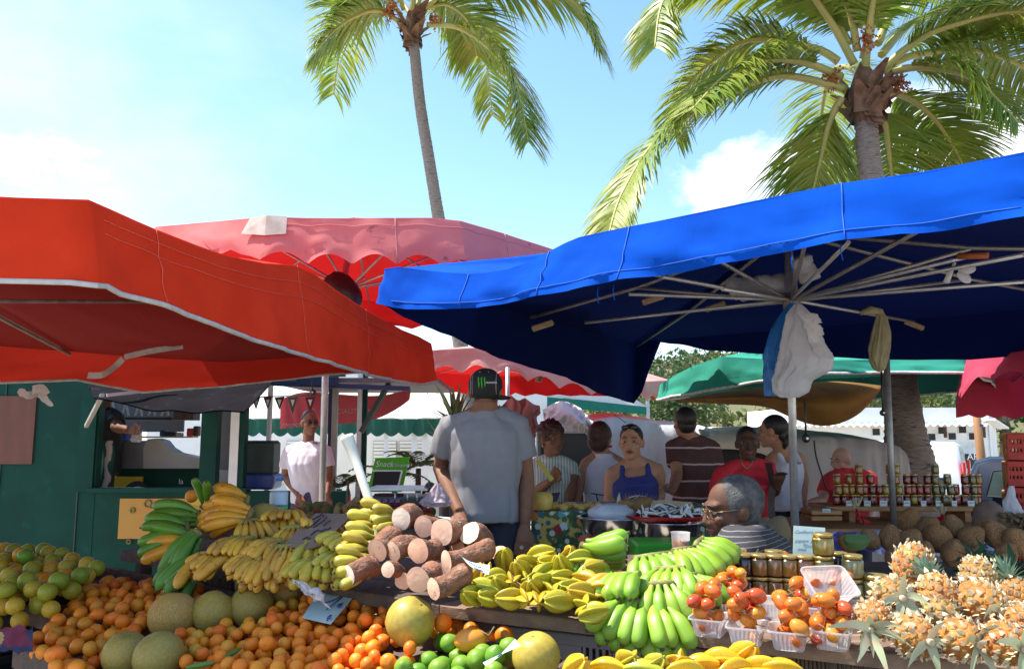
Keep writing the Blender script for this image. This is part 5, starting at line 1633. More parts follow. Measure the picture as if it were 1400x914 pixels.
m_oran2 = honey('orange_relish', (.85, .36, .03), .4)
m_gold2 = honey('golden_relish', (.80, .55, .06), .35)
m_olive = honey('olive_relish', (.36, .26, .06), .3)
m_darkr = honey('dark_red_relish', (.40, .03, .025), .25)
JM = {}
def jar_parts(key, mt, r, h, facets=20):
 if key in JM: return JM[key]
 g = MB(); g.lathe([(r * .8, .0), (r * .98, .004), (r, .012), (r, h * .74), (r * .94, h * .80), (r * .80, h * .84), (r * .80, h * .86)], (0, 0, 0), facets); gm = g.mesh('glass', m_glass)
 g = MB(); g.lathe([(r * .78, .003), (r * .95, .006), (r * .965, .014), (r * .965, h * .72), (r * .90, h * .77), (r * .6, h * .785), (.001, h * .785)], (0, 0, 0), facets); cm = g.mesh('filling', mt)
 g = MB(); g.lathe([(r * .86, h * .84), (r * .92, h * .845), (r * .93, h * .97), (r * .90, h * .99), (r * .78, h), (.001, h * .985)], (0, 0, 0), 24); lm = g.mesh('lid', m_lid)
 JM[key] = (gm, cm, lm)
 return JM[key]
def jar(label, p, key, mt, r, h, group, spin=0, name='jam_jar'):
 gm, cm, lm = jar_parts(key, mt, r, h)
 t = thing(name, label, 'jar', group=group, M=Matrix.Translation(p) @ Matrix.Rotation(spin, 4, 'Z'))
 gl = child('glass', gm, t); child('filling', cm, gl); child('lid', lm, t)
 return t
JG = 'jam and honey jars on the plank'
jr, jh = .036, .076
def jy(x): return 2.93 - (x - 1000) / 220 * .12
for (x, yb, key, mt, r, h, lab) in ((995, 816, 'dj', m_dark_jam, jr, jh, 'black cherry dark jam jar next to the green bananas'), (1018, 817, 'dj', m_dark_jam, jr * 1.05, jh, 'dark jam jar beside the row of brown honeys'), (1040, 818, 'bh', m_brownh, jr, jh, 'brown honey jar next to the dark jams'), (1061, 819, 'bh', m_brownh, jr, jh, 'brown honey jar in the middle of the front row'),
                                 (1081, 819, 'am', m_amber, jr, jh, 'amber jelly jar left of the bright orange one'), (1102, 820, 'oj', m_ojam, jr, jh, 'bright orange jelly jar below the handwritten card'), (1128, 822, 'yh', m_yel, jr, jh, 'yellow honey jar carrying another yellow jar'), (1148, 808, 'dj', m_dark_jam, jr, jh, 'dark jam jar behind the two stacked yellow jars'),
                                 (1168, 818, 'cr', m_cream, jr * 1.02, jh * 1.05, 'creamed honey jar with a gold lid beside the tilted punnet'), (1199, 816, 'crl', m_cream, .049, .096, 'wide creamed honey jar next to the topmost pineapple'), (1060, 800, 'am', m_amber, jr, jh, 'amber jar in the back row'), (1010, 800, 'dj', m_dark_jam, jr, jh, 'dark jam jar in the back row')):
 p = on_table(x, yb, ZT)
 p = P(x, yb, jy(x) + (.10 if 'back row' in lab or 'behind' in lab else 0)); p.z = ZT + .001
 if key != 'crl':
  jar('lower jar right under the ' + lab, p, key, mt, r, h, JG, R.uniform(0, 3)); p = p + V((0, 0, h + .001))
 jar(lab, p, key, mt, r, h, JG, R.uniform(0, 3))
p = P(1128, 800, jy(1128)); p.z = ZT + .003 + jh * 2
jar('topmost yellow honey jar standing on another jar before the card', p, 'yh', m_yel, jr, jh, JG)
# a lower tier that lifts the front jars (second row of lids below)
# handwritten card
m_card = mat('pale_blue_card', (.66, .82, .80), (.60, .76, .74), rough=.8, scale=6, trans=.15)
m_cardg = mat('pale_green_card', (.72, .84, .72), (.66, .78, .68), rough=.8, scale=6, trans=.15)
m_penb = mat('blue_pen', (.03, .10, .38), (.02, .08, .3), rough=.6)
m_penk = mat('dark_pen', (.05, .04, .06), (.04, .03, .05), rough=.6)
def thin_card(g, pts, th=.0016):
 n = (V(pts[1]) - V(pts[0])).cross(V(pts[3]) - V(pts[0])).normalized()
 g.slab(pts, n * th)
Yc = 2.98
t = thing('handwritten_card', 'tall pale card with four lines of blue handwriting among the jars', 'price card', P(1108, 800, Yc))
cpts = [P(1083, 800, Yc), P(1126, 800, Yc), P(1128, 721, Yc + .05), P(1085, 718, Yc + .05)]
g = MB(); thin_card(g, cpts); g.build('card', m_cardg, t)
for (s_, x, y, sz) in (('Confiture mangue', 1086.5, 729, 6.2), ('papaye  goyave', 1087, 741, 6.4), ('miel', 1090, 753, 7.0), ('gelée  limon', 1086.5, 766, 6.8)):
 q = P(x, y, Yc + .045 - (y - 720) / 80 * .05 - .004)
 text_obj(s_, 'handwriting', m_penb, face_at(q, 0, -rad(12)), sz * Yc / F, t, .45, .0004)
# price cards among the fruit
def pen(mb, frame_pts, strokes, w):
 """strokes in card units (0..1, 0..1) drawn on the card"""
 a, b, d = frame_pts
 nrm = (b - a).cross(d - a).normalized()
 for s_ in strokes:
  pts = [a + (b - a) * u + (d - a) * v + nrm * .0022 for (u, v) in s_]
  mb.tube(pts, w, 5)
# the big card in the mandarins: "1 €" and a scribbled kg
ca, cb, cc_, cdp = on_bed(413, 844, .09), on_bed(452, 853, .09), on_bed(486, 813, .10), on_bed(440, 802, .10)
cb2 = cb; t = thing('price_card', 'pale blue price card reading 1 in the middle of the mandarins', 'price card', ca, 'price cards in the fruit')
g = MB(); thin_card(g, [ca, cb, cc_, cdp]); g.build('card', m_card, t)
def stroke_px(pts, lift, w, parent, m=m_penb):
 g = MB(); g.tube([on_bed(x, y, lift) for x, y in pts], w, 5); g.build('handwriting', m, parent)
for st_ in ([(442, 824), (455, 820), (471, 813)], [(471, 813), (458, 823), (446, 833)], [(469, 824), (464, 825), (461, 829), (466, 830)], [(462, 827), (467, 827)], [(447, 848), (449, 842), (453, 840), (451, 845), (447, 844)]):
 stroke_px(st_, .1005, .0022, t)
# curled card on the cut roots
t = thing('price_card', 'curled pale blue card leaning on the long cut root', 'price card', P(650, 770, 2.66), 'price cards in the fruit')
g = MB()
tl = cat([P(625, 755, 2.68), P(640, 766, 2.64), P(656, 770, 2.62), P(670, 772, 2.60)], 5); bl = cat([P(629, 757, 2.62), P(641, 772, 2.58), P(656, 780, 2.57), P(668, 785, 2.56)], 5)
g.grid(lambda u, v: pick(tl, u).lerp(pick(bl, u), v), 14, 3); g.build('card', m_card, t)
g = MB(); g.tube([P(641, 767.5, 2.60), P(652, 774, 2.58), P(661, 776, 2.575)], .0016, 4); g.tube([P(648, 776, 2.575), P(660, 780, 2.57)], .0016, 4); g.build('handwriting', m_penb, t)
t = thing('price_card', 'small pale card lying flat behind the topmost cut roots', 'price card', P(615, 708, 2.99), 'price cards in the fruit')
g = MB(); thin_card(g, [P(598, 706, 2.95), P(630, 714, 2.95), P(632, 709, 3.06), P(600, 706, 3.06)]); g.build('card', m_card, t)
t = thing('price_card', 'folded pale card sticking up between the limes and the yellow grapefruit', 'price card', P(690, 890, 2.2), 'price cards in the fruit')
g = MB(); q0 = [P(660, 905, 2.16), P(664, 910, 2.14), P(689, 892, 2.12), P(712, 882, 2.12), P(704, 873, 2.15), P(685, 893, 2.15)]
g.add(q0, [(0, 1, 2, 5), (5, 2, 3, 4)], 0, False); g.build('card', m_card, t)
g = MB(); g.tube([P(680, 897, 2.125), P(686, 893, 2.12)], .0016, 4); g.build('handwriting', m_penb, t)
# cardboard sign over the bananas
m_cboard = mat('brown_cardboard', (.26, .18, .13), (.21, .145, .105), rough=.9, scale=4)
m_mark = mat('marker_pen', (.05, .03, .05), (.04, .02, .04), rough=.7)
t = thing('cardboard_sign', 'torn brown cardboard sign with dark handwriting lying over the bananas', 'cardboard sign', P(430, 722, 3.2))
ka, kb, kc, kd = P(386, 745, 3.14), P(446, 742, 3.02), P(484, 702, 3.28), P(432, 701, 3.36)
g = MB(); g.slab([ka, P(420, 750, 3.05), kb, P(462, 722, 3.13), kc, kd, P(410, 722, 3.24)], (0, .004, -.004)); g.build('board', m_cboard, t)
g = MB()
def on_board(x, y):
 n_ = (kb - ka).cross(kd - ka).normalized(); d = ray(x, y)
 return CAM + d * ((ka - CAM).dot(n_) / d.dot(n_)) - d.normalized() * .005
for st_ in ([(420, 714), (432, 707), (441, 702)], [(421, 722), (430, 715), (438, 708)], [(428, 721), (440, 713), (447, 706)], [(442, 718), (447, 714), (452, 711)], [(440, 703), (443, 705)], [(425, 731), (430, 726), (436, 724), (439, 726), (444, 723), (449, 723), (452, 720)], [(414, 737), (420, 733), (424, 736), (418, 739)]):
 g = MB(); g.tube([on_board(x, y) for x, y in st_], .0026, 5); g.build('handwriting', m_mark, t)
# crumpled bag in the mandarins
g = MB()
def crump(u, v):
 p = P(408 + 34 * v + 6 * (u - .5) * 2, 797 + 22 * v + 9 * (u - .5) * 2 * (.6 + .6 * v), 2.80 - .1 * v)
 q = V((u * 5, v * 5, 2))
 return p + V((noise.noise(q), noise.noise(q + V((9, 0, 0))), noise.noise(q + V((0, 9, 0))))) * .03
g.grid(crump, 14, 16)
tag(g.build('crumpled_bag', m_bagw), 'crumpled white plastic bag tucked behind the price card', 'plastic bag')
# painted bag under the tables, pole foot, patterned cloth at the left corner
g = MB(); c_ = H(786, 880, .62); g.ell(c_, (.16, .08, .16), None, 20, 14, 0, lambda d: 1 + .14 * noise.noise(d * 2.4)); tag(g.build('patterned_bag', m_bagp), 'grey patterned shopping bag standing under the pale plank', 'bag')
m_cloth_p = mat('flowered_cloth', (.16, .03, .08), (.03, .04, .12), rough=.9, scale=14, lo=.45, hi=.55, mott=(.42, .34, .16), mscale=11, mlo=.54, mhi=.57)
g = MB()
def cl(u, v):
 p = H(-30 + 75 * u, 856 + 34 * v, .86 - .10 * v)
 q = V((u * 6, v * 4, 5)); return p + V((0, 0, noise.noise(q) * .02))
g.grid(cl, 16, 8); tag(g.build('flowered_cloth', m_cloth_p), 'crumpled flowered cloth hanging over the far corner of the citrus tray', 'cloth')
# ================================================================== pineapples
m_pine = fruit_mat('pineapple_skin', [(.42, .17, .035), (.48, .20, .04), (.30, .20, .06)], rough=.6, scale=20, lo=.4, hi=.7, bump=.4, bscale=90, bdist=.004, mott=(.30, .30, .10), mscale=22, mlo=.60, mhi=.68)
m_bract = mat('pale_bract', (.70, .60, .42), (.50, .40, .22), rough=.7, scale=30, trans=.2)
m_pleaf = mat('pale_pineapple_leaf', (.52, .52, .34), (.40, .44, .22), rough=.6, scale=16, trans=.2, mott=(.62, .42, .26), mscale=20, mlo=.58, mhi=.66)
m_pcrown = mat('pineapple_crown_leaf', (.22, .32, .24), (.15, .24, .13), rough=.55, scale=20, trans=.15)
m_pcut = mat('pineapple_stalk', (.62, .48, .30), (.50, .36, .2), rough=.8, scale=40)
def leaf_strip(g, p, d, up, L, w, droop, n=7, m=0, fold=.25):
 q = V(p); d = V(d).normalized()
 vs = []
 for i in range(n + 1):
  u = i / n
  s_ = d.cross(up)
  if s_.length < 1e-4: s_ = V((1, 0, 0))
  s_.normalize()
  nn = s_.cross(d).normalized()
  ww = w * (1 - u ** 1.6) * (.75 + .25 * min(1, u * 5)) + .0004
  vs += [q - s_ * ww, q - nn * ww * fold, q + s_ * ww]
  q = q + d * (L / n); d = (d + V(droop) * (1.0 / n)).normalized()
 g.add(vs, [(3 * i + a, 3 * i + a + 1, 3 * i + a + 4, 3 * i + a + 3) for i in range(n) for a in (0, 1)], m)
def pineapple(label, px, py, rp, Y, axis, seed, stalk=True, crown=0, spin=0, drop=4, squash=1.0, face_leaves=None):
 """axis: from the crown end to the cut stalk end"""
 rr = random.Random(seed)
 p = P(px, py, Y); r = rp * Y / F
 M = frame_z(p, axis, 1.0, spin)
 t = thing('pineapple', label, 'pineapple', group='pineapples at the end of the plank', M=M)
 hz = r * 1.22
 g = MB()
 g.ell((0, 0, 0), (r * .86, r * .86, hz * .92), None, 24, 16)
 n = 74
 for i in range(n):                                     # eyes on a spiral
  z = 1 - 2 * (i + .5) / n
  a = i * 2.39996
  s_ = math.sqrt(1 - z * z)
  d = V((s_ * cos(a), s_ * sin(a), z))
  c_ = V((d.x * r * .86, d.y * r * .86, d.z * hz * .92))
  nr_ = V((d.x / r, d.y / r, d.z / hz)).normalized()
  q = nr_.to_track_quat('Z', 'Y').to_matrix()
  w = r * .215
  g.lathe([(w * 1.08, -.004), (w * .98, r * .012), (w * .6, r * .028), (.0005, r * .022)], c_, 6, 0, q, cap=False)
 g.build_me = g.mesh('flesh', m_pine); child('flesh', g.build_me, t)
 g = MB()
 for i in range(n):
  z = 1 - 2 * (i + .5) / n
  a = i * 2.39996
  s_ = math.sqrt(1 - z * z)
  d = V((s_ * cos(a), s_ * sin(a), z))
  c_ = V((d.x * r * .88, d.y * r * .88, d.z * hz * .94))
  nr_ = V((d.x / r, d.y / r, d.z / hz)).normalized()
  upz = V((0, 0, -1)) - nr_ * (-nr_.z)                # bracts lean to the crown end
  if upz.length < .05: upz = V((cos(a), sin(a), 0))
  upz.normalize()
  for k in range(3):
   dd = (nr_ * rr.uniform(.40, .85) + upz * rr.uniform(.6, .9) + V((rr.gauss(0, .2), rr.gauss(0, .2), rr.gauss(0, .2)))).normalized()
   leaf_strip(g, c_ - upz * r * .10 + V((rr.gauss(0, .06), rr.gauss(0, .06), rr.gauss(0, .06))) * r, dd, nr_.cross(dd) if k else upz, r * (rr.uniform(.22, .34) if k == 0 else rr.uniform(.16, .26)), r * (rr.uniform(.10, .14) if k == 0 else .07), (-upz if rr.random() < .3 else upz) * .5, 3)
 child('bracts', g.mesh('bracts', m_bract), t)
 if stalk:
  g = MB(); g.lathe([(r * .17, hz * .86), (r * .16, hz * 1.10), (r * .12, hz * 1.13), (.0005, hz * 1.12)], (0, 0, 0), 12); st_ = child('stalk', g.mesh('stalk', m_pcut), t)
  g = MB()
  Mi = M.to_3x3().inverted()
  down = Mi @ V((0, 0, -1))
  for k in range(drop):
   a = 2 * PI * k / drop + rr.uniform(-.4, .4)
   d = V((cos(a), sin(a), .45))
   leaf_strip(g, V((cos(a) * r * .12, sin(a) * r * .12, hz * .98)), d, V((0, 0, 1)), r * rr.uniform(.9, 2.0), r * rr.uniform(.14, .24), down * rr.uniform(.6, 1.6), 8)
  child('stalk_leaves', g.mesh('stalk_leaves', m_pleaf), t)
 if crown:
  g = MB()
  for k in range(46):
   a = k * 2.4; u = k / 46
   d = V((cos(a) * (1.1 - .9 * u), sin(a) * (1.1 - .9 * u), -(.35 + .9 * u)))
   leaf_strip(g, V((cos(a) * r * .25 * (1 - u), sin(a) * r * .25 * (1 - u), -hz * .88 - r * .25 * u)), d, V((0, 0, -1)), r * crown * (.55 + .5 * u) * rr.uniform(.8, 1.1), r * .12, V((cos(a), sin(a), .2)) * .35, 5)
  child('crown', g.mesh('crown', m_pcrown), t)
 return t
pineapple('topmost pineapple with pale spiky bracts', 1247, 772, 27, 2.42, (-.35, -.35, -.65), 1, True, 0, 0, 3)
pineapple('pineapple with a cut stalk and curled leaf facing front, beside the tamarillos', 1219, 815, 28, 2.30, (-.05, -.93, .12), 2, True, 0, .4, 5)
pineapple('lowest pineapple beside the last punnet with long leaves hanging over the edge', 1193, 846, 26, 2.20, (-.45, -.85, -.2), 3, True, 0, .9, 6)
pineapple('front pineapple with a pale round stalk end at the table edge', 1250, 868, 30, 2.12, (.05, -.97, .02), 4, True, 0, 0, 4)
pineapple('pineapple with a blue green crown in the middle of the heap', 1283, 812, 27, 2.28, (.0, -.75, -.62), 5, False, 1.15, 0)
pineapple('yellow pineapple at the back below the coconuts', 1338, 787, 25, 2.40, (-.2, -.6, -.5), 6, False, 0, 0)
pineapple('big pale pineapple in the upper row near the picture edge', 1341, 822, 31, 2.22, (.1, -.9, -.1), 7, True, 0, .5, 3)
pineapple('brownish pineapple at the table edge in the middle of the front row', 1313, 873, 30, 2.06, (.1, -.98, .05), 8, True, 0, 1.2, 5)
pineapple('brown pineapple lowest at the corner of the heap', 1374, 878, 31, 1.98, (.05, -.98, .02), 9, True, 0, .2, 5)
pineapple('small pineapple with a grey green crown at the picture edge', 1392, 815, 22, 2.22, (.1, -.5, -.9), 10, False, 1.3, 0)
pineapple('pineapple hidden in the heap behind the front row', 1283, 838, 27, 2.25, (.1, -.8, -.1), 12, False, 0, 0)
pineapple('pineapple at the far back corner of the heap', 1400, 850, 26, 2.12, (.2, -.9, -.1), 13, False, 0, 0)
for (pts, lab, w) in (([P(1196, 866, 2.10), P(1199, 880, 2.05), P(1207, 900, 2.02), P(1216, 925, 2.0)], 'long pale leaf hanging over the plank below the lowest pineapple', .013), ([P(1186, 862, 2.1), P(1184, 880, 2.03), P(1172, 905, 2.0)], 'narrow pale leaf pointing down beside the long hanging leaf', .010), ([P(1188, 858, 2.1), P(1165, 852, 2.06), P(1130, 857, 2.05)], 'pale green leaf lying across the last punnet', .012)):
 g = MB(); cp = cat(pts, 5); ribbon(g, cp, [w * (1 - (i / (len(cp) - 1)) ** 2) + .0006 for i in range(len(cp))]); tag(g.build('pineapple_leaf', m_pleaf), lab, 'leaf', 'loose pineapple leaves')
# ================================================================== coconut table
m_coco = fruit_mat('coconut_husk', [(.52, .26, .11), (.58, .31, .14), (.44, .21, .085), (.60, .34, .17)], rough=.95, scale=2.6, stretch=(6, 6, .5), lo=.38, hi=.62, bump=.7, bscale=9, bdist=.02, col2=(.27, .125, .05), mott=(.22, .10, .04), mscale=9, mlo=.60, mhi=.70)
def coco_mesh(seed):
 rr = random.Random(seed)
 g = MB()
 def fn(d):
  a = math.atan2(d.y, d.x)
  k = 1 + .07 * cos(3 * a + seed) * (1 - d.z * d.z)
  k += .05 * noise.noise(d * 2.5 + V((seed * 4, 0, 0))) + .02 * noise.noise(V((d.x * 9, d.y * 9, d.z * 2 + seed)))
  if d.z > .7: k += .20 * ((d.z - .7) / .3) ** 2
  return k
 g.ell((0, 0, 0), (.92, .92, 1.05), None, 28, 20, 0, fn)
 for i in range(46):                                    # loose fibres
  d = V((rr.gauss(0, 1), rr.gauss(0, 1), rr.gauss(.3, 1))).normalized()
  p = V((d.x * .92, d.y * .92, d.z * 1.08)) * fn(d)
  e = p + (d * .5 + V((0, 0, rr.choice((-1, 1)) * rr.uniform(.5, 1)))).normalized() * rr.uniform(.12, .3)
  g.add([p - V((.012, 0, 0)), p + V((.012, 0, 0)), e], [(0, 1, 2)])
 return g.mesh('coconut', m_coco)
ME_CO = [coco_mesh(k) for k in range(4)]
CG = 'husked coconuts on the table behind the pineapples'
zc = .93
m_table2 = mat('coconut_table_board', (.16, .11, .08), (.11, .07, .05), rough=.85, scale=8, rnd=False)
cocos = [(1243, 712, 15.5, 'coconut beside the second canopy pole, top of the heap', .07), (1218, 736, 16, 'round coconut just right of the green leaf'), (1243, 742, 17, 'coconut low behind the topmost pineapple'), (1281, 735, 19, 'pointed coconut below the red chillies'), (1303, 721, 15, 'coconut at the top of the heap behind the pointed one', .05),
         (1327, 736, 17, 'scored coconut with a dark crack, right of the centre'), (1303, 757, 17, 'coconut at the front of the heap tapering upward'), (1361, 732, 18, 'tall ridged coconut beside the purple cloth'), (1390, 742, 19, 'coconut at the picture edge'), (1270, 722, 14, 'coconut half hidden behind the pointed one'), (1262, 756, 15, 'coconut low in the heap before the pointed one'),
         (1338, 762, 16, 'coconut low in front of the ridged one'), (1190, 738, 13, 'coconut behind the stacked yellow jars'), (1375, 758, 15, 'coconut low at the edge of the heap'), (1345, 722, 13, 'coconut peeping out behind the scored one'), (1160, 742, 14, 'brown coconut behind the dark jam jar'), (1225, 762, 14, 'coconut low behind the wide honey jar')]
for i, c in enumerate(cocos):
 x, y, rp, lab = c[:4]
 Y = 4.05 - (y - 712) / 50 * .35
 o = bpy.data.objects.new('coconut', ME_CO[i % 4]); COL.objects.link(o)
 p = P(x, y, Y)
 o.matrix_basis = frame_z(p, (rr.gauss(0, .5), -.5 + rr.gauss(0, .4), 1), rp * Y / F, rr.uniform(0, 6))
 tag(o, lab, 'coconut', CG)
m_cocol = fruit_mat('pale_coconut_fibre', [(.46, .33, .19), (.50, .37, .22)], rough=.95, scale=9, stretch=(5, 5, .5), lo=.35, hi=.7, bump=.9, bscale=34, bdist=.01, col2=(.26, .17, .09))
for (x, y, rp, Y, lab) in ((1062, 729, 20, 3.75, 'hairy pale coconut behind the old man'), (1043, 726, 16, 3.95, 'pale coconut husk between the old man and the red blouse'), (1085, 737, 15, 3.9, 'pale coconut husk beside the canopy pole')):
 me = ME_CO[0].copy(); me.materials.clear(); me.materials.append(m_cocol)
 o = bpy.data.objects.new('coconut', me); COL.objects.link(o); o.matrix_basis = frame_z(P(x, y, Y), (.3, -.3, 1), rp * Y / F); tag(o, lab, 'coconut', 'pale coconuts beside the old man')
t = thing('coconut_table', 'low table under the coconut heap behind the pineapples', 'table', V((2.2, 4.0, 0)))
g = MB(); g.box((2.25, 4.0, .80), (3.0, .9, .04)); g.build('board', m_table2, t)
for (x, y) in ((.85, 3.62), (3.65, 3.62), (.85, 4.38), (3.65, 4.38)):
 g = MB(); g.box((x, y, .39), (.05, .05, .78)); g.build('leg', m_table2, t)
m_mangog = mat('green_leaf_dark', (.05, .12, .02), (.08, .15, .03), rough=.4, scale=10, trans=.15)
g = MB(); c_ = P(1173, 741, 3.55)
def lf(u, v):
 a = (u - .5) * 2
 return c_ + V((a * .062, .02 * abs(v - .5), (v - .5) * .07 * (1 - a * a) ** .5 + .012 * a * a))
g.grid(lf, 14, 6); tag(g.build('green_leaf', m_mangog), 'dark green leaf behind the stacked yellow jars', 'leaf')
# dark leafy greens behind the pineapples
m_greens = mat('leafy_greens', (.025, .07, .03), (.05, .12, .04), rough=.5, scale=8, trans=.2)
for (x, y, Y, lab, sd_) in ((1375, 778, 2.9, 'bundle of dark green leaves behind the pineapples at the picture edge', 1), (1340, 768, 3.1, 'dark green leafy bunch below the ridged coconut', 2), (1398, 800, 2.7, 'dark leafy bunch low at the picture edge', 3)):
 g = MB(); rl = random.Random(sd_); c_ = P(x, y, Y)
 for k in range(34):
  a = rl.uniform(0, 6.28)
  leaf_strip(g, c_ + V((rl.gauss(0, .04), rl.gauss(0, .03), rl.gauss(-.02, .02))), (cos(a), sin(a) - .3, rl.uniform(.1, .9)), V((0, 0, 1)), rl.uniform(.08, .16), rl.uniform(.010, .022), V((0, 0, -.7)), 6)
 tag(g.build('leafy_bunch', m_greens), lab, 'greens', 'dark leafy bunches')
# purple patterned cloth strip along the relish stall
m_purple = mat('purple_print_cloth', (.30, .24, .46), (.62, .58, .66), rough=.9, scale=16, lo=.45, hi=.55, mott=(.10, .09, .38), mscale=12, mlo=.54, mhi=.57)
g = MB()
def pc(u, v):
 x = 1126 + (1420 - 1126) * u
 p = P(x, 722 + 3 * sin(u * 17) + u * 26 - 6 * u, 5.0 - .4 * u)
 p2 = P(x, 752 + 3 * sin(u * 23 + 1) + u * 10, 4.9 - .4 * u)
 q = p.lerp(p2, v); q.y += .03 * sin(u * 70) * v
 return q
g.grid(pc, 80, 5); tag(g.build('purple_cloth', m_purple), 'purple and white printed cloth hanging along the relish stall front', 'cloth')
# ================================================================== relish stall
m_pine2 = mat('orange_pine_board', (.50, .24, .09), (.38, .17, .06), rough=.6, scale=7, stretch=(.4, 4, 4), bump=.2, bscale=20, rnd=False)
Yj = 5.4
t = thing('relish_stall', 'wooden stall with a long shelf of small relish jars', 'stall', V((2.7, 5.5, 0)))
a, b = P(1125, 691, Yj), P(1338, 697, Yj)
zsh = a.z
g = MB(); g.box(((a.x + b.x) / 2, Yj + .11, zsh - .015), (b.x - a.x, .34, .03), None, .003); g.build('shelf', m_pine2, t)
tab = P(1180, 716, Yj - .15)
g = MB(); g.box((2.65, Yj - .05, tab.z - .02), (2.5, .75, .04)); g.build('table_top', m_pine2, t)
for (x0, x1) in ((1160, 1168), (1226, 1234), (1318, 1326)):
 q = P(x0, 700, Yj); g = MB(); g.box((q.x + .02, Yj + .12, (tab.z + zsh - .03) / 2), (.04, .26, zsh - .03 - tab.z)); g.build('shelf_support', m_pine2, t)
for (x, y) in ((1.5, 5.1), (3.8, 5.1), (1.5, 5.65), (3.8, 5.65)):
 g = MB(); g.box((x, y, tab.z / 2 - .02), (.05, .05, tab.z - .04)); g.build('leg', m_table2, t)
for k, (y0, lab) in enumerate(((700, 'upper'), (708, 'lower'))):
 g = MB(); q0, q1 = P(1108, y0, Yj - .3), P(1150, y0, Yj - .3); g.box(((q0.x + q1.x) / 2, Yj - .22, q0.z), (q1.x - q0.x, .2, .028), None, .004)
 tag(g.build('wooden_tray', m_pine2), 'small orange wooden tray stacked at the end of the relish stall, %s one' % lab, 'tray', 'wooden trays beside the relish jars')
rjr, rjh = .0245, .068
REL = [(m_gold2, 'g'), (m_oran2, 'o'), (m_redj, 'r'), (m_darkr, 'd'), (m_olive, 'v')]
KM = {k: m for m, k in REL}
NMc = {'g': 'golden', 'o': 'orange', 'r': 'bright red', 'd': 'dark red', 'v': 'olive'}
cols_ = [(1144, 'o', 3), (1154, 'oo', 2), (1163, 'og', 2), (1173, 'ooo', 2), (1182, 'rr', 2), (1192, 'rd', 2), (1202, 'rr', 2), (1209, 'gg', 2), (1217, 'ggg', 2), (1226, 'ggg', 2), (1240, 'drd', 3), (1250, 'drr', 3), (1259, 'drr', 3), (1269, 'drd', 3), (1277, 'vvvv', 4), (1288, 'vvv', 3), (1299, 'vvv', 3), (1309, 'rrd', 3), (1318, 'rdr', 3), (1329, 'vvv', 2)]
cols_ = [(1145, 'roo'), (1155, 'do'), (1165, 'doo'), (1174, 'dooo'), (1183, 'dr'), (1193, 'ddr'), (1203, 'rr'), (1211, 'dg'), (1219, 'gggg'), (1228, 'dgog'), (1241, 'drd'), (1250, 'grd'), (1259, 'dr'), (1269, 'drd'), (1280, 'vvvv'), (1290, 'vv'), (1299, 'vvv'), (1310, 'rr'), (1319, 'drd'), (1331, 'vvv'), (1340, 'rro')]
ords = ['lowest', 'second', 'third', 'topmost']
for ci, (x, st_) in enumerate(cols_):
 Yc_ = Yj + .06
 if x == 1340: x = 1339
 for lv, k in enumerate(st_):
  q = P(x, 690, Yc_); q.z = zsh + .001 + lv * (rjh + .0005)
  q.x += rr.uniform(-.006, .006); q.y += rr.uniform(-.02, .02)
  lab = '%s %s relish jar in the %s stack of the shelf' % (ords[lv] if lv < len(st_) - 1 or lv == 0 else 'topmost', NMc[k], 'first second third fourth fifth sixth seventh eighth ninth tenth eleventh twelfth thirteenth fourteenth fifteenth sixteenth seventeenth eighteenth nineteenth twentieth twenty-first'.split()[ci])
  jar(lab, q, 'rel' + k, KM[k], rjr, rjh, 'relish jars on the wooden shelf', rr.uniform(0, 3), 'relish_jar')
m_tick = mat('white_ticket', (.80, .80, .76), (.72, .74, .68), rough=.8)
for (x, w, lab) in ((1161, 8, 'white price ticket before the orange relish'), (1186, 9, 'white price ticket before the red relish'), (1208, 10, 'wide white price ticket before the golden relish'), (1240, 9, 'price ticket just right of the pole'), (1263, 7, 'pale ticket before the olive jars'), (1283, 7, 'pale ticket below the tall olive stack'), (1305, 7, 'pale ticket before the second red group'), (1328, 9, 'pale ticket under the last relish jars'), (1130, 11, 'pale green ticket on the orange trays')):
 Yt = Yj - .03 if x != 1130 else Yj - .34
 y0, y1 = (684, 692) if x != 1130 else (695, 700)
 tk = thing('price_ticket', lab, 'price ticket', P(x, 690, Yt), 'price tickets on the relish shelf')
 g = MB(); g.slab([P(x - w / 2, y1, Yt), P(x + w / 2, y1, Yt), P(x + w / 2, y0, Yt + .02), P(x - w / 2, y0, Yt + .02)], (0, .002, 0)); g.build('card', m_tick, tk)
 g = MB(); g.tube([P(x - w * .3, y0 + 3, Yt - .001), P(x, y0 + 2.5, Yt), P(x + w * .3, y0 + 3.5, Yt - .001)], .0016, 4); g.build('handwriting', m_penk, tk)
m_chil = mat('red_chilli', (.62, .012, .012), (.48, .01, .01), rough=.25, scale=20, clear=.4)
m_chst = mat('straw_stalks', (.62, .52, .34), (.5, .42, .26), rough=.8, scale=20)
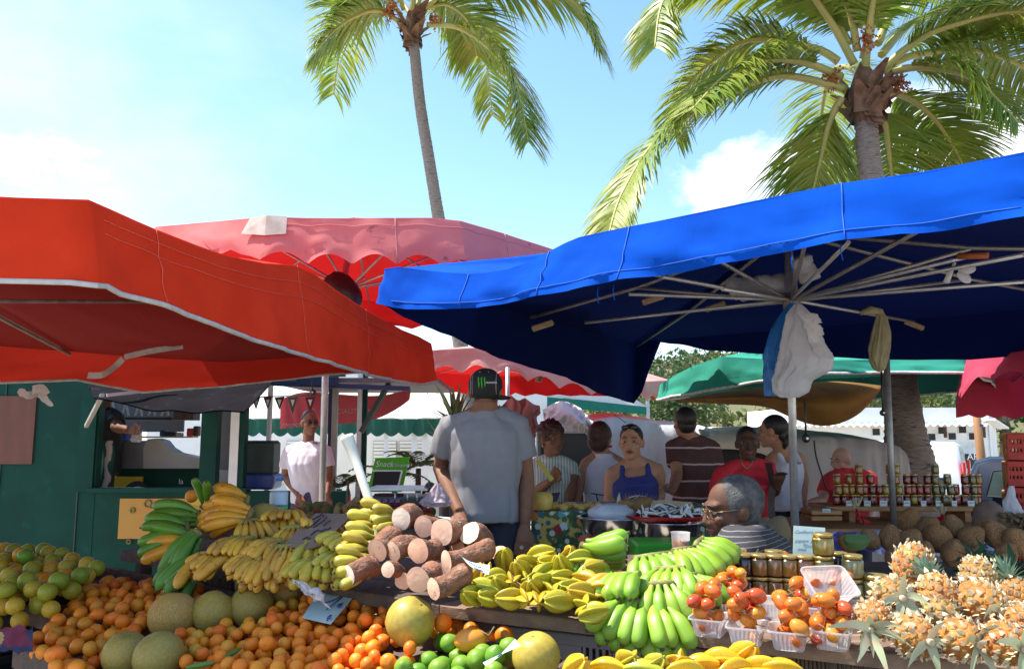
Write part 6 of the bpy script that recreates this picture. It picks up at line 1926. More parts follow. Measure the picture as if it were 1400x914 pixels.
for (x, y, dx, lab) in ((1170, 692, 16, 'string of red chillies hanging over the trays at the relish stall'), (1288, 700, -7, 'string of red chillies hanging under the olive relish jars')):
 tt = thing('chilli_string', lab, 'chillies', P(x, y, Yj - .16), 'strings of red chillies')
 rl = random.Random(x)
 for k in range(20):
  u = k / 20
  p = P(x + dx * u, y + 3 + 22 * u, Yj - .17)
  d = V((rl.gauss(.4 if dx > 0 else -.4, .5), rl.gauss(-.3, .3), rl.gauss(-.7, .3))).normalized()
  g = MB(); g.tube([p, p + d * .018, p + d * .038 + V((0, 0, -.004)), p + d * .055 + V((0, 0, -.010))], [.006, .0075, .0055, .001], 6); g.build('chilli', m_chil, tt)
 g = MB()
 for k in range(9):
  p = P(x + rl.uniform(-3, 3), y + 2, Yj - .17); g.tube([p, p + V((rl.gauss(0, .02), rl.gauss(0, .01), rl.uniform(.03, .08)))], .004, 5)
 g.build('stalk', m_chst, tt)
# brown sack, plastic bag and crates at the right edge
m_sack = mat('brown_sack', (.20, .13, .10), (.14, .09, .07), rough=.95, scale=6, bump=.5, bscale=30, bdist=.01)
g = MB(); a_ = [P(1320, 762, 4.6), P(1352, 768, 4.5), P(1373, 742, 4.5), P(1362, 690, 4.7), P(1330, 690, 4.8)]
g = MB(); c_ = P(1352, 715, 4.75)
g.ell(c_, (.09, .08, .12), None, 20, 14, 0, lambda d: 1 + .12 * noise.noise(d * 2) + (.12 if d.z > .6 else 0)); tag(g.build('brown_sack', m_sack), 'open brown sack standing beside the relish shelf', 'sack')
bag('plastic_bag', 'white and clear plastic bag between the brown sack and red crates', [(1380, 1386, 664), (1376, 1388, 678), (1370, 1394, 690), (1372, 1398, 700), (1376, 1396, 706)], 4.9, m_bagw, .6, 11)
m_dry = mat('dried_herbs', (.20, .13, .07), (.12, .08, .04), rough=.95, scale=30, bump=.6, bscale=40)
g = MB(); rl = random.Random(6)
for k in range(260):
 p = P(rl.uniform(1368, 1420), rl.uniform(702, 724), 4.75 + rl.uniform(-.1, .1)); d = V((rl.gauss(0, 1), rl.gauss(0, 1), rl.gauss(0, .5))).normalized() * .03
 g.add([p - d, p + V((0, 0, .012)), p + d, p - V((0, 0, .012))], [(0, 1, 2, 3)])
tag(g.build('dried_herbs', m_dry), 'loose heap of dried brown herbs below the red crates', 'herbs', kind='stuff')
m_redcr = mat('red_crate_plastic', (.58, .045, .03), (.46, .035, .025), rough=.5, scale=8)
m_orgcr = mat('orange_crate_plastic', (.70, .32, .08), (.60, .26, .06), rough=.5, scale=8)
for k, (y0, y1) in enumerate(((592, 628), (629, 664), (665, 702), (703, 740), (741, 778))):
 Yk = 5.5
 a, b = P(1379, y1, Yk), P(1379, y0, Yk)
 lab = ['topmost red slatted crate of the tall stack at the picture edge', 'second red crate from the top of the stack', 'third red crate from the top of the stack', 'fourth red crate from the top of the stack', 'lowest visible red crate of the stack'][k]
 slotted_crate(lab, V((a.x, Yk, a.z)) + V((.85, -.53, 0)) * .30 + V((.53, .85, 0)) * .2, V((.85, -.53, 0)), (.6, .4, b.z - a.z - .004), m_redcr, 'red crates in the tall stack', 'red_crate')
Yk = 5.9
for k, (y0, y1) in enumerate(((590, 630), (631, 672), (673, 714), (715, 756))):
 a, b = P(1373, y1, Yk), P(1373, y0, Yk)
 slotted_crate(['topmost orange crate showing behind the red stack', 'second orange crate behind the red stack', 'third orange crate behind the red stack', 'lowest orange crate behind the red stack'][k], V((a.x, Yk, a.z)) + V((.85, -.53, 0)) * .30 + V((.53, .85, 0)) * .25, V((.85, -.53, 0)), (.6, .4, b.z - a.z - .004), m_orgcr, 'orange crates behind the red stack', 'orange_crate')
# ================================================================== middle table
m_print = mat('fruit_print_cloth', (.03, .07, .025), (.07, .14, .05), rough=.6, scale=14, lo=.4, hi=.6, mott=(.55, .40, .10), mscale=13, mlo=.58, mhi=.62)
def print_cloth():
 m = m_print
 N = NT(m.node_tree)
 bs = [n for n in N.n if n.type == 'BSDF_PRINCIPLED'][0]
 src = bs.inputs['Base Color'].links[0].from_socket
 tc = N.new('ShaderNodeTexCoord')
 for sc_, ramp in ((15, [(.02, .10, .12), (.10, .34, .36), (.50, .62, .60), (.42, .36, .06), (.50, .18, .04), (.30, .02, .02)]), (24, [(.06, .14, .04), (.60, .60, .52), (.10, .30, .10), (.03, .12, .20)])):
  vo = N.new('ShaderNodeTexVoronoi'); vo.inputs['Scale'].default_value = sc_; N.l(tc.outputs['Object'], vo.inputs['Vector'])
  ls = N.new('ShaderNodeMath', operation='LESS_THAN'); N.l(vo.outputs['Distance'], ls.inputs[0]); ls.inputs[1].default_value = .40
  rp = N.new('ShaderNodeValToRGB'); rp.color_ramp.interpolation = 'CONSTANT'
  el = rp.color_ramp.elements
  while len(el) < len(ramp): el.new(.5)
  for i, c in enumerate(ramp): el[i].position = i / len(ramp); el[i].color = c4(c)
  sp = N.new('ShaderNodeSeparateColor'); N.l(vo.outputs['Color'], sp.inputs[0]); N.l(sp.outputs[0], rp.inputs[0])
  mx = N.new('ShaderNodeMix', data_type='RGBA'); N.l(ls.outputs[0], mx.inputs['Factor']); N.l(src, mx.inputs['A']); N.l(rp.outputs[0], mx.inputs['B'])
  src = mx.outputs['Result']
 N.l(src, bs.inputs['Base Color'])
print_cloth()
Ym = 4.55
t = thing('snack_table', 'table with a fruit printed cloth in front of the women', 'table', V((.75, Ym + .3, 0)))
a, b = P(726, 699, Ym), P(985, 712, Ym)
zt_ = a.z
g = MB(); g.box(((a.x + b.x) / 2, Ym + .32, zt_ - .015), (b.x - a.x, .62, .03)); g.build('table_top', m_plankd, t)
for (x, y) in ((a.x + .06, Ym + .08), (b.x - .06, Ym + .08), (a.x + .06, Ym + .58), (b.x - .06, Ym + .58)):
 g = MB(); g.box((x, y, (zt_ - .03) / 2), (.05, .05, zt_ - .03)); g.build('leg', m_plankd, t)
g = MB()
def mc(u, v):
 x = a.x + (b.x - a.x) * u
 return V((x, Ym - .004 - .02 * sin(u * 38) * v - .012 * noise.noise(V((u * 12, v * 2, 0))), zt_ + .003 - v * .5))
g.grid(mc, 60, 8)
g.grid(lambda u, v: V((a.x + (b.x - a.x) * u, Ym - .004 + .63 * v, zt_ + .004)), 8, 4)
tag(g.build('fruit_print_cloth', m_print), 'dark tablecloth printed with coloured fruit hanging over the snack table', 'tablecloth')
m_bowl = mat('polished_steel', (.62, .62, .63), (.55, .55, .56), rough=.16, scale=10, metal=1.0)
def basin(label, x, y, w, h, Y, mt, name='steel_basin', depth=.5):
 p = P(x, y, Y); r = w / 2 * Y / F; hh = h * Y / F
 g = MB(); g.lathe([(r * .62, -hh), (r * .70, -hh * .98), (r * .88, -hh * .5), (r * .97, -.01), (r * 1.06, -.002), (r * 1.07, .003), (r * 1.03, .003), (r * .95, -.012), (r * .86, -hh * .5), (r * .66, -hh * .94), (.001, -hh * .95)], p, 40)
 return tag(g.build(name, mt), label, 'basin', 'steel basins on the snack table')
basin('shiny steel basin on the snack table below the woman in blue', 835, 706, 86, 34, 4.3, m_bowl)
basin('dark steel basin carrying the red tray of coconut', 916, 712, 84, 36, 4.25, m_bowl)
m_clearb = mat('clear_wrap', (.78, .78, .82), (.70, .70, .76), rough=.2, scale=10, alpha=.62, bump=.6, bscale=20, bdist=.02)
g = MB(); g.ell(P(836, 702, 4.3), (.125, .10, .055), None, 24, 14, 0, lambda d: 1 + .12 * noise.noise(d * 3)); tag(g.build('wrapped_pack', m_clearb), 'clear plastic wrapped pack lying in the shiny basin', 'package')
m_redtr = mat('red_tray', (.55, .02, .02), (.46, .016, .016), rough=.35, scale=10)
p = P(910, 707, 4.22); r = 54 * 4.22 / F
g = MB(); g.lathe([(.001, -.012), (r * .82, -.012), (r * .97, .004), (r * 1.0, .010), (r * 1.0, .014), (r * .95, .008), (r * .82, -.006), (.001, -.006)], p, 40)
for q in g.v: q.y = p.y + (q.y - p.y) * .72
tag(g.build('red_tray', m_redtr), 'red tray of sliced coconut on a steel basin', 'tray')
m_coc = mat('coconut_flesh', (.80, .79, .76), (.72, .70, .66), rough=.5, scale=20)
m_cocr = mat('coconut_shell', (.10, .05, .03), (.07, .035, .02), rough=.8, scale=20)
rl = random.Random(9)
for k in range(64):
 u, v = rl.uniform(-.9, .9), rl.uniform(-.8, .8)
 if u * u + v * v > .85: continue
 c_ = p + V((u * r * .9 + .02, v * r * .62, .006 + .045 * (1 - u * u - v * v) * rl.random() + .012))
 M = Matrix.Translation(c_) @ Euler((rl.gauss(0, .6), rl.gauss(0, .6), rl.uniform(0, 6.28))).to_matrix().to_4x4()
 tt = thing('coconut_slice', 'white coconut slice with brown rind heaped on the red tray', 'coconut slice', group='coconut slices on the red tray', M=M)
 g = MB(); L_ = rl.uniform(.025, .05)
 g.tube([(-L_, 0, 0), (-L_ * .5, .006, .001), (L_ * .5, .006, .001), (L_, 0, 0)], [.003, .010, .010, .003], 6, 0, True, False, .5); child('flesh', g.mesh('flesh', m_coc), tt)
 g = MB(); g.tube([(-L_, -.008, 0), (-L_ * .5, -.004, .0), (L_ * .5, -.004, .0), (L_, -.008, 0)], [.0015, .004, .004, .0015], 5); child('rind', g.mesh('rind', m_cocr), tt)
m_card2 = mat('tan_cardboard', (.48, .33, .19), (.42, .28, .16), rough=.9, scale=5)
g = MB(); g.slab([P(886, 694, 4.42), P(950, 696, 4.42), P(946, 686, 4.45), P(905, 683, 4.45), P(893, 684, 4.45)], (0, .004, 0)); tag(g.build('cardboard_flap', m_card2), 'torn tan cardboard flap standing behind the coconut slices', 'cardboard')
m_yelb = mat('yellow_snack', (.66, .46, .12), (.58, .34, .07), rough=.7, scale=20, bump=.4, bscale=60)
m_clearb2 = m_clearb
for i in range(26):
 x = 738 + i * 3.4 + rl.uniform(-2, 2); y = 697 + rl.uniform(-3, 2) + (i * .12)
 c_ = P(x, y, 4.62 + rl.uniform(-.04, .2)); c_.z = max(c_.z, zt_ + .016)
 g = MB(); g.ell(c_, (.022, .02, .016), rndq(), 10, 8, 0, lambda d: 1 + .15 * noise.noise(d * 3 + V((i, 0, 0))))
 tag(g.build('snack_pack', m_yelb), 'small yellow packed snack in the row along the snack table', 'snack', 'yellow snacks on the snack table')
g = MB(); c_ = P(741, 684, 4.55); g.lathe([(.04, -.05), (.058, -.04), (.062, .02), (.05, .045), (.001, .05)], c_, 20); tag(g.build('cake', m_yelb), 'round golden cake in a clear wrap at the corner of the snack table', 'cake')
m_driedf = mat('dry_coir', (.36, .19, .07), (.26, .13, .05), rough=.95, scale=20, bump=.7, bscale=30, bdist=.01)
for (x, y, w, h, lab) in ((880, 690, .075, .045, 'brown dried fibre bundle between the wrapped pack and coconut tray'), (856, 689, .05, .03, 'small dried fibre bundle beside the wrapped pack')):
 g = MB(); c_ = P(x, y, 4.5)
 g.ell(c_, (w, .05, h), None, 18, 12, 0, lambda d: 1 + .16 * noise.noise(d * 4))
 for k in range(40):
  d = V((rl.gauss(0, 1), rl.gauss(0, .5), abs(rl.gauss(0, .7)))).normalized(); s0 = c_ + V((d.x * w, d.y * .05, d.z * h)) * .9
  g.add([s0 - V((.002, 0, 0)), s0 + V((.002, 0, 0)), s0 + d * rl.uniform(.02, .05)], [(0, 1, 2)])
 tag(g.build('fibre_bundle', m_driedf), lab, 'dried fibre', 'dried fibre bundles')
g = MB()
leaf_strip(g, P(846, 690, 4.5), (.02, 0, 1), V((0, -1, 0)), .07, .014, V((.1, 0, 0)), 6)
leaf_strip(g, P(850, 692, 4.5), (.5, 0, .9), V((0, -1, 0)), .16, .004, V((.9, 0, -1.4)), 8)
leaf_strip(g, P(849, 692, 4.5), (.9, 0, .35), V((0, -1, 0)), .12, .005, V((.3, 0, .6)), 8)
tag(g.build('dry_grass_sprig', m_chst), 'dry straw coloured sprig standing beside the wrapped pack', 'dried sprig')
m_lime2 = mat('bright_green_plastic', (.06, .42, .03), (.05, .36, .025), rough=.4, scale=5)
m_redp = mat('bright_red_plastic', (.55, .03, .03), (.48, .025, .025), rough=.4, scale=5)
g = MB(); q = P(922, 748, 3.75); g.box(q + V((0, .1, -.03)), (.36, .25, .10), None, .01); tag(g.build('green_box', m_lime2), 'bright green plastic box behind the green bananas', 'box')
g = MB(); q = P(823, 745, 3.9); g.box(q + V((0, .1, -.02)), (.19, .2, .09), None, .01); tag(g.build('red_box', m_redp), 'red plastic box behind the topmost green bananas', 'box')
p = P(931, 757, 3.3)
t = thing('drink_cup', 'clear cup of brown drink standing behind the green bananas', 'cup', p)
g = MB(); g.lathe([(.031, 0), (.033, .003), (.038, .085), (.040, .087), (.037, .085), (.031, .006), (.001, .005)], p, 24); g.build('cup', m_clear, t)
g = MB(); g.lathe([(.030, .006), (.0355, .055), (.001, .056)], p, 24); g.build('drink', m_brownh, t)
g = MB(); q = P(931, 770, 3.35); g.box((q.x, 3.45, q.z - .02), (.5, .3, .04)); tag(g.build('low_shelf', m_plankd), 'dark low shelf board behind the green bananas', 'shelf')
# things behind the small bananas: second melon, bottle, loose fruit
PILE_ = []
o = ball('melon', ME_MELON, P(362, 712, 3.62), 26 * 3.62 / F, 'green melon lying behind the ripe bananas', 'melon', 'melons on the banana table')
o.matrix_basis = frame_z(P(362, 712, 3.62), (.2, .3, 1), 25 * 3.62 / F)
m_pet = m_clearb
m_label = mat('bottle_label', (.62, .74, .84), (.55, .68, .80), rough=.4, scale=5)
m_labelg = mat('bottle_label_green', (.20, .48, .12), (.25, .52, .16), rough=.4, scale=5)
m_capb = mat('blue_cap', (.10, .22, .55), (.08, .18, .48), rough=.4)
m_petc = mat('clear_bottle', (.80, .84, .86), (.74, .78, .82), rough=.08, scale=5, alpha=.28)
Yb2 = 3.95
p = P(380, 712, Yb2); r = 11.8 * Yb2 / F; u_ = Yb2 / F
t = thing('water_bottle', 'clear mineral water bottle with blue cap and blue green label', 'bottle', p)
g = MB(); g.lathe([(r * .8, 0), (r, 3 * u_), (r, 15 * u_), (r * .96, 16 * u_), (r, 17 * u_), (r, 34 * u_), (r * .92, 40 * u_), (r * .5, 50 * u_), (r * .36, 53 * u_), (r * .36, 58 * u_), (.001, 58 * u_)], p, 24); g.build('body', m_petc, t)
g = MB(); g.lathe([(r * 1.015, 22 * u_), (r * 1.015, 38 * u_)], p, 28, cap=False); lb = g.build('label', m_label, t)
g = MB(); g.lathe([(r * 1.018, 17 * u_), (r * 1.018, 22 * u_)], p, 28, cap=False); g.build('green_band', m_labelg, lb)
g = MB(); g.lathe([(r * .45, 53.5 * u_), (r * .45, 60 * u_), (r * .40, 61 * u_), (.001, 61 * u_)], p, 20); g.build('cap', m_capb, t)
text_obj('Royaleau', 'lettering', m_penb, face_at(P(372, 692, Yb2 - r * 1.06), 0, 0), 5.2 * u_, t, .25, .0004)
t2 = thing('rear_table', 'low table of mixed vegetables behind the bananas', 'table', V((-.9, 4.5, 0)))
q0, q1 = P(290, 722, 4.25), P(600, 722, 4.25)
zr = P(420, 714, 4.2).z - .03
g = MB(); g.box(((q0.x + q1.x) / 2, 4.45, zr - .02), (q1.x - q0.x, .75, .04)); g.build('table_top', m_plankd, t2)
for (x, y) in ((q0.x + .1, 4.15), (q1.x - .1, 4.15), (q0.x + .1, 4.75), (q1.x - .1, 4.75)):
 g = MB(); g.box((x, y, (zr - .04) / 2), (.05, .05, zr - .04)); g.build('leg', m_plankd, t2)
m_veg = fruit_mat('mixed_veg', [(.06, .12, .02), (.10, .07, .03), (.42, .20, .03), (.45, .03, .02), (.12, .18, .04), (.30, .22, .06)], rough=.6, scale=14, lo=.4, hi=.7, bump=.3, bscale=60)
ME_VEG = citrus_mesh('vegetable', m_veg, .8)
rl = random.Random(14)
for i in range(70):
 x, y = rl.uniform(395, 590), rl.uniform(688, 716)
 r = rl.uniform(.025, .042)
 p = P(x, y, 4.25 + (716 - y) / 28 * .5); p.z = max(zr + r * .8, min(p.z, zr + .07))
 ball('vegetable', ME_VEG, p, r, 'small dim vegetable in the mixed heap behind the bananas', 'vegetable', 'mixed vegetables on the rear table')
m_orveg = mat('cut_pumpkin', (.45, .17, .03), (.38, .13, .03), rough=.7, scale=14)
g = MB(); g.ell(P(403, 701, 4.0), (.028, .03, .028), None, 16, 10); tag(g.build('pumpkin_piece', m_orveg), 'orange pumpkin piece beside the water bottle', 'pumpkin')
for (x, y, Y, lab) in ((334, 694, 3.8, 'small orange standing beside the green melon at the back'), (262, 678, 3.85, 'orange fruit on top of the green plantains')):
 ball('mandarin', ME_MAND, P(x, y, Y), .030, lab, 'mandarin', 'single oranges on the banana table')
# ginger heap, scale
m_ging = mat('ginger', (.40, .24, .09), (.30, .17, .06), rough=.85, scale=20, bump=.5, bscale=40)
for (x, y) in ((478, 690), (490, 684), (468, 697), (500, 694), (484, 698)):
 g = MB(); c_ = P(x, y, 4.3)
 for k in range(4):
  d = V((rl.gauss(0, 1), rl.gauss(0, .6), rl.gauss(0, .4))).normalized() * .035; g.ell(c_ + d * rl.random(), (.030, .02, .018), rndq(), 10, 8)
 tag(g.build('ginger_root', m_ging), 'knobbly ginger root in the heap left of the scale', 'ginger', 'ginger roots by the scale')
m_blackp = mat('black_plastic', (.02, .02, .022), (.03, .03, .03), rough=.35, scale=8)
m_maroon = mat('maroon_plastic', (.14, .035, .05), (.11, .03, .04), rough=.4)
Yw = 4.15
t = thing('weighing_scale', 'black weighing scale with a maroon keypad among the vegetables', 'scale', P(545, 695, Yw))
g = MB(); a, b = P(503, 672, Yw), P(580, 694, Yw); g.box(((a.x + b.x) / 2, Yw + .15, (a.z + b.z) / 2 - .01), (b.x - a.x, .3, .05), None, .008); g.build('body', m_blackp, t)
g = MB(); g.slab([P(508, 690, Yw - .02), P(548, 690, Yw - .02), P(552, 674, Yw + .05), P(512, 674, Yw + .05)], (0, .012, -.01)); kp = g.build('keypad', m_maroon, t)
m_purp = mat('purple_key', (.20, .07, .14), (.16, .05, .11), rough=.4)
for k in range(4):
 g = MB(); x = 515 + k * 8.5; g.slab([P(x, 687, Yw - .022), P(x + 6, 687, Yw - .022), P(x + 7, 680, Yw + .012), P(x + 1, 680, Yw + .012)], (0, -.003, .002)); g.build('key', m_purp, kp)
g = MB(); a, b = P(500, 668, Yw), P(584, 671, Yw); g.box(((a.x + b.x) / 2, Yw + .16, (a.z + b.z) / 2), (b.x - a.x, .30, .012), None, .004); g.build('pan', m_steel, t)
for x in (540, 557, 570):
 g = MB(); a = P(x, 684, Yw - .01); g.tube([a, a + V((0, 0, .035))], .005, 8); g.build('pan_support', m_steel, t)
g = MB(); a = P(588, 666, Yw + .1); g.lathe([(.001, -.03), (.022, -.022), (.03, 0), (.022, .022), (.001, .03)], a, 16, mat=Matrix.Rotation(PI / 2, 3, 'X')); g.tube([a, a + V((-.04, 0, -.03))], .008, 8); g.build('knob', m_blackp, t)
m_pinkb = mat('pinkish_bag', (.56, .42, .46), (.46, .34, .38), rough=.5, scale=8, trans=.25, bump=.5, bscale=20, bdist=.02)
bag('plastic_bag', 'pinkish plastic bag beside the elbow of the man in grey', [(596, 602, 660), (590, 606, 668), (582, 612, 678), (574, 616, 686), (578, 612, 692)], 4.1, m_pinkb, .5, 17)
# ================================================================== people
def remeshed(mb, voxel, smooth=3, seed=0, folds=0.0, fscale=7.0, stretch=(1, 1, .45)):
 me = mb.mesh('tmp', [])
 o = bpy.data.objects.new('tmp', me)
 md = o.modifiers.new('r', 'REMESH'); md.mode = 'VOXEL'; md.voxel_size = voxel; md.use_smooth_shade = True
 if smooth:
  sm = o.modifiers.new('s', 'SMOOTH'); sm.factor = .5; sm.iterations = smooth
 out = baked(o); bpy.data.meshes.remove(me)
 if folds:
  n_ = len(out.vertices)
  co, no = [0.0] * (3 * n_), [0.0] * (3 * n_)
  out.vertices.foreach_get('co', co); out.vertices.foreach_get('normal', no)
  for i in range(0, 3 * n_, 3):
   q = V((co[i] * stretch[0], co[i + 1] * stretch[1], co[i + 2] * stretch[2])) * fscale + V((seed * 3.3, seed, 0))
   k = folds * (noise.noise(q) + .8 * abs(noise.noise(q * 2.1)))
   for j in range(3): co[i + j] += no[i + j] * k
  out.vertices.foreach_set('co', co); out.update()
 out.polygons.foreach_set('use_smooth', [True] * len(out.polygons))
 return out
def skin(name, a, b): return mat(name, a, b, rough=.62, spec=.3, scale=22, lo=.35, hi=.7, bump=.15, bscale=160, bdist=.002, sss=.06)
m_skd = skin('dark_brown_skin', (.25, .115, .065), (.20, .088, .05))
m_skdd = skin('deep_brown_skin', (.115, .052, .030), (.09, .040, .023))
m_skm = skin('tan_skin', (.50, .25, .155), (.44, .205, .12))
m_skl = skin('light_skin', (.56, .33, .24), (.50, .27, .19))
m_skold = skin('shaded_old_skin', (.13, .058, .034), (.10, .044, .026))  # old man's skin, darkened to hold the shade on his face
m_eye = mat('eye_white', (.36, .32, .29), (.32, .28, .25), rough=.2)
m_iris = mat('dark_iris', (.015, .010, .008), (.02, .012, .01), rough=.15)
m_hblack = mat('black_hair', (.014, .011, .010), (.025, .018, .015), rough=.5, scale=60, stretch=(3, 3, .4), bump=.6, bscale=90, bdist=.004)
m_hauburn = mat('auburn_hair', (.035, .012, .010), (.09, .026, .018), rough=.5, scale=60, bump=.9, bscale=120, bdist=.006)
m_hgrey = mat('grey_hair', (.12, .115, .11), (.05, .048, .046), rough=.9, scale=30, bump=.9, bscale=160, bdist=.006)
m_lip = mat('lips', (.24, .075, .06), (.20, .06, .05), rough=.4)
m_lipl = mat('pale_lips', (.48, .20, .17), (.42, .17, .14), rough=.4)
m_frame = mat('spectacle_frame', (.02, .02, .02), (.03, .03, .03), rough=.25)
m_wire = mat('gold_wire', (.34, .27, .15), (.3, .23, .12), rough=.35, metal=.7)
def person(label, Y, head, yaw, sh, hip, armA, armB, skinm, hair, shirt, trousers, build=1.0, pitch=0, roll=0, bust=0, hairm=None, female=False, waist=.82, legs=True, seed=1, lipm=None, hands=True, belly=0.0, neck=1.0):
 """head (x, top y, chin y, Y); sh, hip: two seen points each (x, y, Y) from image left to right; arm: elbow, wrist, finger tip (x, y, Y)"""
 hx, hy0, hy1, hY = head
 top, chin = P(hx, hy0, hY), P(hx, hy1, hY)
 S = (top.z - chin.z) / .235
 hc = (top + chin) / 2
 A, B = P(*sh[0]), P(*sh[1])
 ha, hb = P(*hip[0]), P(*hip[1])
 hm, sm = (ha + hb) / 2, (A + B) / 2
 t = thing('person', label, 'person', V((hm.x, hm.y, 0)), 'people at the market')
 Mh = Matrix.Translation(hc) @ Matrix.Rotation(rad(yaw), 4, 'Z') @ Matrix.Rotation(rad(pitch), 4, 'X') @ Matrix.Rotation(rad(roll), 4, 'Y') @ Matrix.Scale(S, 4)
 def hp(x, y, z): return Mh @ V((x, y, z))
 R3 = Mh.to_3x3().normalized()
 sw, hw = (B - A).length / 2, (hb - ha).length / 2
 dz = V((0, 0, -.045 * S)); A = A + dz; B = B + dz; sm = sm + dz * .6
 rs, rh = (B - A).normalized(), (hb - ha).normalized()
 def torso(mb, infl, lo=-.10, hi=1.10, wide=1.0, scoop=0.0):
  secs = [(-.10, hw * .98, .118 * S * build), (.0, hw * 1.0, .125 * S * build), (.28, hw * waist * 1.0 + belly * .3, .105 * S * build + belly), (.5, (hw * waist * .5 + sw * .5), .115 * S * build + belly * .8), (.72, sw * .93, (.118 + bust) * S * build), (.9, sw * .96, .10 * S), (1.0, sw * .80, .078 * S), (1.06, sw * .50, .062 * S), (1.12, sw * .30, .054 * S)]
  n = 28
  vs, k = [], 0
  lim = [s for s in secs if lo - 1e-6 <= s[0] <= hi]
  for (u, w_, d_) in lim:
   c_ = hm.lerp(sm, u)
   r_ = rh.lerp(rs, max(0, min(1, u))).normalized()
   f_ = V((r_.y, -r_.x, 0)).normalized()          # forward when A is the right hand
   up_ = r_.cross(f_)
   off = f_ * (bust * S * .35 if abs(u - .72) < .01 else 0)
   for j in range(n):
    a = 2 * PI * j / n
    cx_, sx_ = cos(a), sin(a)
    cx_ = math.copysign(abs(cx_) ** .82, cx_); sx_ = math.copysign(abs(sx_) ** .9, sx_)
    wd_ = wide if u > .8 else 1
    vs.append(c_ + V((0, 0, -(scoop * (1 - abs(cx_) ** 1.5) * (1.2 if sx_ > 0 else .5) * S if u > .95 else 0))) + r_ * cx_ * (w_ * wd_ + infl) + f_ * sx_ * (d_ + infl) * (1.22 if wide < 1 and .8 < u < .95 else 1) + off * (1 if sx_ * bust > 0 else 0))
  m_ = len(lim)
  fs = [(i * n + j, i * n + (j + 1) % n, (i + 1) * n + (j + 1) % n, (i + 1) * n + j) for i in range(m_ - 1) for j in range(n)]
  fs += [tuple(range(n))[::-1], tuple((m_ - 1) * n + j for j in range(n))]
  mb.add(vs, fs)
 body = MB()
 torso(body, 0)
 nb = sm + V((0, 0, .03 * S))
 body.tube([nb - V((0, 0, .06 * S)), nb.lerp(hp(0, .02, -.06), .5), hp(0, .015, -.05)], [.062 * S * neck, .054 * S * neck, .055 * S * neck], 16)
 # head
 body.ell(hp(0, .012, .028), (.074 * S, .092 * S, .090 * S), R3, 24, 16)
 body.ell(hp(0, -.022, -.035), (.062 * S, .070 * S, .078 * S), R3, 20, 14)
 body.ell(hp(0, -.062, -.092), (.030 * S, .026 * S, .024 * S), R3, 14, 10)
 body.ell(hp(0, -.070, .030), (.058 * S, .022 * S, .014 * S), R3, 16, 8)
 for s_ in (-1, 1):
  body.ell(hp(s_ * .042, -.064, -.022), (.024 * S, .022 * S, .020 * S), R3, 12, 8)
  body.ell(hp(s_ * .075, .014, -.008), (.012 * S, .022 * S, .032 * S), R3 @ Euler((rad(-10), 0, rad(s_ * -18))).to_matrix(), 12, 10)
  body.ell(hp(s_ * .013, -.094, -.034), (.011 * S, .012 * S, .009 * S), R3, 10, 8)
 body.tube([hp(0, -.086, .022), hp(0, -.096, -.005), hp(0, -.106, -.028), hp(0, -.094, -.040)], [.009 * S, .0105 * S, .0135 * S, .010 * S], 10)
 body.ell(hp(0, -.083, -.058), (.026 * S, .012 * S, .012 * S), R3, 12, 8)
 # arms and hands
 armpts = []
 for k, (sp, arm) in enumerate(((A, armA), (B, armB))):
  if arm is None: armpts.append(None); continue
  e, w_, tip = P(*arm[0]), P(*arm[1]), P(*arm[2])
  armpts.append((sp, e, w_))
  inn = sp.lerp(sm, .25)
  body.tube([nb + V((0, 0, .045 * S)), nb.lerp(sp, .5) + V((0, 0, .022 * S)), sp + V((0, 0, .004))], [.040 * S, .046 * S, .050 * S], 12)
  body.tube([inn, sp, sp.lerp(e, .25), sp.lerp(e, .6), e, e.lerp(w_, .3), w_.lerp(e, .08), w_], [.052 * S, .054 * S * build, .052 * S * build, .046 * S * build, .040 * S, .042 * S * build, .029 * S, .027 * S], 14)
  d = (tip - w_); L_ = d.length; d.normalize()
  curl = arm[3] if len(arm) > 3 else .35
  side = d.cross(V((0, -1, .2))).normalized() if abs(d.y) < .8 else d.cross(V((0, 0, 1))).normalized()
  nrm = side.cross(d).normalized()
  hl = .18 * S
  kn = w_ + d * hl * .50
  body.tube([w_ - d * .01, w_ + d * hl * .2, kn], [.026 * S, .036 * S, .040 * S], 12, 0, True, True, .5, nrm)
  th = 1 if k == 0 else -1
  for q in range(4):
   u = (q - 1.5) * .0205 * S
   fl = hl * (.44, .50, .47, .38)[q]
   dd = d.copy(); p0 = kn + side * u - d * .012 * S
   pts = [p0]
   for j in range(3):
    pts.append(pts[-1] + dd * (fl + .01) / 3)
    dd = (dd + nrm * curl * (1 if th else 1) + side * u * 1.2).normalized()
   body.tube(pts, [.0098 * S, .0092 * S, .0085 * S, .0070 * S], 8)
  tb = w_ + d * hl * .18 + side * (.030 * S) * th
  body.tube([w_ + d * hl * .12 + side * .01 * S * th, tb + d * .02 * S + side * .012 * th * S, tb + d * .050 * S + side * .020 * th * S + nrm * .012, tb + d * .072 * S + side * .016 * th * S + nrm * .02], [.016 * S, .0135 * S, .0105 * S, .008 * S], 8)
 # legs
 legp = []
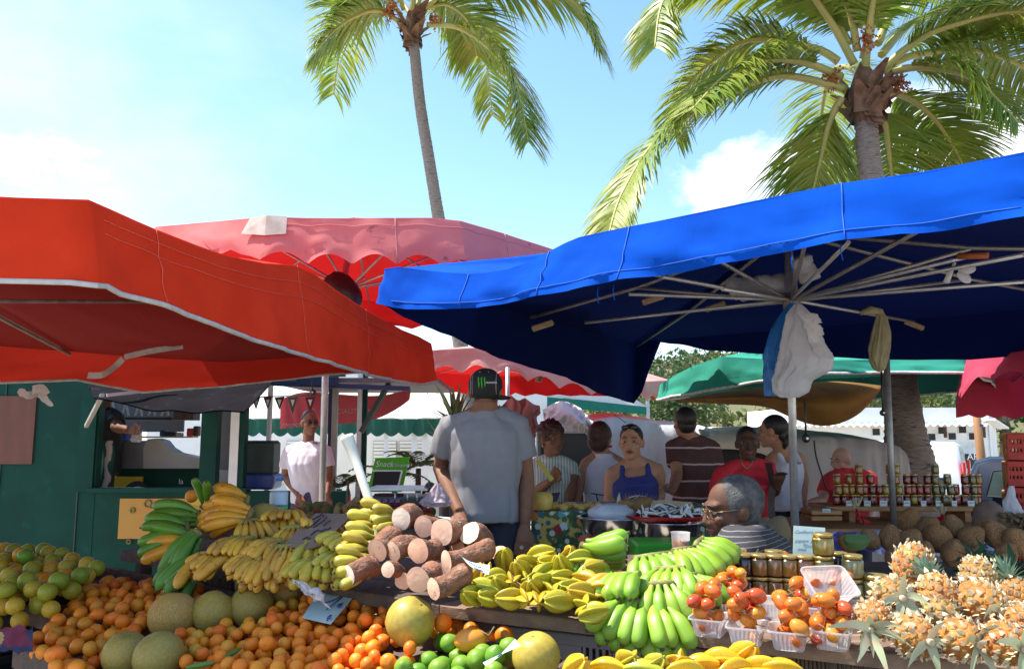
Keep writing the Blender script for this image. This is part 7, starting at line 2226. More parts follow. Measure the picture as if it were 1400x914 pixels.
 if legs:
  for k, hp_ in enumerate((ha, hb)):
   hj = hp_.lerp(hm, .45); s_ = -1 if k == 0 else 1
   kn_ = V((hj.x + s_ * .01, hj.y - .01, hj.z * .52)); an = V((hj.x, hj.y + .02, .085))
   body.tube([hj + V((0, 0, .02)), hj.lerp(kn_, .5), kn_, kn_.lerp(an, .35), an, V((an.x, an.y, .03))], [hw * .52, hw * .46, .056 * S, .055 * S, .038 * S, .04 * S], 14)
   f_ = V((rh.y, -rh.x, 0)).normalized()
   f_ = V((sin(rad(yaw)), -cos(rad(yaw)), 0))
   body.tube([V((an.x, an.y, .04)) - f_ * .06, V((an.x, an.y, .045)) + f_ * .02, V((an.x, an.y, .03)) + f_ * .14, V((an.x, an.y, .022)) + f_ * .19], [.034, .042, .040, .02], 12)
   legp.append((hj, kn_, an, f_))
 me = remeshed(body, .0068, 3)
 me.materials.append(skinm)
 bo = link('body', me, t)
 # face
 for s_ in (-1, 1):
  g = MB(); g.ell(hp(s_ * .032, -.0765, .004), (.0120 * S, .0095 * S, .0066 * S), R3, 14, 10); ey = g.build('eye', m_eye, bo)
  g = MB(); g.ell(hp(s_ * .032, -.0838, .004), (.0060 * S, .0034 * S, .0060 * S), R3, 10, 8); g.build('iris', m_iris, ey)
  g = MB(); g.tube([hp(s_ * .014, -.092, .027), hp(s_ * .032, -.091, .034), hp(s_ * .052, -.079, .027)], [.0042 * S, .0048 * S, .0025 * S], 6, 0, True, True, .6); g.build('eyebrow', hairm if hairm and hair not in ('bald', 'white') else m_hblack, bo)
  g = MB(); g.tube([hp(s_ * .018, -.0885, .009), hp(s_ * .032, -.0905, .014), hp(s_ * .047, -.082, .008)], [.002 * S, .0032 * S, .0015 * S], 6); g.build('eyelid', skinm, bo)
 g = MB(); g.tube([hp(-.025, -.086, -.060), hp(-.010, -.0955, -.0555), hp(0, -.096, -.057), hp(.010, -.0955, -.0555), hp(.025, -.086, -.060)], [.0022 * S, .0058 * S, .0062 * S, .0058 * S, .0022 * S], 8)
 g.tube([hp(-.022, -.086, -.0635), hp(0, -.0945, -.0675), hp(.022, -.086, -.0635)], [.002 * S, .0066 * S, .002 * S], 8); g.build('lips', lipm or m_lip, bo)
 # hair
 hmesh = MB()
 if hair in ('short', 'curly', 'grey', 'bob', 'bun', 'pulled', 'buzz', 'none', 'bald'):
  rx, ry, rz, oy, oz, amp, fq = {'short': (.0785, .094, .088, .026, .038, .03, 9), 'buzz': (.0765, .0925, .086, .026, .040, .01, 9), 'curly': (.094, .100, .098, .024, .045, .26, 11), 'grey': (.0835, .098, .092, .030, .032, .035, 18), 'bob': (.092, .104, .105, .020, .030, .05, 6), 'bun': (.0775, .094, .087, .022, .036, .012, 8), 'pulled': (.0775, .093, .087, .020, .037, .012, 8), 'none': (.07, .08, .08, .02, .02, 0, 1), 'bald': (.0752, .0925, .0875, .030, .022, .004, 9)}[hair]
  def hf(d):
   k = 1 + amp * noise.noise(d * fq) + amp * .5 * noise.noise(d * fq * 2.3)
   return k
  if hair not in ('none', 'bald'):
   hmesh.ell(hp(0, oy, oz), (rx * S, ry * S, rz * S), R3, 40, 28, 0, hf)
   if hair == 'bob':
    hmesh.ell(hp(0, .05, -.03), (.085 * S, .062 * S, .075 * S), R3, 30, 20, 0, hf)
   if hair in ('short', 'curly', 'grey', 'buzz'):
    hmesh.ell(hp(0, .045, -.018), (.068 * S, .058 * S, .060 * S), R3, 30, 20, 0, hf)
   if hair == 'bun':
    hmesh.ell(hp(0, .075, -.025), (.045 * S, .035 * S, .05 * S), R3, 20, 14, 0, hf)
    hmesh.tube([hp(0, .09, -.03), hp(.01, .10, -.08), hp(.012, .085, -.125)], [.026 * S, .022 * S, .008 * S], 10)
   hmesh.build('hair', hairm, bo)
 # clothes
 kind, cm = shirt[0], shirt[1]
 c_ = MB()
 inf = .019 * S
 if kind == 'tank':
  torso(c_, inf, -.10, 1.0, .72, .05)
  f_ = V((rs.y, -rs.x, 0)).normalized()
  for sp in (A, B):
   q = sm.lerp(sp, .58)
   c_.tube([q - V((0, 0, .085 * S)) + f_ * .098 * S, q - V((0, 0, .02 * S)) + f_ * .078 * S, q + V((0, 0, .042 * S)) + f_ * .030 * S, q + V((0, 0, .052 * S)), q + V((0, 0, .038 * S)) - f_ * .035 * S, q - V((0, 0, .05 * S)) - f_ * .08 * S], .019 * S, 10)
 else:
  torso(c_, inf, -.10, 1.12)
  frac = shirt[2] if len(shirt) > 2 else .62
  c_.tube([nb + V((cos(2 * PI * k / 24) * .060 * S, sin(2 * PI * k / 24) * .060 * S, .020 * S)) for k in range(25)], .019 * S, 8)
  for ap in armpts:
   if ap is None: continue
   sp, e, w_ = ap
   if frac > 0:
    c_.tube([nb + V((0, 0, .028 * S)), nb.lerp(sp, .5) + V((0, 0, .022 * S)), sp + V((0, 0, .004))], [.048 * S, .056 * S, .061 * S], 14)
    c_.tube([sp.lerp(sm, .4), sp, sp.lerp(e, frac * .5), sp.lerp(e, frac)], [.060 * S, .065 * S * build, .065 * S * build, .067 * S * build], 16)
 cme = remeshed(c_, .0085, 2, seed, shirt[3] if len(shirt) > 3 else .010, 6.0)
 cme.materials.append(cm)
 so = link('shirt' if kind != 'tank' else 'vest_top', cme, t)
 if trousers is not None and legs:
  c_ = MB()
  torso(c_, .010 * S, -.10, .29)
  for (hj, kn_, an, f_) in legp:
   c_.tube([hj + V((0, 0, .04)), hj.lerp(kn_, .5), kn_, kn_.lerp(an, .5), V((an.x, an.y, .05))], [hw * .60, hw * .54, .074 * S, .068 * S, .066 * S], 14)
  cme = remeshed(c_, .012, 2, seed + 2, .010, 5)
  cme.materials.append(trousers); link('trousers', cme, t)
 return t, bo, so, hp, R3, S
m_greyt = mat('grey_jersey', (.24, .232, .245), (.225, .218, .232), rough=.95, scale=20, bump=.15, bscale=300, bdist=.001)
m_navy = mat('navy_trousers', (.018, .02, .035), (.025, .027, .045), rough=.9, scale=10)
m_denim = mat('denim', (.04, .05, .10), (.06, .07, .13), rough=.9, scale=14)
m_whitet = mat('white_jersey', (.70, .66, .72), (.62, .58, .64), rough=.9, scale=10)
m_tankw = mat('white_vest', (.76, .74, .84), (.70, .68, .78), rough=.9, scale=10)
m_bluet = mat('navy_blue_vest', (.035, .045, .22), (.028, .036, .17), rough=.9, scale=8)
m_strip = mat('brown_striped_polo', (.13, .052, .046), (.105, .042, .038), rough=.9, scale=10, rnd=False, stripes=('Z', .118, .10, (.62, .48, .46), .02))
m_redb = mat('red_blouse', (.62, .022, .035), (.54, .018, .03), rough=.85, scale=8)
m_redt = mat('red_tshirt', (.58, .03, .035), (.50, .025, .03), rough=.9, scale=8)
m_polo = mat('charcoal_striped_polo', (.045, .042, .045), (.036, .034, .036), rough=.9, scale=10, rnd=False, stripes=('Z', .0165, .16, (.22, .21, .22), .012))
m_blouse = mat('pale_zigzag_blouse', (.60, .64, .52), (.54, .58, .48), rough=.9, scale=10, rnd=False, stripes=('X', .021, .34, (.20, .30, .38), .012))
t, bo, so, hp, R3, S = person('man seen from behind in a grey tee and black cap between the two tables', 4.4, (664, 503, 566, 4.4), 176, ((616, 572, 4.40), (710, 571, 4.40)), ((624, 700, 4.40), (706, 700, 4.40)),
 [(602, 640, 4.50), (628, 700, 4.25), (634, 738, 4.15)], [(720, 652, 4.42), (718, 716, 4.34), (712, 762, 4.30), -.25], m_skd, 'none', ('tee', m_greyt, .62, .020), m_navy, build=1.0, waist=.94, seed=3, hairm=m_hblack, neck=1.15)
m_capk = mat('black_cap_cloth', (.012, .012, .013), (.018, .018, .02), rough=.85, scale=30, bump=.3, bscale=200, bdist=.001)
m_green_l = mat('green_embroidery', (.10, .55, .05), (.08, .45, .04), rough=.7)
m_pipe = mat('pale_piping', (.55, .55, .55), (.45, .45, .45), rough=.8)
g = MB(); g.ell(hp(0, .008, .027), (.088 * S, .104 * S, .090 * S), R3, 36, 22, 0, lambda d: 1 if d.z > -.15 else .97)
capo = g.build('cap', m_capk, t)
g = MB()
def brim(u, v):                                     # flat peak towards the front of the head
 a = -PI * (.16 + .68 * u); rr_ = 1.0 + v * .72
 return hp(.080 * cos(a) * (1 + v * .12), .008 + .098 * sin(a) * rr_, -.012 - .012 * v + .006)
g.grid(brim, 20, 5); g.grid(lambda u, v: brim(1 - u, v) - V((0, 0, .006)), 20, 5); g.build('peak', m_capk, capo)
g = MB(); g.ell(hp(-.088, .02, -.035), (.045 * S, .03 * S, .012 * S), R3, 14, 8); g.build('band', m_capk, capo)
def cap_surf(u, v):                                # point on the back of the cap: u to the right as seen from behind, v up
 x = -u; d = V((x / .088, 0, (v - .027) / .090)); k = max(0, 1 - d.x ** 2 - d.z ** 2)
 return hp(x, .008 + .104 * math.sqrt(k) + .002, v)
g = MB()
for (u0, l, w0) in ((-.024, .052, .006), (-.009, .058, .007), (.006, .050, .006)):
 g.tube([cap_surf(u0 - .004, .065), cap_surf(u0 - .001, .062), cap_surf(u0, .04), cap_surf(u0 + .002, .03), cap_surf(u0 + .001, .062 - l)], [.0015 * S, w0 * .8 * S, w0 * .55 * S, w0 * .7 * S, .0008 * S], 6, 0, True, True, .5)
g.build('claw_logo', m_green_l, capo)
for (s_, col) in ((0, m_wht),):
 q = cap_surf(.035, .030)
 text_obj('MONSTER', 'lettering', m_wht, Matrix.Translation(cap_surf(.012, .032) - V((0, .004, 0))) @ Matrix.Rotation(rad(11), 4, 'Z') @ Matrix.Rotation(PI / 2, 4, 'X'), .0125 * S, None, .0, .0012)
mo = [o for o in COL.objects if o.name.startswith('lettering')][-1]
mw = mo.matrix_basis.copy(); mo.parent = capo; mo.matrix_basis = mw
g = MB()
for s_ in (-1, 1):
 for dx in ((0, .010) if s_ < 0 else (0,)):
  g.tube([cap_surf(s_ * (.060 + dx), v) for v in (-.02, .01, .04, .07, .09)] + [cap_surf(s_ * (.045 + dx), .105)], .0012 * S, 5)
for s_ in (-1, 1): g.ell(cap_surf(s_ * .022, .092), .0025 * S, None, 8, 6)
g.build('piping', m_pipe, capo)
g = MB(); w_ = P(713, 748, 4.28); g.lathe([(.0105, -.003), (.012, 0), (.0105, .003)], w_, 14, mat=Euler((rad(70), 0, 0)).to_matrix()); g.build('ring', m_wire, t)
t, bo, so, hp, R3, S = person('man in a white tee and dark sunglasses standing behind the canopy pole', 7.4, (424, 561, 595, 7.4), 32, ((396, 612, 7.45), (446, 612, 7.35)), ((402, 680, 7.45), (443, 680, 7.4)),
 [(390, 650, 7.5), (408, 676, 7.3), (414, 690, 7.25)], [(450, 648, 7.35), (448, 676, 7.2), (446, 692, 7.2)], m_skd, 'buzz', ('tee', m_whitet, .62, .012), m_denim, build=1.05, waist=.95, seed=5, hairm=m_hblack)
def shades(hp, S, R3, m, bo, name='sunglasses', lens=True, z=.006, push=0.0, r=.021, top=False):
 g = MB()
 for s_ in (-1, 1):
  if lens: g.ell(hp(s_ * .032, -.094 - push, z), (r * S, .006 * S, .015 * S), R3, 14, 8)
  else: g.tube([hp(s_ * .032 + r * cos(a), -.098 - push, z + .017 * sin(a)) for a in [2 * PI * k / 14 for k in range(15)]], .0009 * S, 5)
  if not top: g.tube([hp(s_ * .052, -.092 - push, z + .005), hp(s_ * .076, -.05, z + .006), hp(s_ * .080, .01, z + .004)], .0026 * S if lens else .0009 * S, 6)
 g.tube([hp(-.012, -.100 - push, z + .005), hp(0, -.104 - push, z + .007), hp(.012, -.100 - push, z + .005)], .0022 * S if lens else .0009 * S, 5)
 return g.build(name, m, bo)
shades(hp, S, R3, m_frame, bo)
g = MB(); q = P(430, 606, 7.22)
g.tube([q + V((-.025, -.012, .012)), q + V((-.012, -.014, .006)), q + V((.004, -.014, .004)), q + V((.018, -.014, -.012))], [.002, .006, .006, .002], 6)
g.tube([q + V((-.020, -.014, .008)), q + V((-.030, -.012, .0))], [.003, .001], 5); g.tube([q + V((.012, -.014, -.004)), q + V((.014, -.014, .010))], [.003, .001], 5)
for p_ in g.v: p_.y = 7.265
g.build('leaping_logo', m_ink, so)
t, bo, so, hp, R3, S = person('woman with short curly auburn hair in a pale patterned blouse holding a yellow bag strap', 5.9, (755, 578, 622, 5.9), 28, ((729, 632, 5.95), (783, 634, 5.85)), ((737, 704, 5.95), (782, 704, 5.9)),
 [(733, 672, 5.85), (752, 658, 5.65), (759, 648, 5.6), .5], [(781, 665, 5.8), (779, 692, 5.75), (778, 712, 5.7)], m_skd, 'curly', ('tee', m_blouse, .34, .010), m_navy, build=.95, waist=.92, bust=.025, seed=7, hairm=m_hauburn, female=True)
m_ystrap = mat('yellow_strap', (.55, .56, .12), (.48, .50, .10), rough=.8)
g = MB(); ribbon(g, cat([P(735, 628, 5.72), P(745, 642, 5.63), P(755, 656, 5.58)], 4), .017); g.build('bag_strap', m_ystrap, t)
m_navyb = mat('navy_bag', (.015, .02, .06), (.02, .026, .07), rough=.7)
g = MB(); g.slab([P(733, 676, 5.66), P(766, 673, 5.6), P(759, 692, 5.6), P(736, 690, 5.66)], (0, .05, 0)); tag(g.build('navy_handbag', m_navyb), 'dark navy handbag held by the woman in the patterned blouse', 'handbag')
g = MB()
for s_ in (-1, 1): g.lathe([(.006, -.010), (.009, 0), (.006, .010)], hp(s_ * .078, .0, -.050), 10)
g.build('earring', m_wire, bo)
t, bo, so, hp, R3, S = person('woman with auburn bob in a white sleeveless top seen from behind', 6.0, (821, 578, 620, 6.0), 150, ((801, 627, 6.0), (846, 625, 6.05)), ((800, 704, 6.0), (842, 704, 6.0)),
 [(793, 660, 6.0), (786, 690, 5.95), (784, 710, 5.9)], [(856, 665, 6.05), (856, 695, 6.0), (856, 715, 6.0)], m_skm, 'bob', ('tee', m_tankw, 0.0, .012), m_denim, build=.95, waist=.93, seed=9, hairm=m_hauburn, female=True)
m_redn = mat('red_necklace', (.45, .03, .03), (.36, .02, .02), rough=.5)
g = MB(); nb = P(823, 611, 6.0); g.tube([nb + V((cos(a) * .068, sin(a) * .066, .008 * cos(a))) for a in [2 * PI * k / 20 for k in range(21)]], .010, 6); g.build('necklace', m_redn, bo)
g = MB(); g.tube([P(815, 676, 5.86), P(819, 690, 5.86), P(824, 702, 5.86)], .004, 4); g.tube([P(804, 690, 5.86), P(812, 700, 5.86)], .004, 4); g.tube([P(808, 674, 5.86), P(822, 676, 5.86), P(836, 677, 5.87)], .004, 4); g.build('seam', m_ink, so)
t, bo, so, hp, R3, S = person('woman in a navy blue vest top with sunglasses on her hair facing the stall', 5.4, (863, 580, 629, 5.4), -16, ((838, 640, 5.42), (897, 634, 5.40)), ((836, 706, 5.4), (894, 706, 5.4)),
 [(834, 680, 5.36), (840, 708, 5.25), (846, 726, 5.2)], [(900, 668, 5.46), (901, 694, 5.3), (900, 712, 5.3)], m_skm, 'pulled', ('tank', m_bluet, 0, .008), m_denim, build=1.12, waist=1.0, bust=.04, seed=11, hairm=m_hblack, female=True, belly=.02)
shades(hp, S, R3, m_frame, bo, 'sunglasses', True, .098, -.035, .024, True)
t, bo, so, hp, R3, S = person('man with short black hair in a brown polo with white stripes seen from behind', 5.9, (936, 557, 600, 5.9), 190, ((921, 604, 5.9), (974, 606, 5.95)), ((924, 690, 5.9), (968, 690, 5.9)),
 [(926, 648, 5.75), (918, 672, 5.55), (908, 668, 5.45), .45], [(983, 655, 5.95), (984, 690, 5.9), (984, 712, 5.9)], m_skm, 'short', ('tee', m_strip, .62, .012), m_navy, build=1.0, waist=.95, seed=13, hairm=m_hblack)
g = MB(); g.slab([P(900, 670, 5.42), P(913, 660, 5.42), P(917, 665, 5.42), P(906, 677, 5.42)], (0, .02, 0)); tag(g.build('black_wallet', m_blackp), 'black wallet held by the man in the striped polo', 'wallet')
t, bo, so, hp, R3, S = person('woman with drawn back black hair and thin glasses in a bright red blouse', 5.3, (1022, 583, 629, 5.3), -12, ((989, 640, 5.25), (1049, 634, 5.35)), ((992, 712, 5.3), (1050, 712, 5.3)),
 [(983, 678, 5.2), (992, 706, 5.1), (998, 722, 5.1)], [(1056, 672, 5.3), (1063, 664, 5.1), (1066, 652, 5.05), .6], m_skdd, 'pulled', ('tee', m_redb, .85, .014), m_navy, build=1.1, waist=.98, bust=.04, seed=15, hairm=m_hblack, female=True, belly=.02)
shades(hp, S, R3, m_wire, bo, 'glasses', False)
g = MB(); g.tube([P(1012, 620, 5.15), P(1015, 634, 5.12), P(1021, 641, 5.10), P(1027, 634, 5.12), P(1032, 622, 5.16)], .004, 5); g.build('necklace', m_wire, bo)
m_brownb = mat('brown_leather', (.06, .025, .02), (.05, .02, .016), rough=.5)
g = MB(); ribbon(g, cat([P(1050, 632, 5.2), P(1056, 660, 5.12), P(1054, 690, 5.12), P(1057, 715, 5.1)], 4), .022); tag(g.build('brown_bag_strap', m_brownb), 'brown leather bag strap over the arm of the woman in red', 'bag strap')
t, bo, so, hp, R3, S = person('young woman with black ponytail in a white vest behind the canopy pole', 5.9, (1056, 567, 612, 5.9), -128, ((1054, 622, 5.9), (1092, 620, 5.95)), ((1056, 690, 5.9), (1092, 690, 5.9)),
 [(1052, 656, 5.85), (1049, 684, 5.8), (1050, 702, 5.75)], [(1098, 655, 5.95), (1097, 686, 5.9), (1097, 704, 5.9)], m_skm, 'bun', ('tank', m_tankw, 0, .008), m_navy, build=.9, waist=.92, seed=17, hairm=m_hblack, female=True)
t, bo, so, hp, R3, S = person('bald man in a red tee leaning over the relish stall', 6.6, (1150, 612, 648, 6.6), -62, ((1130, 651, 6.40), (1190, 648, 6.80)), ((1140, 716, 6.6), (1184, 716, 6.7)),
 [(1124, 684, 6.3), (1104, 688, 6.1), (1090, 686, 6.0), .3], [(1190, 690, 6.7), (1186, 712, 6.5), (1182, 722, 6.4)], m_skl, 'bald', ('tee', m_redt, .6, .012), m_denim, build=1.0, waist=.95, seed=19, pitch=6, hairm=m_hblack, lipm=m_lipl)
g = MB(); q = [P(1139, 668, 6.30), P(1165, 667, 6.36), P(1165, 675, 6.36), P(1139, 676, 6.30)]; g.slab([p_ - V((0, .06, 0)) for p_ in q], (0, .05, 0)); g.build('print_panel', mat('cream_print', (.72, .66, .5), (.66, .6, .44), rough=.9), so)
t, bo, so, hp, R3, S = person('old man with grey hair and glasses in a dark striped polo sitting in profile', 3.3, (1000, 652, 742, 3.3), -84, ((974, 738, 3.0), (1066, 726, 3.55)), ((990, 940, 3.2), (1062, 940, 3.5)),
 None, None, m_skold, 'grey', ('tee', m_polo, 0.3, .010), m_navy, build=1.1, waist=1.0, seed=21, hairm=m_hgrey, legs=False, pitch=8, belly=.04)
shades(hp, S, R3, m_wire, bo, 'glasses', False, .004)
g = MB(); a = P(1025, 950, 3.4); g.lathe([(.20, 0), (.20, .05), (.17, .06), (.001, .06)], V((a.x, 3.35, .38)), 24)
st_ = tag(thing('stool', 'low round stool under the old man', 'stool', V((a.x, 3.35, 0))), None, None); g.build('seat', m_plankd, st_)
for k in range(4):
 g = MB(); an_ = k * PI / 2 + .4; g.tube([V((a.x + .14 * cos(an_), 3.35 + .14 * sin(an_), .38)), V((a.x + .18 * cos(an_), 3.35 + .18 * sin(an_), 0))], .018, 8); g.build('leg', m_plankd, st_)
# trousers for the sitter
g = MB()
for s_ in (-.11, .11):
 g.tube([V((a.x + .1, 3.35 + s_, .5)), V((a.x - .36, 3.3 + s_, .5)), V((a.x - .42, 3.3 + s_, .44)), V((a.x - .40, 3.3 + s_, .05))], [.10, .085, .075, .06], 12)
cme = remeshed(g, .014, 2); cme.materials.append(m_navy); link('trousers', cme, t)
# ================================================================== green kiosk at the left
m_kgreen = mat('kiosk_green', (.002, .050, .034), (.0015, .038, .026), rough=.6, spec=.2, scale=3, bump=.08, bscale=20, mott=(.004, .066, .046), mscale=5, mlo=.6, mhi=.75)
m_kbrown = mat('brown_hatch', (.15, .048, .025), (.12, .038, .02), rough=.6, scale=10, stretch=(1, 1, .2))
m_kyel = mat('yellow_poster', (.55, .40, .02), (.50, .34, .02), rough=.5)
m_korange = mat('orange_poster', (.50, .21, .03), (.44, .24, .03), rough=.5, scale=1.2)
m_inner = mat('kiosk_inside_wall', (.10, .10, .115), (.085, .085, .095), rough=.8)
m_greyk = mat('kiosk_grey_panel', (.14, .14, .155), (.12, .12, .13), rough=.6)
m_creamk = mat('cream_counter', (.42, .40, .36), (.36, .34, .3), rough=.45, scale=4)
m_navyk = mat('blue_tarp', (.03, .05, .13), (.02, .035, .10), rough=.7, scale=4, bump=.4, bscale=8, bdist=.02)
m_bluek = mat('blue_basin', (.03, .07, .32), (.025, .06, .26), rough=.4)
m_darkgr = mat('dark_green_panel', (.012, .035, .028), (.016, .045, .036), rough=.5)
Yk = 8.2
t = thing('green_kiosk', 'dark green painted snack kiosk with a serving window behind the bananas', 'kiosk', V((-3.4, Yk + 1, 0)))
def kb(name, x0, y0, x1, y1, Y, d, m, par=t, b=0.0):
 g = MB(); g.pbox(x0, y0, x1, y1, Y, d, b); return g.build(name, m, par)
kb('wall', -330, 505, 122, 790, Yk, .10, m_kgreen)
kb('lower_wall', 122.5, 671, 470, 790, Yk + .005, .10, m_kgreen)
kb('sill', 118, 667, 336, 673, Yk - .05, .16, m_kgreen)
kb('head_beam', 122, 480, 470, 514, Yk, .10, m_kgreen)
for x0, x1, m in ((114, 125, m_kgreen), (279, 293, m_kgreen), (324, 331, m_kgreen)):
 kb('post', x0, 500, x1, 672, Yk - .03, .12, m)
kb('white_post', 317.5, 530, 323, 672, Yk - .04, .05, m_wht)
kb('hatch', -40, 541, 43, 634, Yk - .02, .03, m_kbrown)
g = MB()
for x in (0, 108, -120):
 g = MB(); q = P(x, 650, Yk); g.box((q.x, Yk - .002, 1.1), (.012, .02, 2.0)); g.build('panel_joint', m_darkgr, t)
# poster below the window
po = kb('poster', 164, 681, 332, 736, Yk - .012, .012, m_korange)
kb('yellow_half', 262, 680, 333, 690, Yk - .018, .01, m_kyel, po)
m_olv = mat('printed_olive', (.16, .15, .03), (.24, .2, .04), rough=.5)
g = MB()
for (x, y, r) in ((202, 688, 4.5), (181, 697, 3), (176, 740, 2.5)):
 p = P(x, y, Yk - .02); r = r * Yk / F
 g.tube([p + V((cos(a) * r, 0, sin(a) * r)) for a in [2 * PI * k / 18 for k in range(19)]], .008, 5)
g.build('printed_ring', m_olv, po)
kb('grey_panel', 293, 560, 318, 642, Yk + .4, .04, m_greyk)
kb('cream_panel', 293, 642, 318, 672, Yk + .4, .04, m_creamk)
kb('back_wall', 122, 500, 250, 590, Yk + 1.75, .04, m_inner)
kb('floor', 120, 745, 335, 765, Yk + .11, 1.8, m_inner)
kb('ceiling', 120, 486, 345, 500, Yk + .11, 1.7, m_inner)
kb('inner_counter', 122, 640, 292, 668, Yk + .9, .3, m_kgreen)
yp = kb('yellow_panel', 122, 651, 194, 672, Yk + .87, .02, m_kyel)
text_obj('la', 'lettering', m_wht, face_at(P(244, 661, Yk + .88)), 10 * (Yk + .9) / F, yp)
text_obj('Guia', 'lettering', m_wht, face_at(P(262, 671, Yk + .86)), 9 * (Yk + .9) / F, yp)
kb('grey_cabinet', 148, 602, 201, 640, Yk + .75, .2, m_greyk)
g = MB()
out_ = [(196, 640), (196, 612), (202, 600), (212, 599), (222, 602), (230, 612), (242, 619), (276, 626), (276, 640)]
g.slab([P(x, y, Yk + .70) for x, y in out_], (0, .2, 0)); g.build('curved_counter', m_creamk, t)
kb('shelf', 165, 570, 235, 574, Yk + 1.1, .2, m_dark); kb('shelf', 190, 596, 262, 598, Yk + 1.3, .2, m_kyel)
kb('shelf_box', 238, 553, 264, 574, Yk + 1.0, .2, m_woodbr)
g = MB()
for k in range(9):
 x = 158 + k * 9; g.bar(P(x, 568, Yk + 1.1), P(x + (6 if k % 2 else -4), 549, Yk + 1.1), .02)
g.build('rack', m_creamk, t)
for i, (x, w, h, m) in enumerate(((218, 8, 8, m_navyk), (226, 12, 6, m_dark), (240, 7, 5, m_creamk), (255, 9, 11, m_redp), (264, 6, 14, m_woodbr))):
 tag(kb('kitchen_tin', x, 596 - h, x + w, 596, Yk + 1.25, .1, m, None, .01), ['small navy tin on the kiosk shelf', 'black flat pan on the kiosk shelf', 'cream cup on the kiosk shelf', 'red tin on the kiosk shelf', 'brown bottle box at the end of the kiosk shelf'][i], 'kitchenware', 'kitchenware on the kiosk shelf')
g = MB(); p = P(180, 602, Yk + .55); r = 14 * Yk / F; g.lathe([(r * .8, 0), (r, .12), (r * 1.08, .125), (r * .95, .115), (r * .75, .01), (.001, .01)], p, 28); tag(g.build('blue_basin', m_bluek), 'blue plastic basin on the grey kiosk cabinet', 'basin')
bag('plastic_bag', 'white plastic bag beside the blue basin in the kiosk', [(186, 190, 585), (182, 193, 592), (178, 194, 600), (180, 192, 604)], Yk + .45, m_bagw, .5, 31)
m_wheel = mat('black_tyre', (.012, .012, .012), (.02, .02, .02), rough=.8)
wt = thing('wheel', 'round wheel with a pale centre behind the kiosk sill', 'wheel', P(186, 676, Yk + .55))
g = MB(); p = P(187, 678, Yk + .5); g.tube([p + V((cos(a) * .135, 0, sin(a) * .135)) for a in [2 * PI * k / 28 for k in range(29)]], .028, 8); g.build('tyre', m_wheel, wt)
g = MB(); g.tube([p + V((0, .012, 0)), p + V((0, .03, 0))], [.115, .115], 28); g.build('rim', mat('pale_rim', (.46, .46, .62), (.4, .4, .55), rough=.4), wt)
tag(kb('black_tray', 232, 667.5, 300, 672, Yk + .12, .3, m_dark, None, .01), 'flat black tray lying on the kiosk sill', 'tray')
g = MB(); g.tube(cat([P(276, 626, Yk + .6), P(286, 632, Yk + .55), P(290, 646, Yk + .5), P(280, 666, Yk + .5)], 5), .008, 5); g.tube(cat([P(304, 628, Yk + .6), P(290, 650, Yk + .55), P(284, 668, Yk + .5)], 5), .008, 5)
tag(g.build('power_cable', m_rubber), 'loose black cables looping at the end of the kiosk counter', 'cable')
tag(kb('plastic_crate_stack', 334, 602, 372, 650, Yk + .3, .3, m_darkgr, None, .03), 'dark green rounded cabinet standing on the kiosk ledge', 'cabinet')
tag(kb('blue_bin', 333, 648, 373, 669, Yk + .28, .34, m_bluek, None, .02), 'blue plastic bin below the dark green cabinet', 'bin')
m_darkaw = mat('shaded_grey_tarp', (.014, .0135, .0155), (.010, .0095, .011), rough=1.0, spec=.02, scale=2.5, bump=.5, bscale=8, bdist=.03, mott=(.028, .027, .04), mscale=9, mlo=.62, mhi=.7)  # near-black base stands in for canopy shade on the awning
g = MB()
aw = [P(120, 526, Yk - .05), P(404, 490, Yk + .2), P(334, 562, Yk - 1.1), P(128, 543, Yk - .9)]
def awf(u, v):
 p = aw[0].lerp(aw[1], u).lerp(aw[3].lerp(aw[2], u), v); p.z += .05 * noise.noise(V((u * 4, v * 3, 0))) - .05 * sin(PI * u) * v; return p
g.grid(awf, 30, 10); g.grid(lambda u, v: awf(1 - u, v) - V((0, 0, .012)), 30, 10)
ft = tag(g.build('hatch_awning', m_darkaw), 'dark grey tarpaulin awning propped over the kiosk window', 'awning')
g = MB(); g.bar(P(238, 570 - 40, Yk - .6), P(146, 540, Yk - 1.0), .03); g.bar(P(118, 582, Yk - .1), P(140, 540, Yk - .85), .035); g.build('prop', m_creamk, ft)
# cook inside: black clothes, striped apron
t2, bo, so, hp, R3, S = person('cook in black with a striped apron reaching out inside the kiosk', Yk + .55, (142, 516, 556, Yk + .5), 60, ((128, 568, Yk + .6), (160, 566, Yk + .5)), ((128, 640, Yk + .6), (154, 640, Yk + .55)),
 [(126, 605, Yk + .5), (132, 630, Yk + .4), (136, 642, Yk + .4)], [(158, 584, Yk + .4), (176, 588, Yk + .35), (186, 588, Yk + .3)], m_skd, 'short', ('tee', m_ink, .5, .01), m_ink, build=1.0, waist=.95, seed=25, hairm=m_hblack)
m_apron = mat('striped_apron', (.02, .10, .07), (.016, .08, .055), rough=.9, rnd=False, stripes=('X', .17, .3, (.55, .45, .42), .1))
g = MB(); g.grid(lambda u, v: P(130 + 24 * u + 3 * sin(v * 5), 602 + 66 * v, Yk + .36 - .05 * sin(PI * u)), 10, 12); g.build('apron', m_apron, t2)
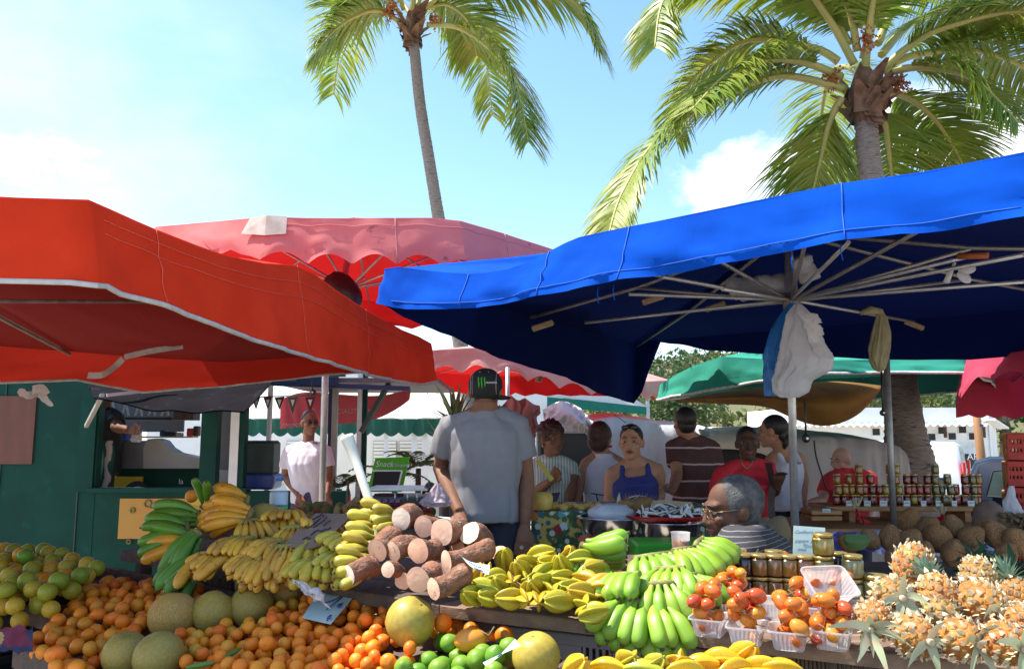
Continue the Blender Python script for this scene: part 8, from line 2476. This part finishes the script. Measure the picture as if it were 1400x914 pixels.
# ================================================================== second green stall, banner and signs
t = thing('market_stall_frame', 'green and white post stall frame with a blue tarpaulin top behind the man in white', 'stall', V((-1.8, 9.2, 0)))
Yf = 9.2
for (x0, x1, m, nm) in ((497, 503, m_kgreen, 'green_post'), (490, 496.5, m_wht, 'white_post'), (368, 373, m_wht, 'white_post'), (451, 455, m_navyk, 'blue_post'), (455.5, 463, m_creamk, 'grey_post')):
 q0, q1 = P(x0, 520, Yf), P(x1, 520, Yf)
 g = MB(); g.box(((q0.x + q1.x) / 2, Yf, 1.15), (q1.x - q0.x, .06, 2.3)); g.build(nm, m, t)
g = MB()
a0, a1 = P(366, 528, Yf - .4), P(600, 520, Yf - .4)
g.box(((a0.x + a1.x) / 2, Yf + .6, 2.10), (a1.x - a0.x, 2.2, .05)); g.build('roof_board', m_greyk, t)
g = MB(); a0, a1 = P(372, 524, Yf - .5), P(560, 531, Yf - .5); g.bar(a0, a1, .05); g.build('beam', m_navyk, t)
kb('blue_flap', 406, 496, 462, 526, Yf - .55, .02, m_navyk, t)
kb('counter', 334, 692, 480, 745, Yf - .3, .05, m_kgreen, t)
g = MB(); g.bar(P(532, 524, Yf - .4), P(494, 590, Yf - .3), .05); g.build('brace', m_darkgr, t)
m_ban = mat('red_banner', (.48, .07, .08), (.42, .06, .07), rough=.8, scale=4, trans=.35)
g = MB()
bl_t = cat([P(383, 545, Yf + 1.2), P(420, 536, Yf + 1.2), P(500, 541, Yf + 1.2), P(540, 537, Yf + 1.0), P(562, 530, Yf + .8)], 6)
bl_b = cat([P(383, 586, Yf + 1.2), P(420, 582, Yf + 1.2), P(490, 577, Yf + 1.2), P(530, 566, Yf + 1.0), P(560, 546, Yf + .8)], 6)
g.grid(lambda u, v: pick(bl_t, u).lerp(pick(bl_b, u), v) + V((0, .03 * sin(u * 22), 0)), 40, 6)
ban = tag(g.build('red_banner', m_ban), 'red cloth banner with pale lettering stretched behind the man in white', 'banner')
m_letter = mat('faded_lettering', (.62, .42, .40), (.56, .38, .36), rough=.8)
for (s_, x, y, sz) in (('SPECIALITES PIM', 446, 565, 9.5), ('PIMENTS', 384, 584, 8)):
 q = P(x, y, Yf + 1.12); o = text_obj(s_, 'lettering', m_letter, face_at(q, 0), sz * (Yf + 1.1) / F, None, 0, .002); o.parent = ban
m_penn = [mat('pennant_' + n, c, None, rough=.8) for n, c in (('dark', (.05, .035, .03)), ('teal', (.10, .12, .10)), ('maroon', (.12, .03, .03)))]
bt = thing('bunting', 'string of small dark pennants above the man in white', 'bunting', P(390, 540, Yf - .8))
g = MB(); g.tube([P(330, 545, Yf - .8), P(362, 542, Yf - .8), P(400, 541, Yf - .8), P(432, 540, Yf - .8)], .006, 5); g.build('string', m_rubber, bt)
for i, x in enumerate((336, 350, 366, 382, 400, 424)):
 g = MB(); w_ = 7 if i > 2 else 6; g.slab([P(x - w_, 543, Yf - .8), P(x, 560 if i < 4 else 566, Yf - .8), P(x + w_, 542, Yf - .8)], (0, .004, 0)); pn = g.build('pennant', m_penn[i % 3], bt)
 g = MB(); g.slab([P(x - w_ * .4, 546, Yf - .806), P(x, 555, Yf - .806), P(x + w_ * .4, 546, Yf - .806)], (0, .003, 0)); g.build('emblem', m_faint, pn)
# snack sign
m_lgreen = mat('lime_green_sign', (.10, .55, .03), (.09, .48, .025), rough=.45, scale=4)
m_slate = mat('chalkboard', (.02, .022, .022), (.03, .032, .032), rough=.8)
Yn = 6.2
t = thing('snack_sign', 'lime green chalkboard sign with the word Snack behind the weighing scale', 'sign', P(530, 668, Yn))
g = MB(); g.slab([P(502, 672, Yn), P(549, 672, Yn), P(560, 624, Yn + .12), P(513, 626, Yn + .12)], (0, .03, 0)); g.build('board', m_lgreen, t)
def on_sign(x, y): return P(x, y, Yn + .12 * (672 - y) / 47 - .008)
g = MB(); g.slab([on_sign(508, 670), on_sign(543, 670), on_sign(549, 644), on_sign(512, 644)], (0, .004, 0)); sl = g.build('slate', m_slate, t)
g = MB(); g.bar(on_sign(510, 643), on_sign(550, 643), .012); g.bar(on_sign(543, 671), on_sign(550, 643), .012); g.build('edging', m_wht, sl)
text_obj('Snack', 'lettering', m_wht, face_at(on_sign(513, 637.5) - V((0, .006, 0)), 0, -rad(14)), 11 * Yn / F, t, .25, .002)
text_obj('la Goyave', 'lettering', m_signw, face_at(on_sign(532, 637.5) - V((0, .006, 0)), 0, -rad(14)), 7 * Yn / F, t, .3, .001)
p = P(475, 692, 8.4); r = 4.2 * 8.4 / F
t = thing('beer_bottle', 'brown glass bottle standing on the counter behind the pole', 'bottle', p)
g = MB(); g.lathe([(r, 0), (r, .12), (r * .8, .15), (r * .4, .19), (r * .38, .25), (r * .45, .255), (.001, .255)], p, 16); g.build('glass', mat('brown_glass', (.10, .035, .012), (.08, .03, .01), rough=.1), t)
g = MB(); g.lathe([(r * 1.02, .05), (r * 1.02, .10)], p, 16, cap=False); g.build('label', m_redp, t)
# ================================================================== white marquee with green scalloped valance, posts, shutters
m_cream = mat('cream_canvas', (.78, .76, .70), (.72, .70, .64), rough=.9, scale=3, trans=.35)
Yt = 14.5
t = thing('white_marquee', 'white market marquee with green scalloped valance far behind the kiosk', 'marquee', V((-2, Yt + 2, 0)))
q0, q1 = P(318, 572, Yt), P(640, 569, Yt)
g = MB(); zt = q0.z + .0
g.grid(lambda u, v: V((q0.x + (q1.x - q0.x) * u, Yt + 4 * v, zt + .95 * sin(PI * v * .5) + .03 * sin(u * 40) * (1 - v))), 40, 8); g.build('roof_cloth', m_cream, t)
g = MB()
g.grid(lambda u, v: V((q0.x + (q1.x - q0.x) * u, Yt - .01 + .02 * sin(u * 90), zt - v * (.25 + .07 * abs(sin(u * PI * 17))))), 170, 3); g.build('valance', m_green, t)
for x in (322, 527, 566, 580, 612):
 q = P(x, 600, Yt); g = MB(); g.box((q.x, Yt + .1, zt / 2), (.07 if x not in (566, 580) else .10, .07, zt)); g.build('post', m_wht, t)
Yw = 19
t = thing('white_shutter_house', 'white house with pale horizontal shutters behind the marquee', 'building', V((-1.5, Yw + 2, 0)))
q0, q1 = P(200, 600, Yw), P(770, 600, Yw)
g = MB(); g.box(((q0.x + q1.x) / 2, Yw + 2, 1.6), (q1.x - q0.x, 4, 3.2)); g.build('wall', m_white, t)
for x0 in (392, 510, 546, 598, 640):
 sh_ = kb('shutter', x0, 602, x0 + 32, 640, Yw - .03, .03, m_creamk, t)
 g = MB()
 for k in range(8): y = 603 + k * 4.7; g.pbox(x0 + .6, y, x0 + 31.4, y + 3.6, Yw - .07, .035)
 g.build('slats', m_white, sh_)
# plants
def plume(label, x, y, Y, n, L, w, m, seed, name='potted_plant', spread=.9, droop=-.5):
 rl = random.Random(seed); c_ = P(x, y, Y)
 t = thing(name, label, 'plant', V((c_.x, c_.y, 0)))
 g = MB(); g.tube([V((c_.x, c_.y, 0)), c_], [.05, .04], 8); g.build('stem', m_bark, t)
 g = MB()
 for k in range(n):
  a = rl.uniform(0, 6.28); e = rl.uniform(.2, 1.3)
  leaf_strip(g, c_, (cos(a) * cos(e) * spread, sin(a) * cos(e) * spread, sin(e)), V((-sin(a), cos(a), .1)).cross(V((cos(a), sin(a), 0))), L * rl.uniform(.6, 1.1), w, V((0, 0, droop * rl.uniform(.5, 1.6))), 8)
 g.build('leaves', m, t)
m_screw = mat('pandanus_leaf', (.10, .16, .05), (.22, .26, .12), rough=.4, scale=8, trans=.2)
plume('spiky screw pine plant with long pointed leaves behind the man in grey', 622, 580, 6.8, 34, .42, .030, m_screw, 5, 'screw_pine', .8, -.35)
plume('slender screw pine shoot left of the man in grey', 608, 612, 6.7, 14, .30, .022, m_screw, 8, 'screw_pine', 1.0, -.2)
for (x, y, Y, L, sd_, lab) in ((540, 655, 8.9, .55, 3, 'small feathery palm behind the snack sign'), (572, 640, 9.3, .5, 6, 'feathery young palm right of the snack sign'), (464, 668, 9.0, .4, 9, 'bushy green pot plant behind the canopy pole')):
 rl = random.Random(sd_); c_ = P(x, y, Y); t = thing('young_palm', lab, 'plant', V((c_.x, c_.y, 0)), 'young palms by the snack sign')
 g = MB(); g.tube([V((c_.x, c_.y, 0)), c_], [.05, .03], 8); g.build('stem', m_bark, t)
 g = MB()
 for k in range(11):
  a = 2 * PI * k / 11 + rl.uniform(-.2, .2); d = V((cos(a), sin(a), rl.uniform(.5, 1.6))).normalized()
  q = c_.copy(); dd = d.copy()
  for j in range(13):
   q = q + dd * L / 13; dd = (dd + V((0, 0, -.11))).normalized()
   s_ = dd.cross(V((0, 0, 1))).normalized()
   for sg_ in (-1, 1): leaf_strip(g, q, s_ * sg_ * .8 + dd * .6, dd, .17 * (1 - j / 16), .008, V((0, 0, -.5)), 3)
 g.build('leaves', mat('young_palm_leaf%d' % sd_, (.05, .10, .02), (.09, .14, .03), rough=.5, trans=.2), t)
# ================================================================== covered vans and tarpaulins behind the people
m_wtarp = mat('white_tarp', (.62, .64, .68), (.52, .55, .60), rough=.7, scale=2, bump=.35, bscale=4, bdist=.05, mott=(.40, .42, .46), mscale=6, mlo=.64, mhi=.8)
m_wtop = mat('white_fold', (.74, .72, .70), (.66, .64, .62), rough=.8, scale=3, bump=.3, bscale=6, bdist=.03)
m_btarp = mat('beige_tarp', (.66, .61, .52), (.58, .54, .46), rough=.75, scale=2, bump=.35, bscale=4, bdist=.05, mott=(.42, .38, .32), mscale=7, mlo=.66, mhi=.8)
m_gtarp = mat('grey_white_tarp', (.50, .49, .47), (.42, .41, .40), rough=.75, scale=2, bump=.4, bscale=5, bdist=.04, mott=(.34, .33, .31), mscale=8, mlo=.62, mhi=.8)
def draped(label, outline, Y, dep, m, seed, drop=0.0, name='tarpaulin_cover', wave=.04):
 """outline: seen top edge, left to right; the sheet rounds over the top and falls to the ground"""
 top = cat([P(x, y, Y + .35) for x, y in outline], 8)
 g = MB()
 def fn(u, v):
  p = pick(top, u).copy()
  if v < .5:
   k = v / .5
   q = V((p.x, p.y + dep * (1 - k) - .35 * k ** 3, p.z - .05 * (1 - k) ** 2 - .12 * k ** 3))
   z1 = q
  else:
   k = (v - .5) / .5
   z1 = V((p.x + .06 * k * sin(u * 9 + seed), p.y - .35 - .05 * k, (p.z - .12) * (1 - k) + drop * k))
  n_ = noise.noise(V((u * 8, v * 3, seed))) * wave - abs(noise.noise(V((u * 14 + v * 3, v * 5, seed)))) * .07 + .5 * wave * noise.noise(V((u * 24, v * 2, seed + 4))) * v
  return z1 + V((0, -n_, n_ * .3))
 g.grid(fn, 64, 24)
 return tag(g.build(name, m), label, 'tarpaulin', 'tarpaulin covered vans')
draped('bluish white tarpaulin covered van behind the women', [(795, 571), (815, 561), (850, 558), (900, 567), (945, 572), (985, 578)], 9.0, 1.8, m_wtarp, 3)
draped('beige tarpaulin dome behind the woman in red, with a dark opening', [(940, 606), (965, 588), (1000, 579), (1050, 578), (1105, 580)], 8.6, 1.6, m_btarp, 7)
draped('grey white tarpaulin covered van behind the bald man', [(1058, 585), (1100, 581), (1150, 583), (1190, 588), (1214, 600), (1224, 628)], 8.0, 2.0, m_gtarp, 11)
tag(kb('stall_shadow_board', 938, 610, 1062, 700, 8.15, .06, m_dark, None), 'dark sheet standing in for the shade under the beige dome behind the striped polo', 'panel')  # dark sheet in place of shade inside the dome's opening
g = MB(); top_ = cat([P(948, 604, 8.0), P(985, 594, 8.0), P(1040, 600, 8.0), P(1064, 616, 8.0)], 6); g.grid(lambda u, v: pick(top_, u) + V((0, -.05 * sin(PI * v), -.14 * v - .0)), 24, 4); tag(g.build('beige_hem', m_btarp), 'rolled beige hem along the front of the dome', 'tarpaulin')
tag(kb('black_van_rear', 735, 588, 812, 720, 8.2, .5, mat('van_black', (.018, .022, .024), (.024, .028, .03), rough=.4), None, .03), 'dark rear of a van between the two women', 'van')
g = MB()
ft_ = cat([P(742, 560, 8.0), P(765, 548, 8.0), P(790, 555, 7.9), P(806, 570, 7.9), P(815, 582, 8.0)], 6); fb_ = cat([P(745, 588, 7.9), P(770, 589, 7.8), P(790, 590, 7.8), P(800, 592, 7.8), P(808, 600, 7.9)], 6)
g.grid(lambda u, v: pick(ft_, u).lerp(pick(fb_, u), v) + V((0, -.14 * sin(PI * v * .9) + .05 * noise.noise(V((u * 5, v * 3, 0))) + .22 * abs(noise.noise(V((u * 7 + v, v * 3, 4)))), .0)), 60, 16); tag(g.build('white_fold', m_wtop), 'thick white folded tarpaulin above the dark van rear', 'tarpaulin')
g = MB(); g.tube(cat([P(838, 566, 8.3), P(848, 572, 8.3), P(856, 578, 8.3)], 3), .004, 5); tag(g.build('guy_line', m_rubber), 'short dark cord on the white tarpaulin', 'rope')
m_mauve = mat('maroon_cloth', (.30, .09, .08), (.40, .16, .14), rough=.9, scale=4, bump=.4, bscale=8, bdist=.03)
g = MB()
mt_ = cat([P(683, 552, 7.6), P(704, 545, 7.5), P(725, 548, 7.5), P(738, 560, 7.5)], 6); mb_ = cat([P(690, 640, 7.5), P(706, 650, 7.4), P(722, 640, 7.4), P(730, 610, 7.4)], 6)
g.grid(lambda u, v: pick(mt_, u).lerp(pick(mb_, u), v) + V((.05 * noise.noise(V((u * 4, v * 6, 2))), -.16 * sin(PI * u) - .10 * noise.noise(V((u * 9, v * 4, 0))), .05 * noise.noise(V((u * 6, v * 7, 9))))), 30, 24); tag(g.build('maroon_cloth_bundle', m_mauve), 'bundled maroon canvas gathered beside the man in grey', 'cloth')
# green and white pop-up tents further back
t = thing('white_tent', 'white pitched tent with a green band behind the blue flap', 'tent', P(830, 600, 13))
Yt2 = 13.0
m_tgreen = mat('tent_green', (.02, .28, .20), (.018, .24, .17), rough=.8)
g = MB(); a, b, c_, d_ = P(745, 541, Yt2), P(885, 556, Yt2), P(830, 520, Yt2 + 1.5), P(770, 522, Yt2 + 1.5); g.add([a, b, c_, d_], [(0, 1, 2, 3)], 0, False); g.add([b, b + V((.4, 3, .1)), c_ + V((0, .3, 0))], [(0, 1, 2)], 0, False); g.build('roof_cloth', m_cream, t)
g = MB(); g.slab([P(748, 542, Yt2), P(885, 556, Yt2), P(885, 566, Yt2), P(748, 556, Yt2)], (0, .03, 0)); g.build('band', m_tgreen, t)
g = MB(); g.bar(P(862, 531, Yt2), P(885, 543, Yt2), .05); g.bar(P(885, 543, Yt2), P(886, 562, Yt2), .05); q = P(886, 562, Yt2); g.bar(q, V((q.x, q.y, 0)), .05); g.build('frame', m_wht, t)
# ================================================================== parked vehicles
m_wcar = mat('white_car_paint', (.80, .80, .80), (.76, .76, .77), rough=.2, scale=1, clear=.6)
m_bcar = mat('grey_blue_car_paint', (.020, .030, .060), (.018, .026, .052), rough=.5, scale=1, spec=.08)
m_cglass = mat('car_glass', (.05, .075, .075), (.04, .06, .06), rough=.06, spec=.8)
m_tail = mat('tail_lamp', (.60, .02, .02), (.5, .015, .015), rough=.2, clear=.5)
m_rimc = mat('wheel_rim', (.45, .45, .46), (.4, .4, .4), rough=.3, metal=.8)
def car(label, p, rz, prof, wid, m, glass_polys, tail, cat_, name, axle, handle=True):
 """prof: side outline (length, height) from the tail forward"""
 M = Matrix.Translation(p) @ Matrix.Rotation(rz, 4, 'Z')
 t = thing(name, label, cat_, group='parked vehicles', M=M)
 g = MB()
 n = len(prof)
 rows = [(-1, .90), (-.94, .985), (-.8, 1.0), (.8, 1.0), (.94, .985), (1, .90)]
 cx_ = sum(q[0] for q in prof) / n; cz_ = sum(q[1] for q in prof) / n
 vs = []
 for (s_, k) in rows:
  for (x, z) in prof:
   tuck = .84 if z > .95 else 1.0
   vs.append(V((cx_ + (x - cx_) * (1 if k > .95 else .97), s_ * wid / 2 * (1 - (1 - tuck) * min(1, max(0, (z - .95) / .4))), cz_ + (z - cz_) * (1 if k > .95 else .97))))
 fs = [(i * n + j, i * n + (j + 1) % n, (i + 1) * n + (j + 1) % n, (i + 1) * n + j) for i in range(len(rows) - 1) for j in range(n)]
 fs += [tuple(range(n))[::-1], tuple((len(rows) - 1) * n + j for j in range(n))]
 g.add(vs, fs); me = g.mesh('body', m)
 bo = child('body', me, t)
 for i, poly in enumerate(glass_polys):
  for sd_ in (-1, 1):
   g = MB()
   pp = []
   for (x, z) in poly:
    y = sd_ * (wid / 2 * (1 - .16 * min(1, max(0, (z - .95) / .4))) + .008); pp.append(V((x, y, z)))
   g.slab(pp, (0, sd_ * .006, 0)); wn = child('window', g.mesh('window', m_cglass), t)
   g = MB(); g.tube(pp + [pp[0]], .012, 5); child('seal', g.mesh('seal', m_ink), wn)
 for (x, z, w_, h_) in tail:
  for sd_ in (-1, 1):
   g = MB(); g.box((x, sd_ * (wid / 2 - .10), z), (.05, .14, h_), None, .02); child('tail_lamp', g.mesh('tail_lamp', m_tail), t)
 for x in axle:
  for sd_ in (-1, 1):
   g = MB(); g.lathe([(.2, -.09), (.30, -.08), (.32, 0), (.30, .08), (.2, .09)], (0, 0, 0), 24); g2 = MB(); g2.lathe([(.001, .05), (.10, .09), (.19, .085), (.2, .06)], (0, 0, 0), 18)
   Mw = Matrix.Translation((x, sd_ * (wid / 2 - .07), .32)) @ Matrix.Rotation(-sd_ * PI / 2, 4, 'X')
   wh = child('wheel', g.mesh('tyre', m_wheel), t, Mw); child('rim', g2.mesh('rim', m_rimc), wh)
 return t, bo
q = P(1299, 632, 10.15); GZ = -.38
hatch = [(0, .32), (-.06, .55), (.0, .85), (.05, 1.02), (.24, 1.47), (.42, 1.53), (2.0, 1.56), (2.5, 1.42), (3.2, 1.0), (4.05, .85), (4.2, .6), (4.15, .32)]
hatch = [(x, z * 1.0) for x, z in hatch]
car('grey blue hatchback parked behind the relish jars', V((q.x + .53 * .86, 10.15 + .85 * .86, GZ + .06)), rad(-30), hatch, 1.70, m_bcar, [[(.34, 1.08), (.43, 1.38), (.74, 1.43), (.74, 1.05)], [(.81, 1.04), (.93, 1.42), (1.55, 1.43), (1.55, 1.03)], [(1.62, 1.03), (1.62, 1.42), (2.3, 1.39), (2.9, 1.05)]], [(.10, .92, .1, .28)], 'car', 'parked_car', (.72, 3.3))
q = P(1245, 632, 15.0)
van = [(0, .35), (-.05, .7), (0, 1.1), (.06, 1.68), (.2, 1.76), (2.6, 1.80), (3.0, 1.70), (3.8, 1.1), (4.6, .95), (4.75, .6), (4.7, .35)]
qv = P(1316, 632, 14.0)
car('white van with a red tail lamp parked behind the palm trunk', V((qv.x + .53 * .9, 14.0 + .85 * .9, GZ)), rad(148), van, 1.8, m_wcar, [[(2.1, 1.12), (2.1, 1.6), (2.7, 1.58), (3.3, 1.14)]], [(-.02, 1.25, .1, .34)], 'van', 'parked_van', (.8, 3.8))
# green dark car wing mirror beside the trunk
t = thing('parked_car', 'dark green car with a big wing mirror beside the palm trunk', 'car', P(1270, 680, 9.3), 'parked vehicles')
m_dcar = mat('dark_green_paint', (.02, .05, .05), (.016, .042, .042), rough=.25, clear=.6)
g = MB(); a = P(1264, 640, 9.6); b = P(1284, 672, 9.3)
g.slab([a, P(1268, 640, 9.6), P(1290, 672, 9.3), P(1292, 700, 9.3), P(1262, 700, 9.3), P(1258, 650, 9.5)], (-.2, 1.4, 0)); g.build('body', m_dcar, t)
g = MB(); g.box(P(1285, 661, 9.2), (.13, .10, .14), None, .035); mi_ = g.build('mirror_housing', m_dcar, t)
g = MB(); g.bar(P(1276, 670, 9.3), P(1282, 668, 9.25), .04); g.build('mirror_arm', m_dcar, mi_)
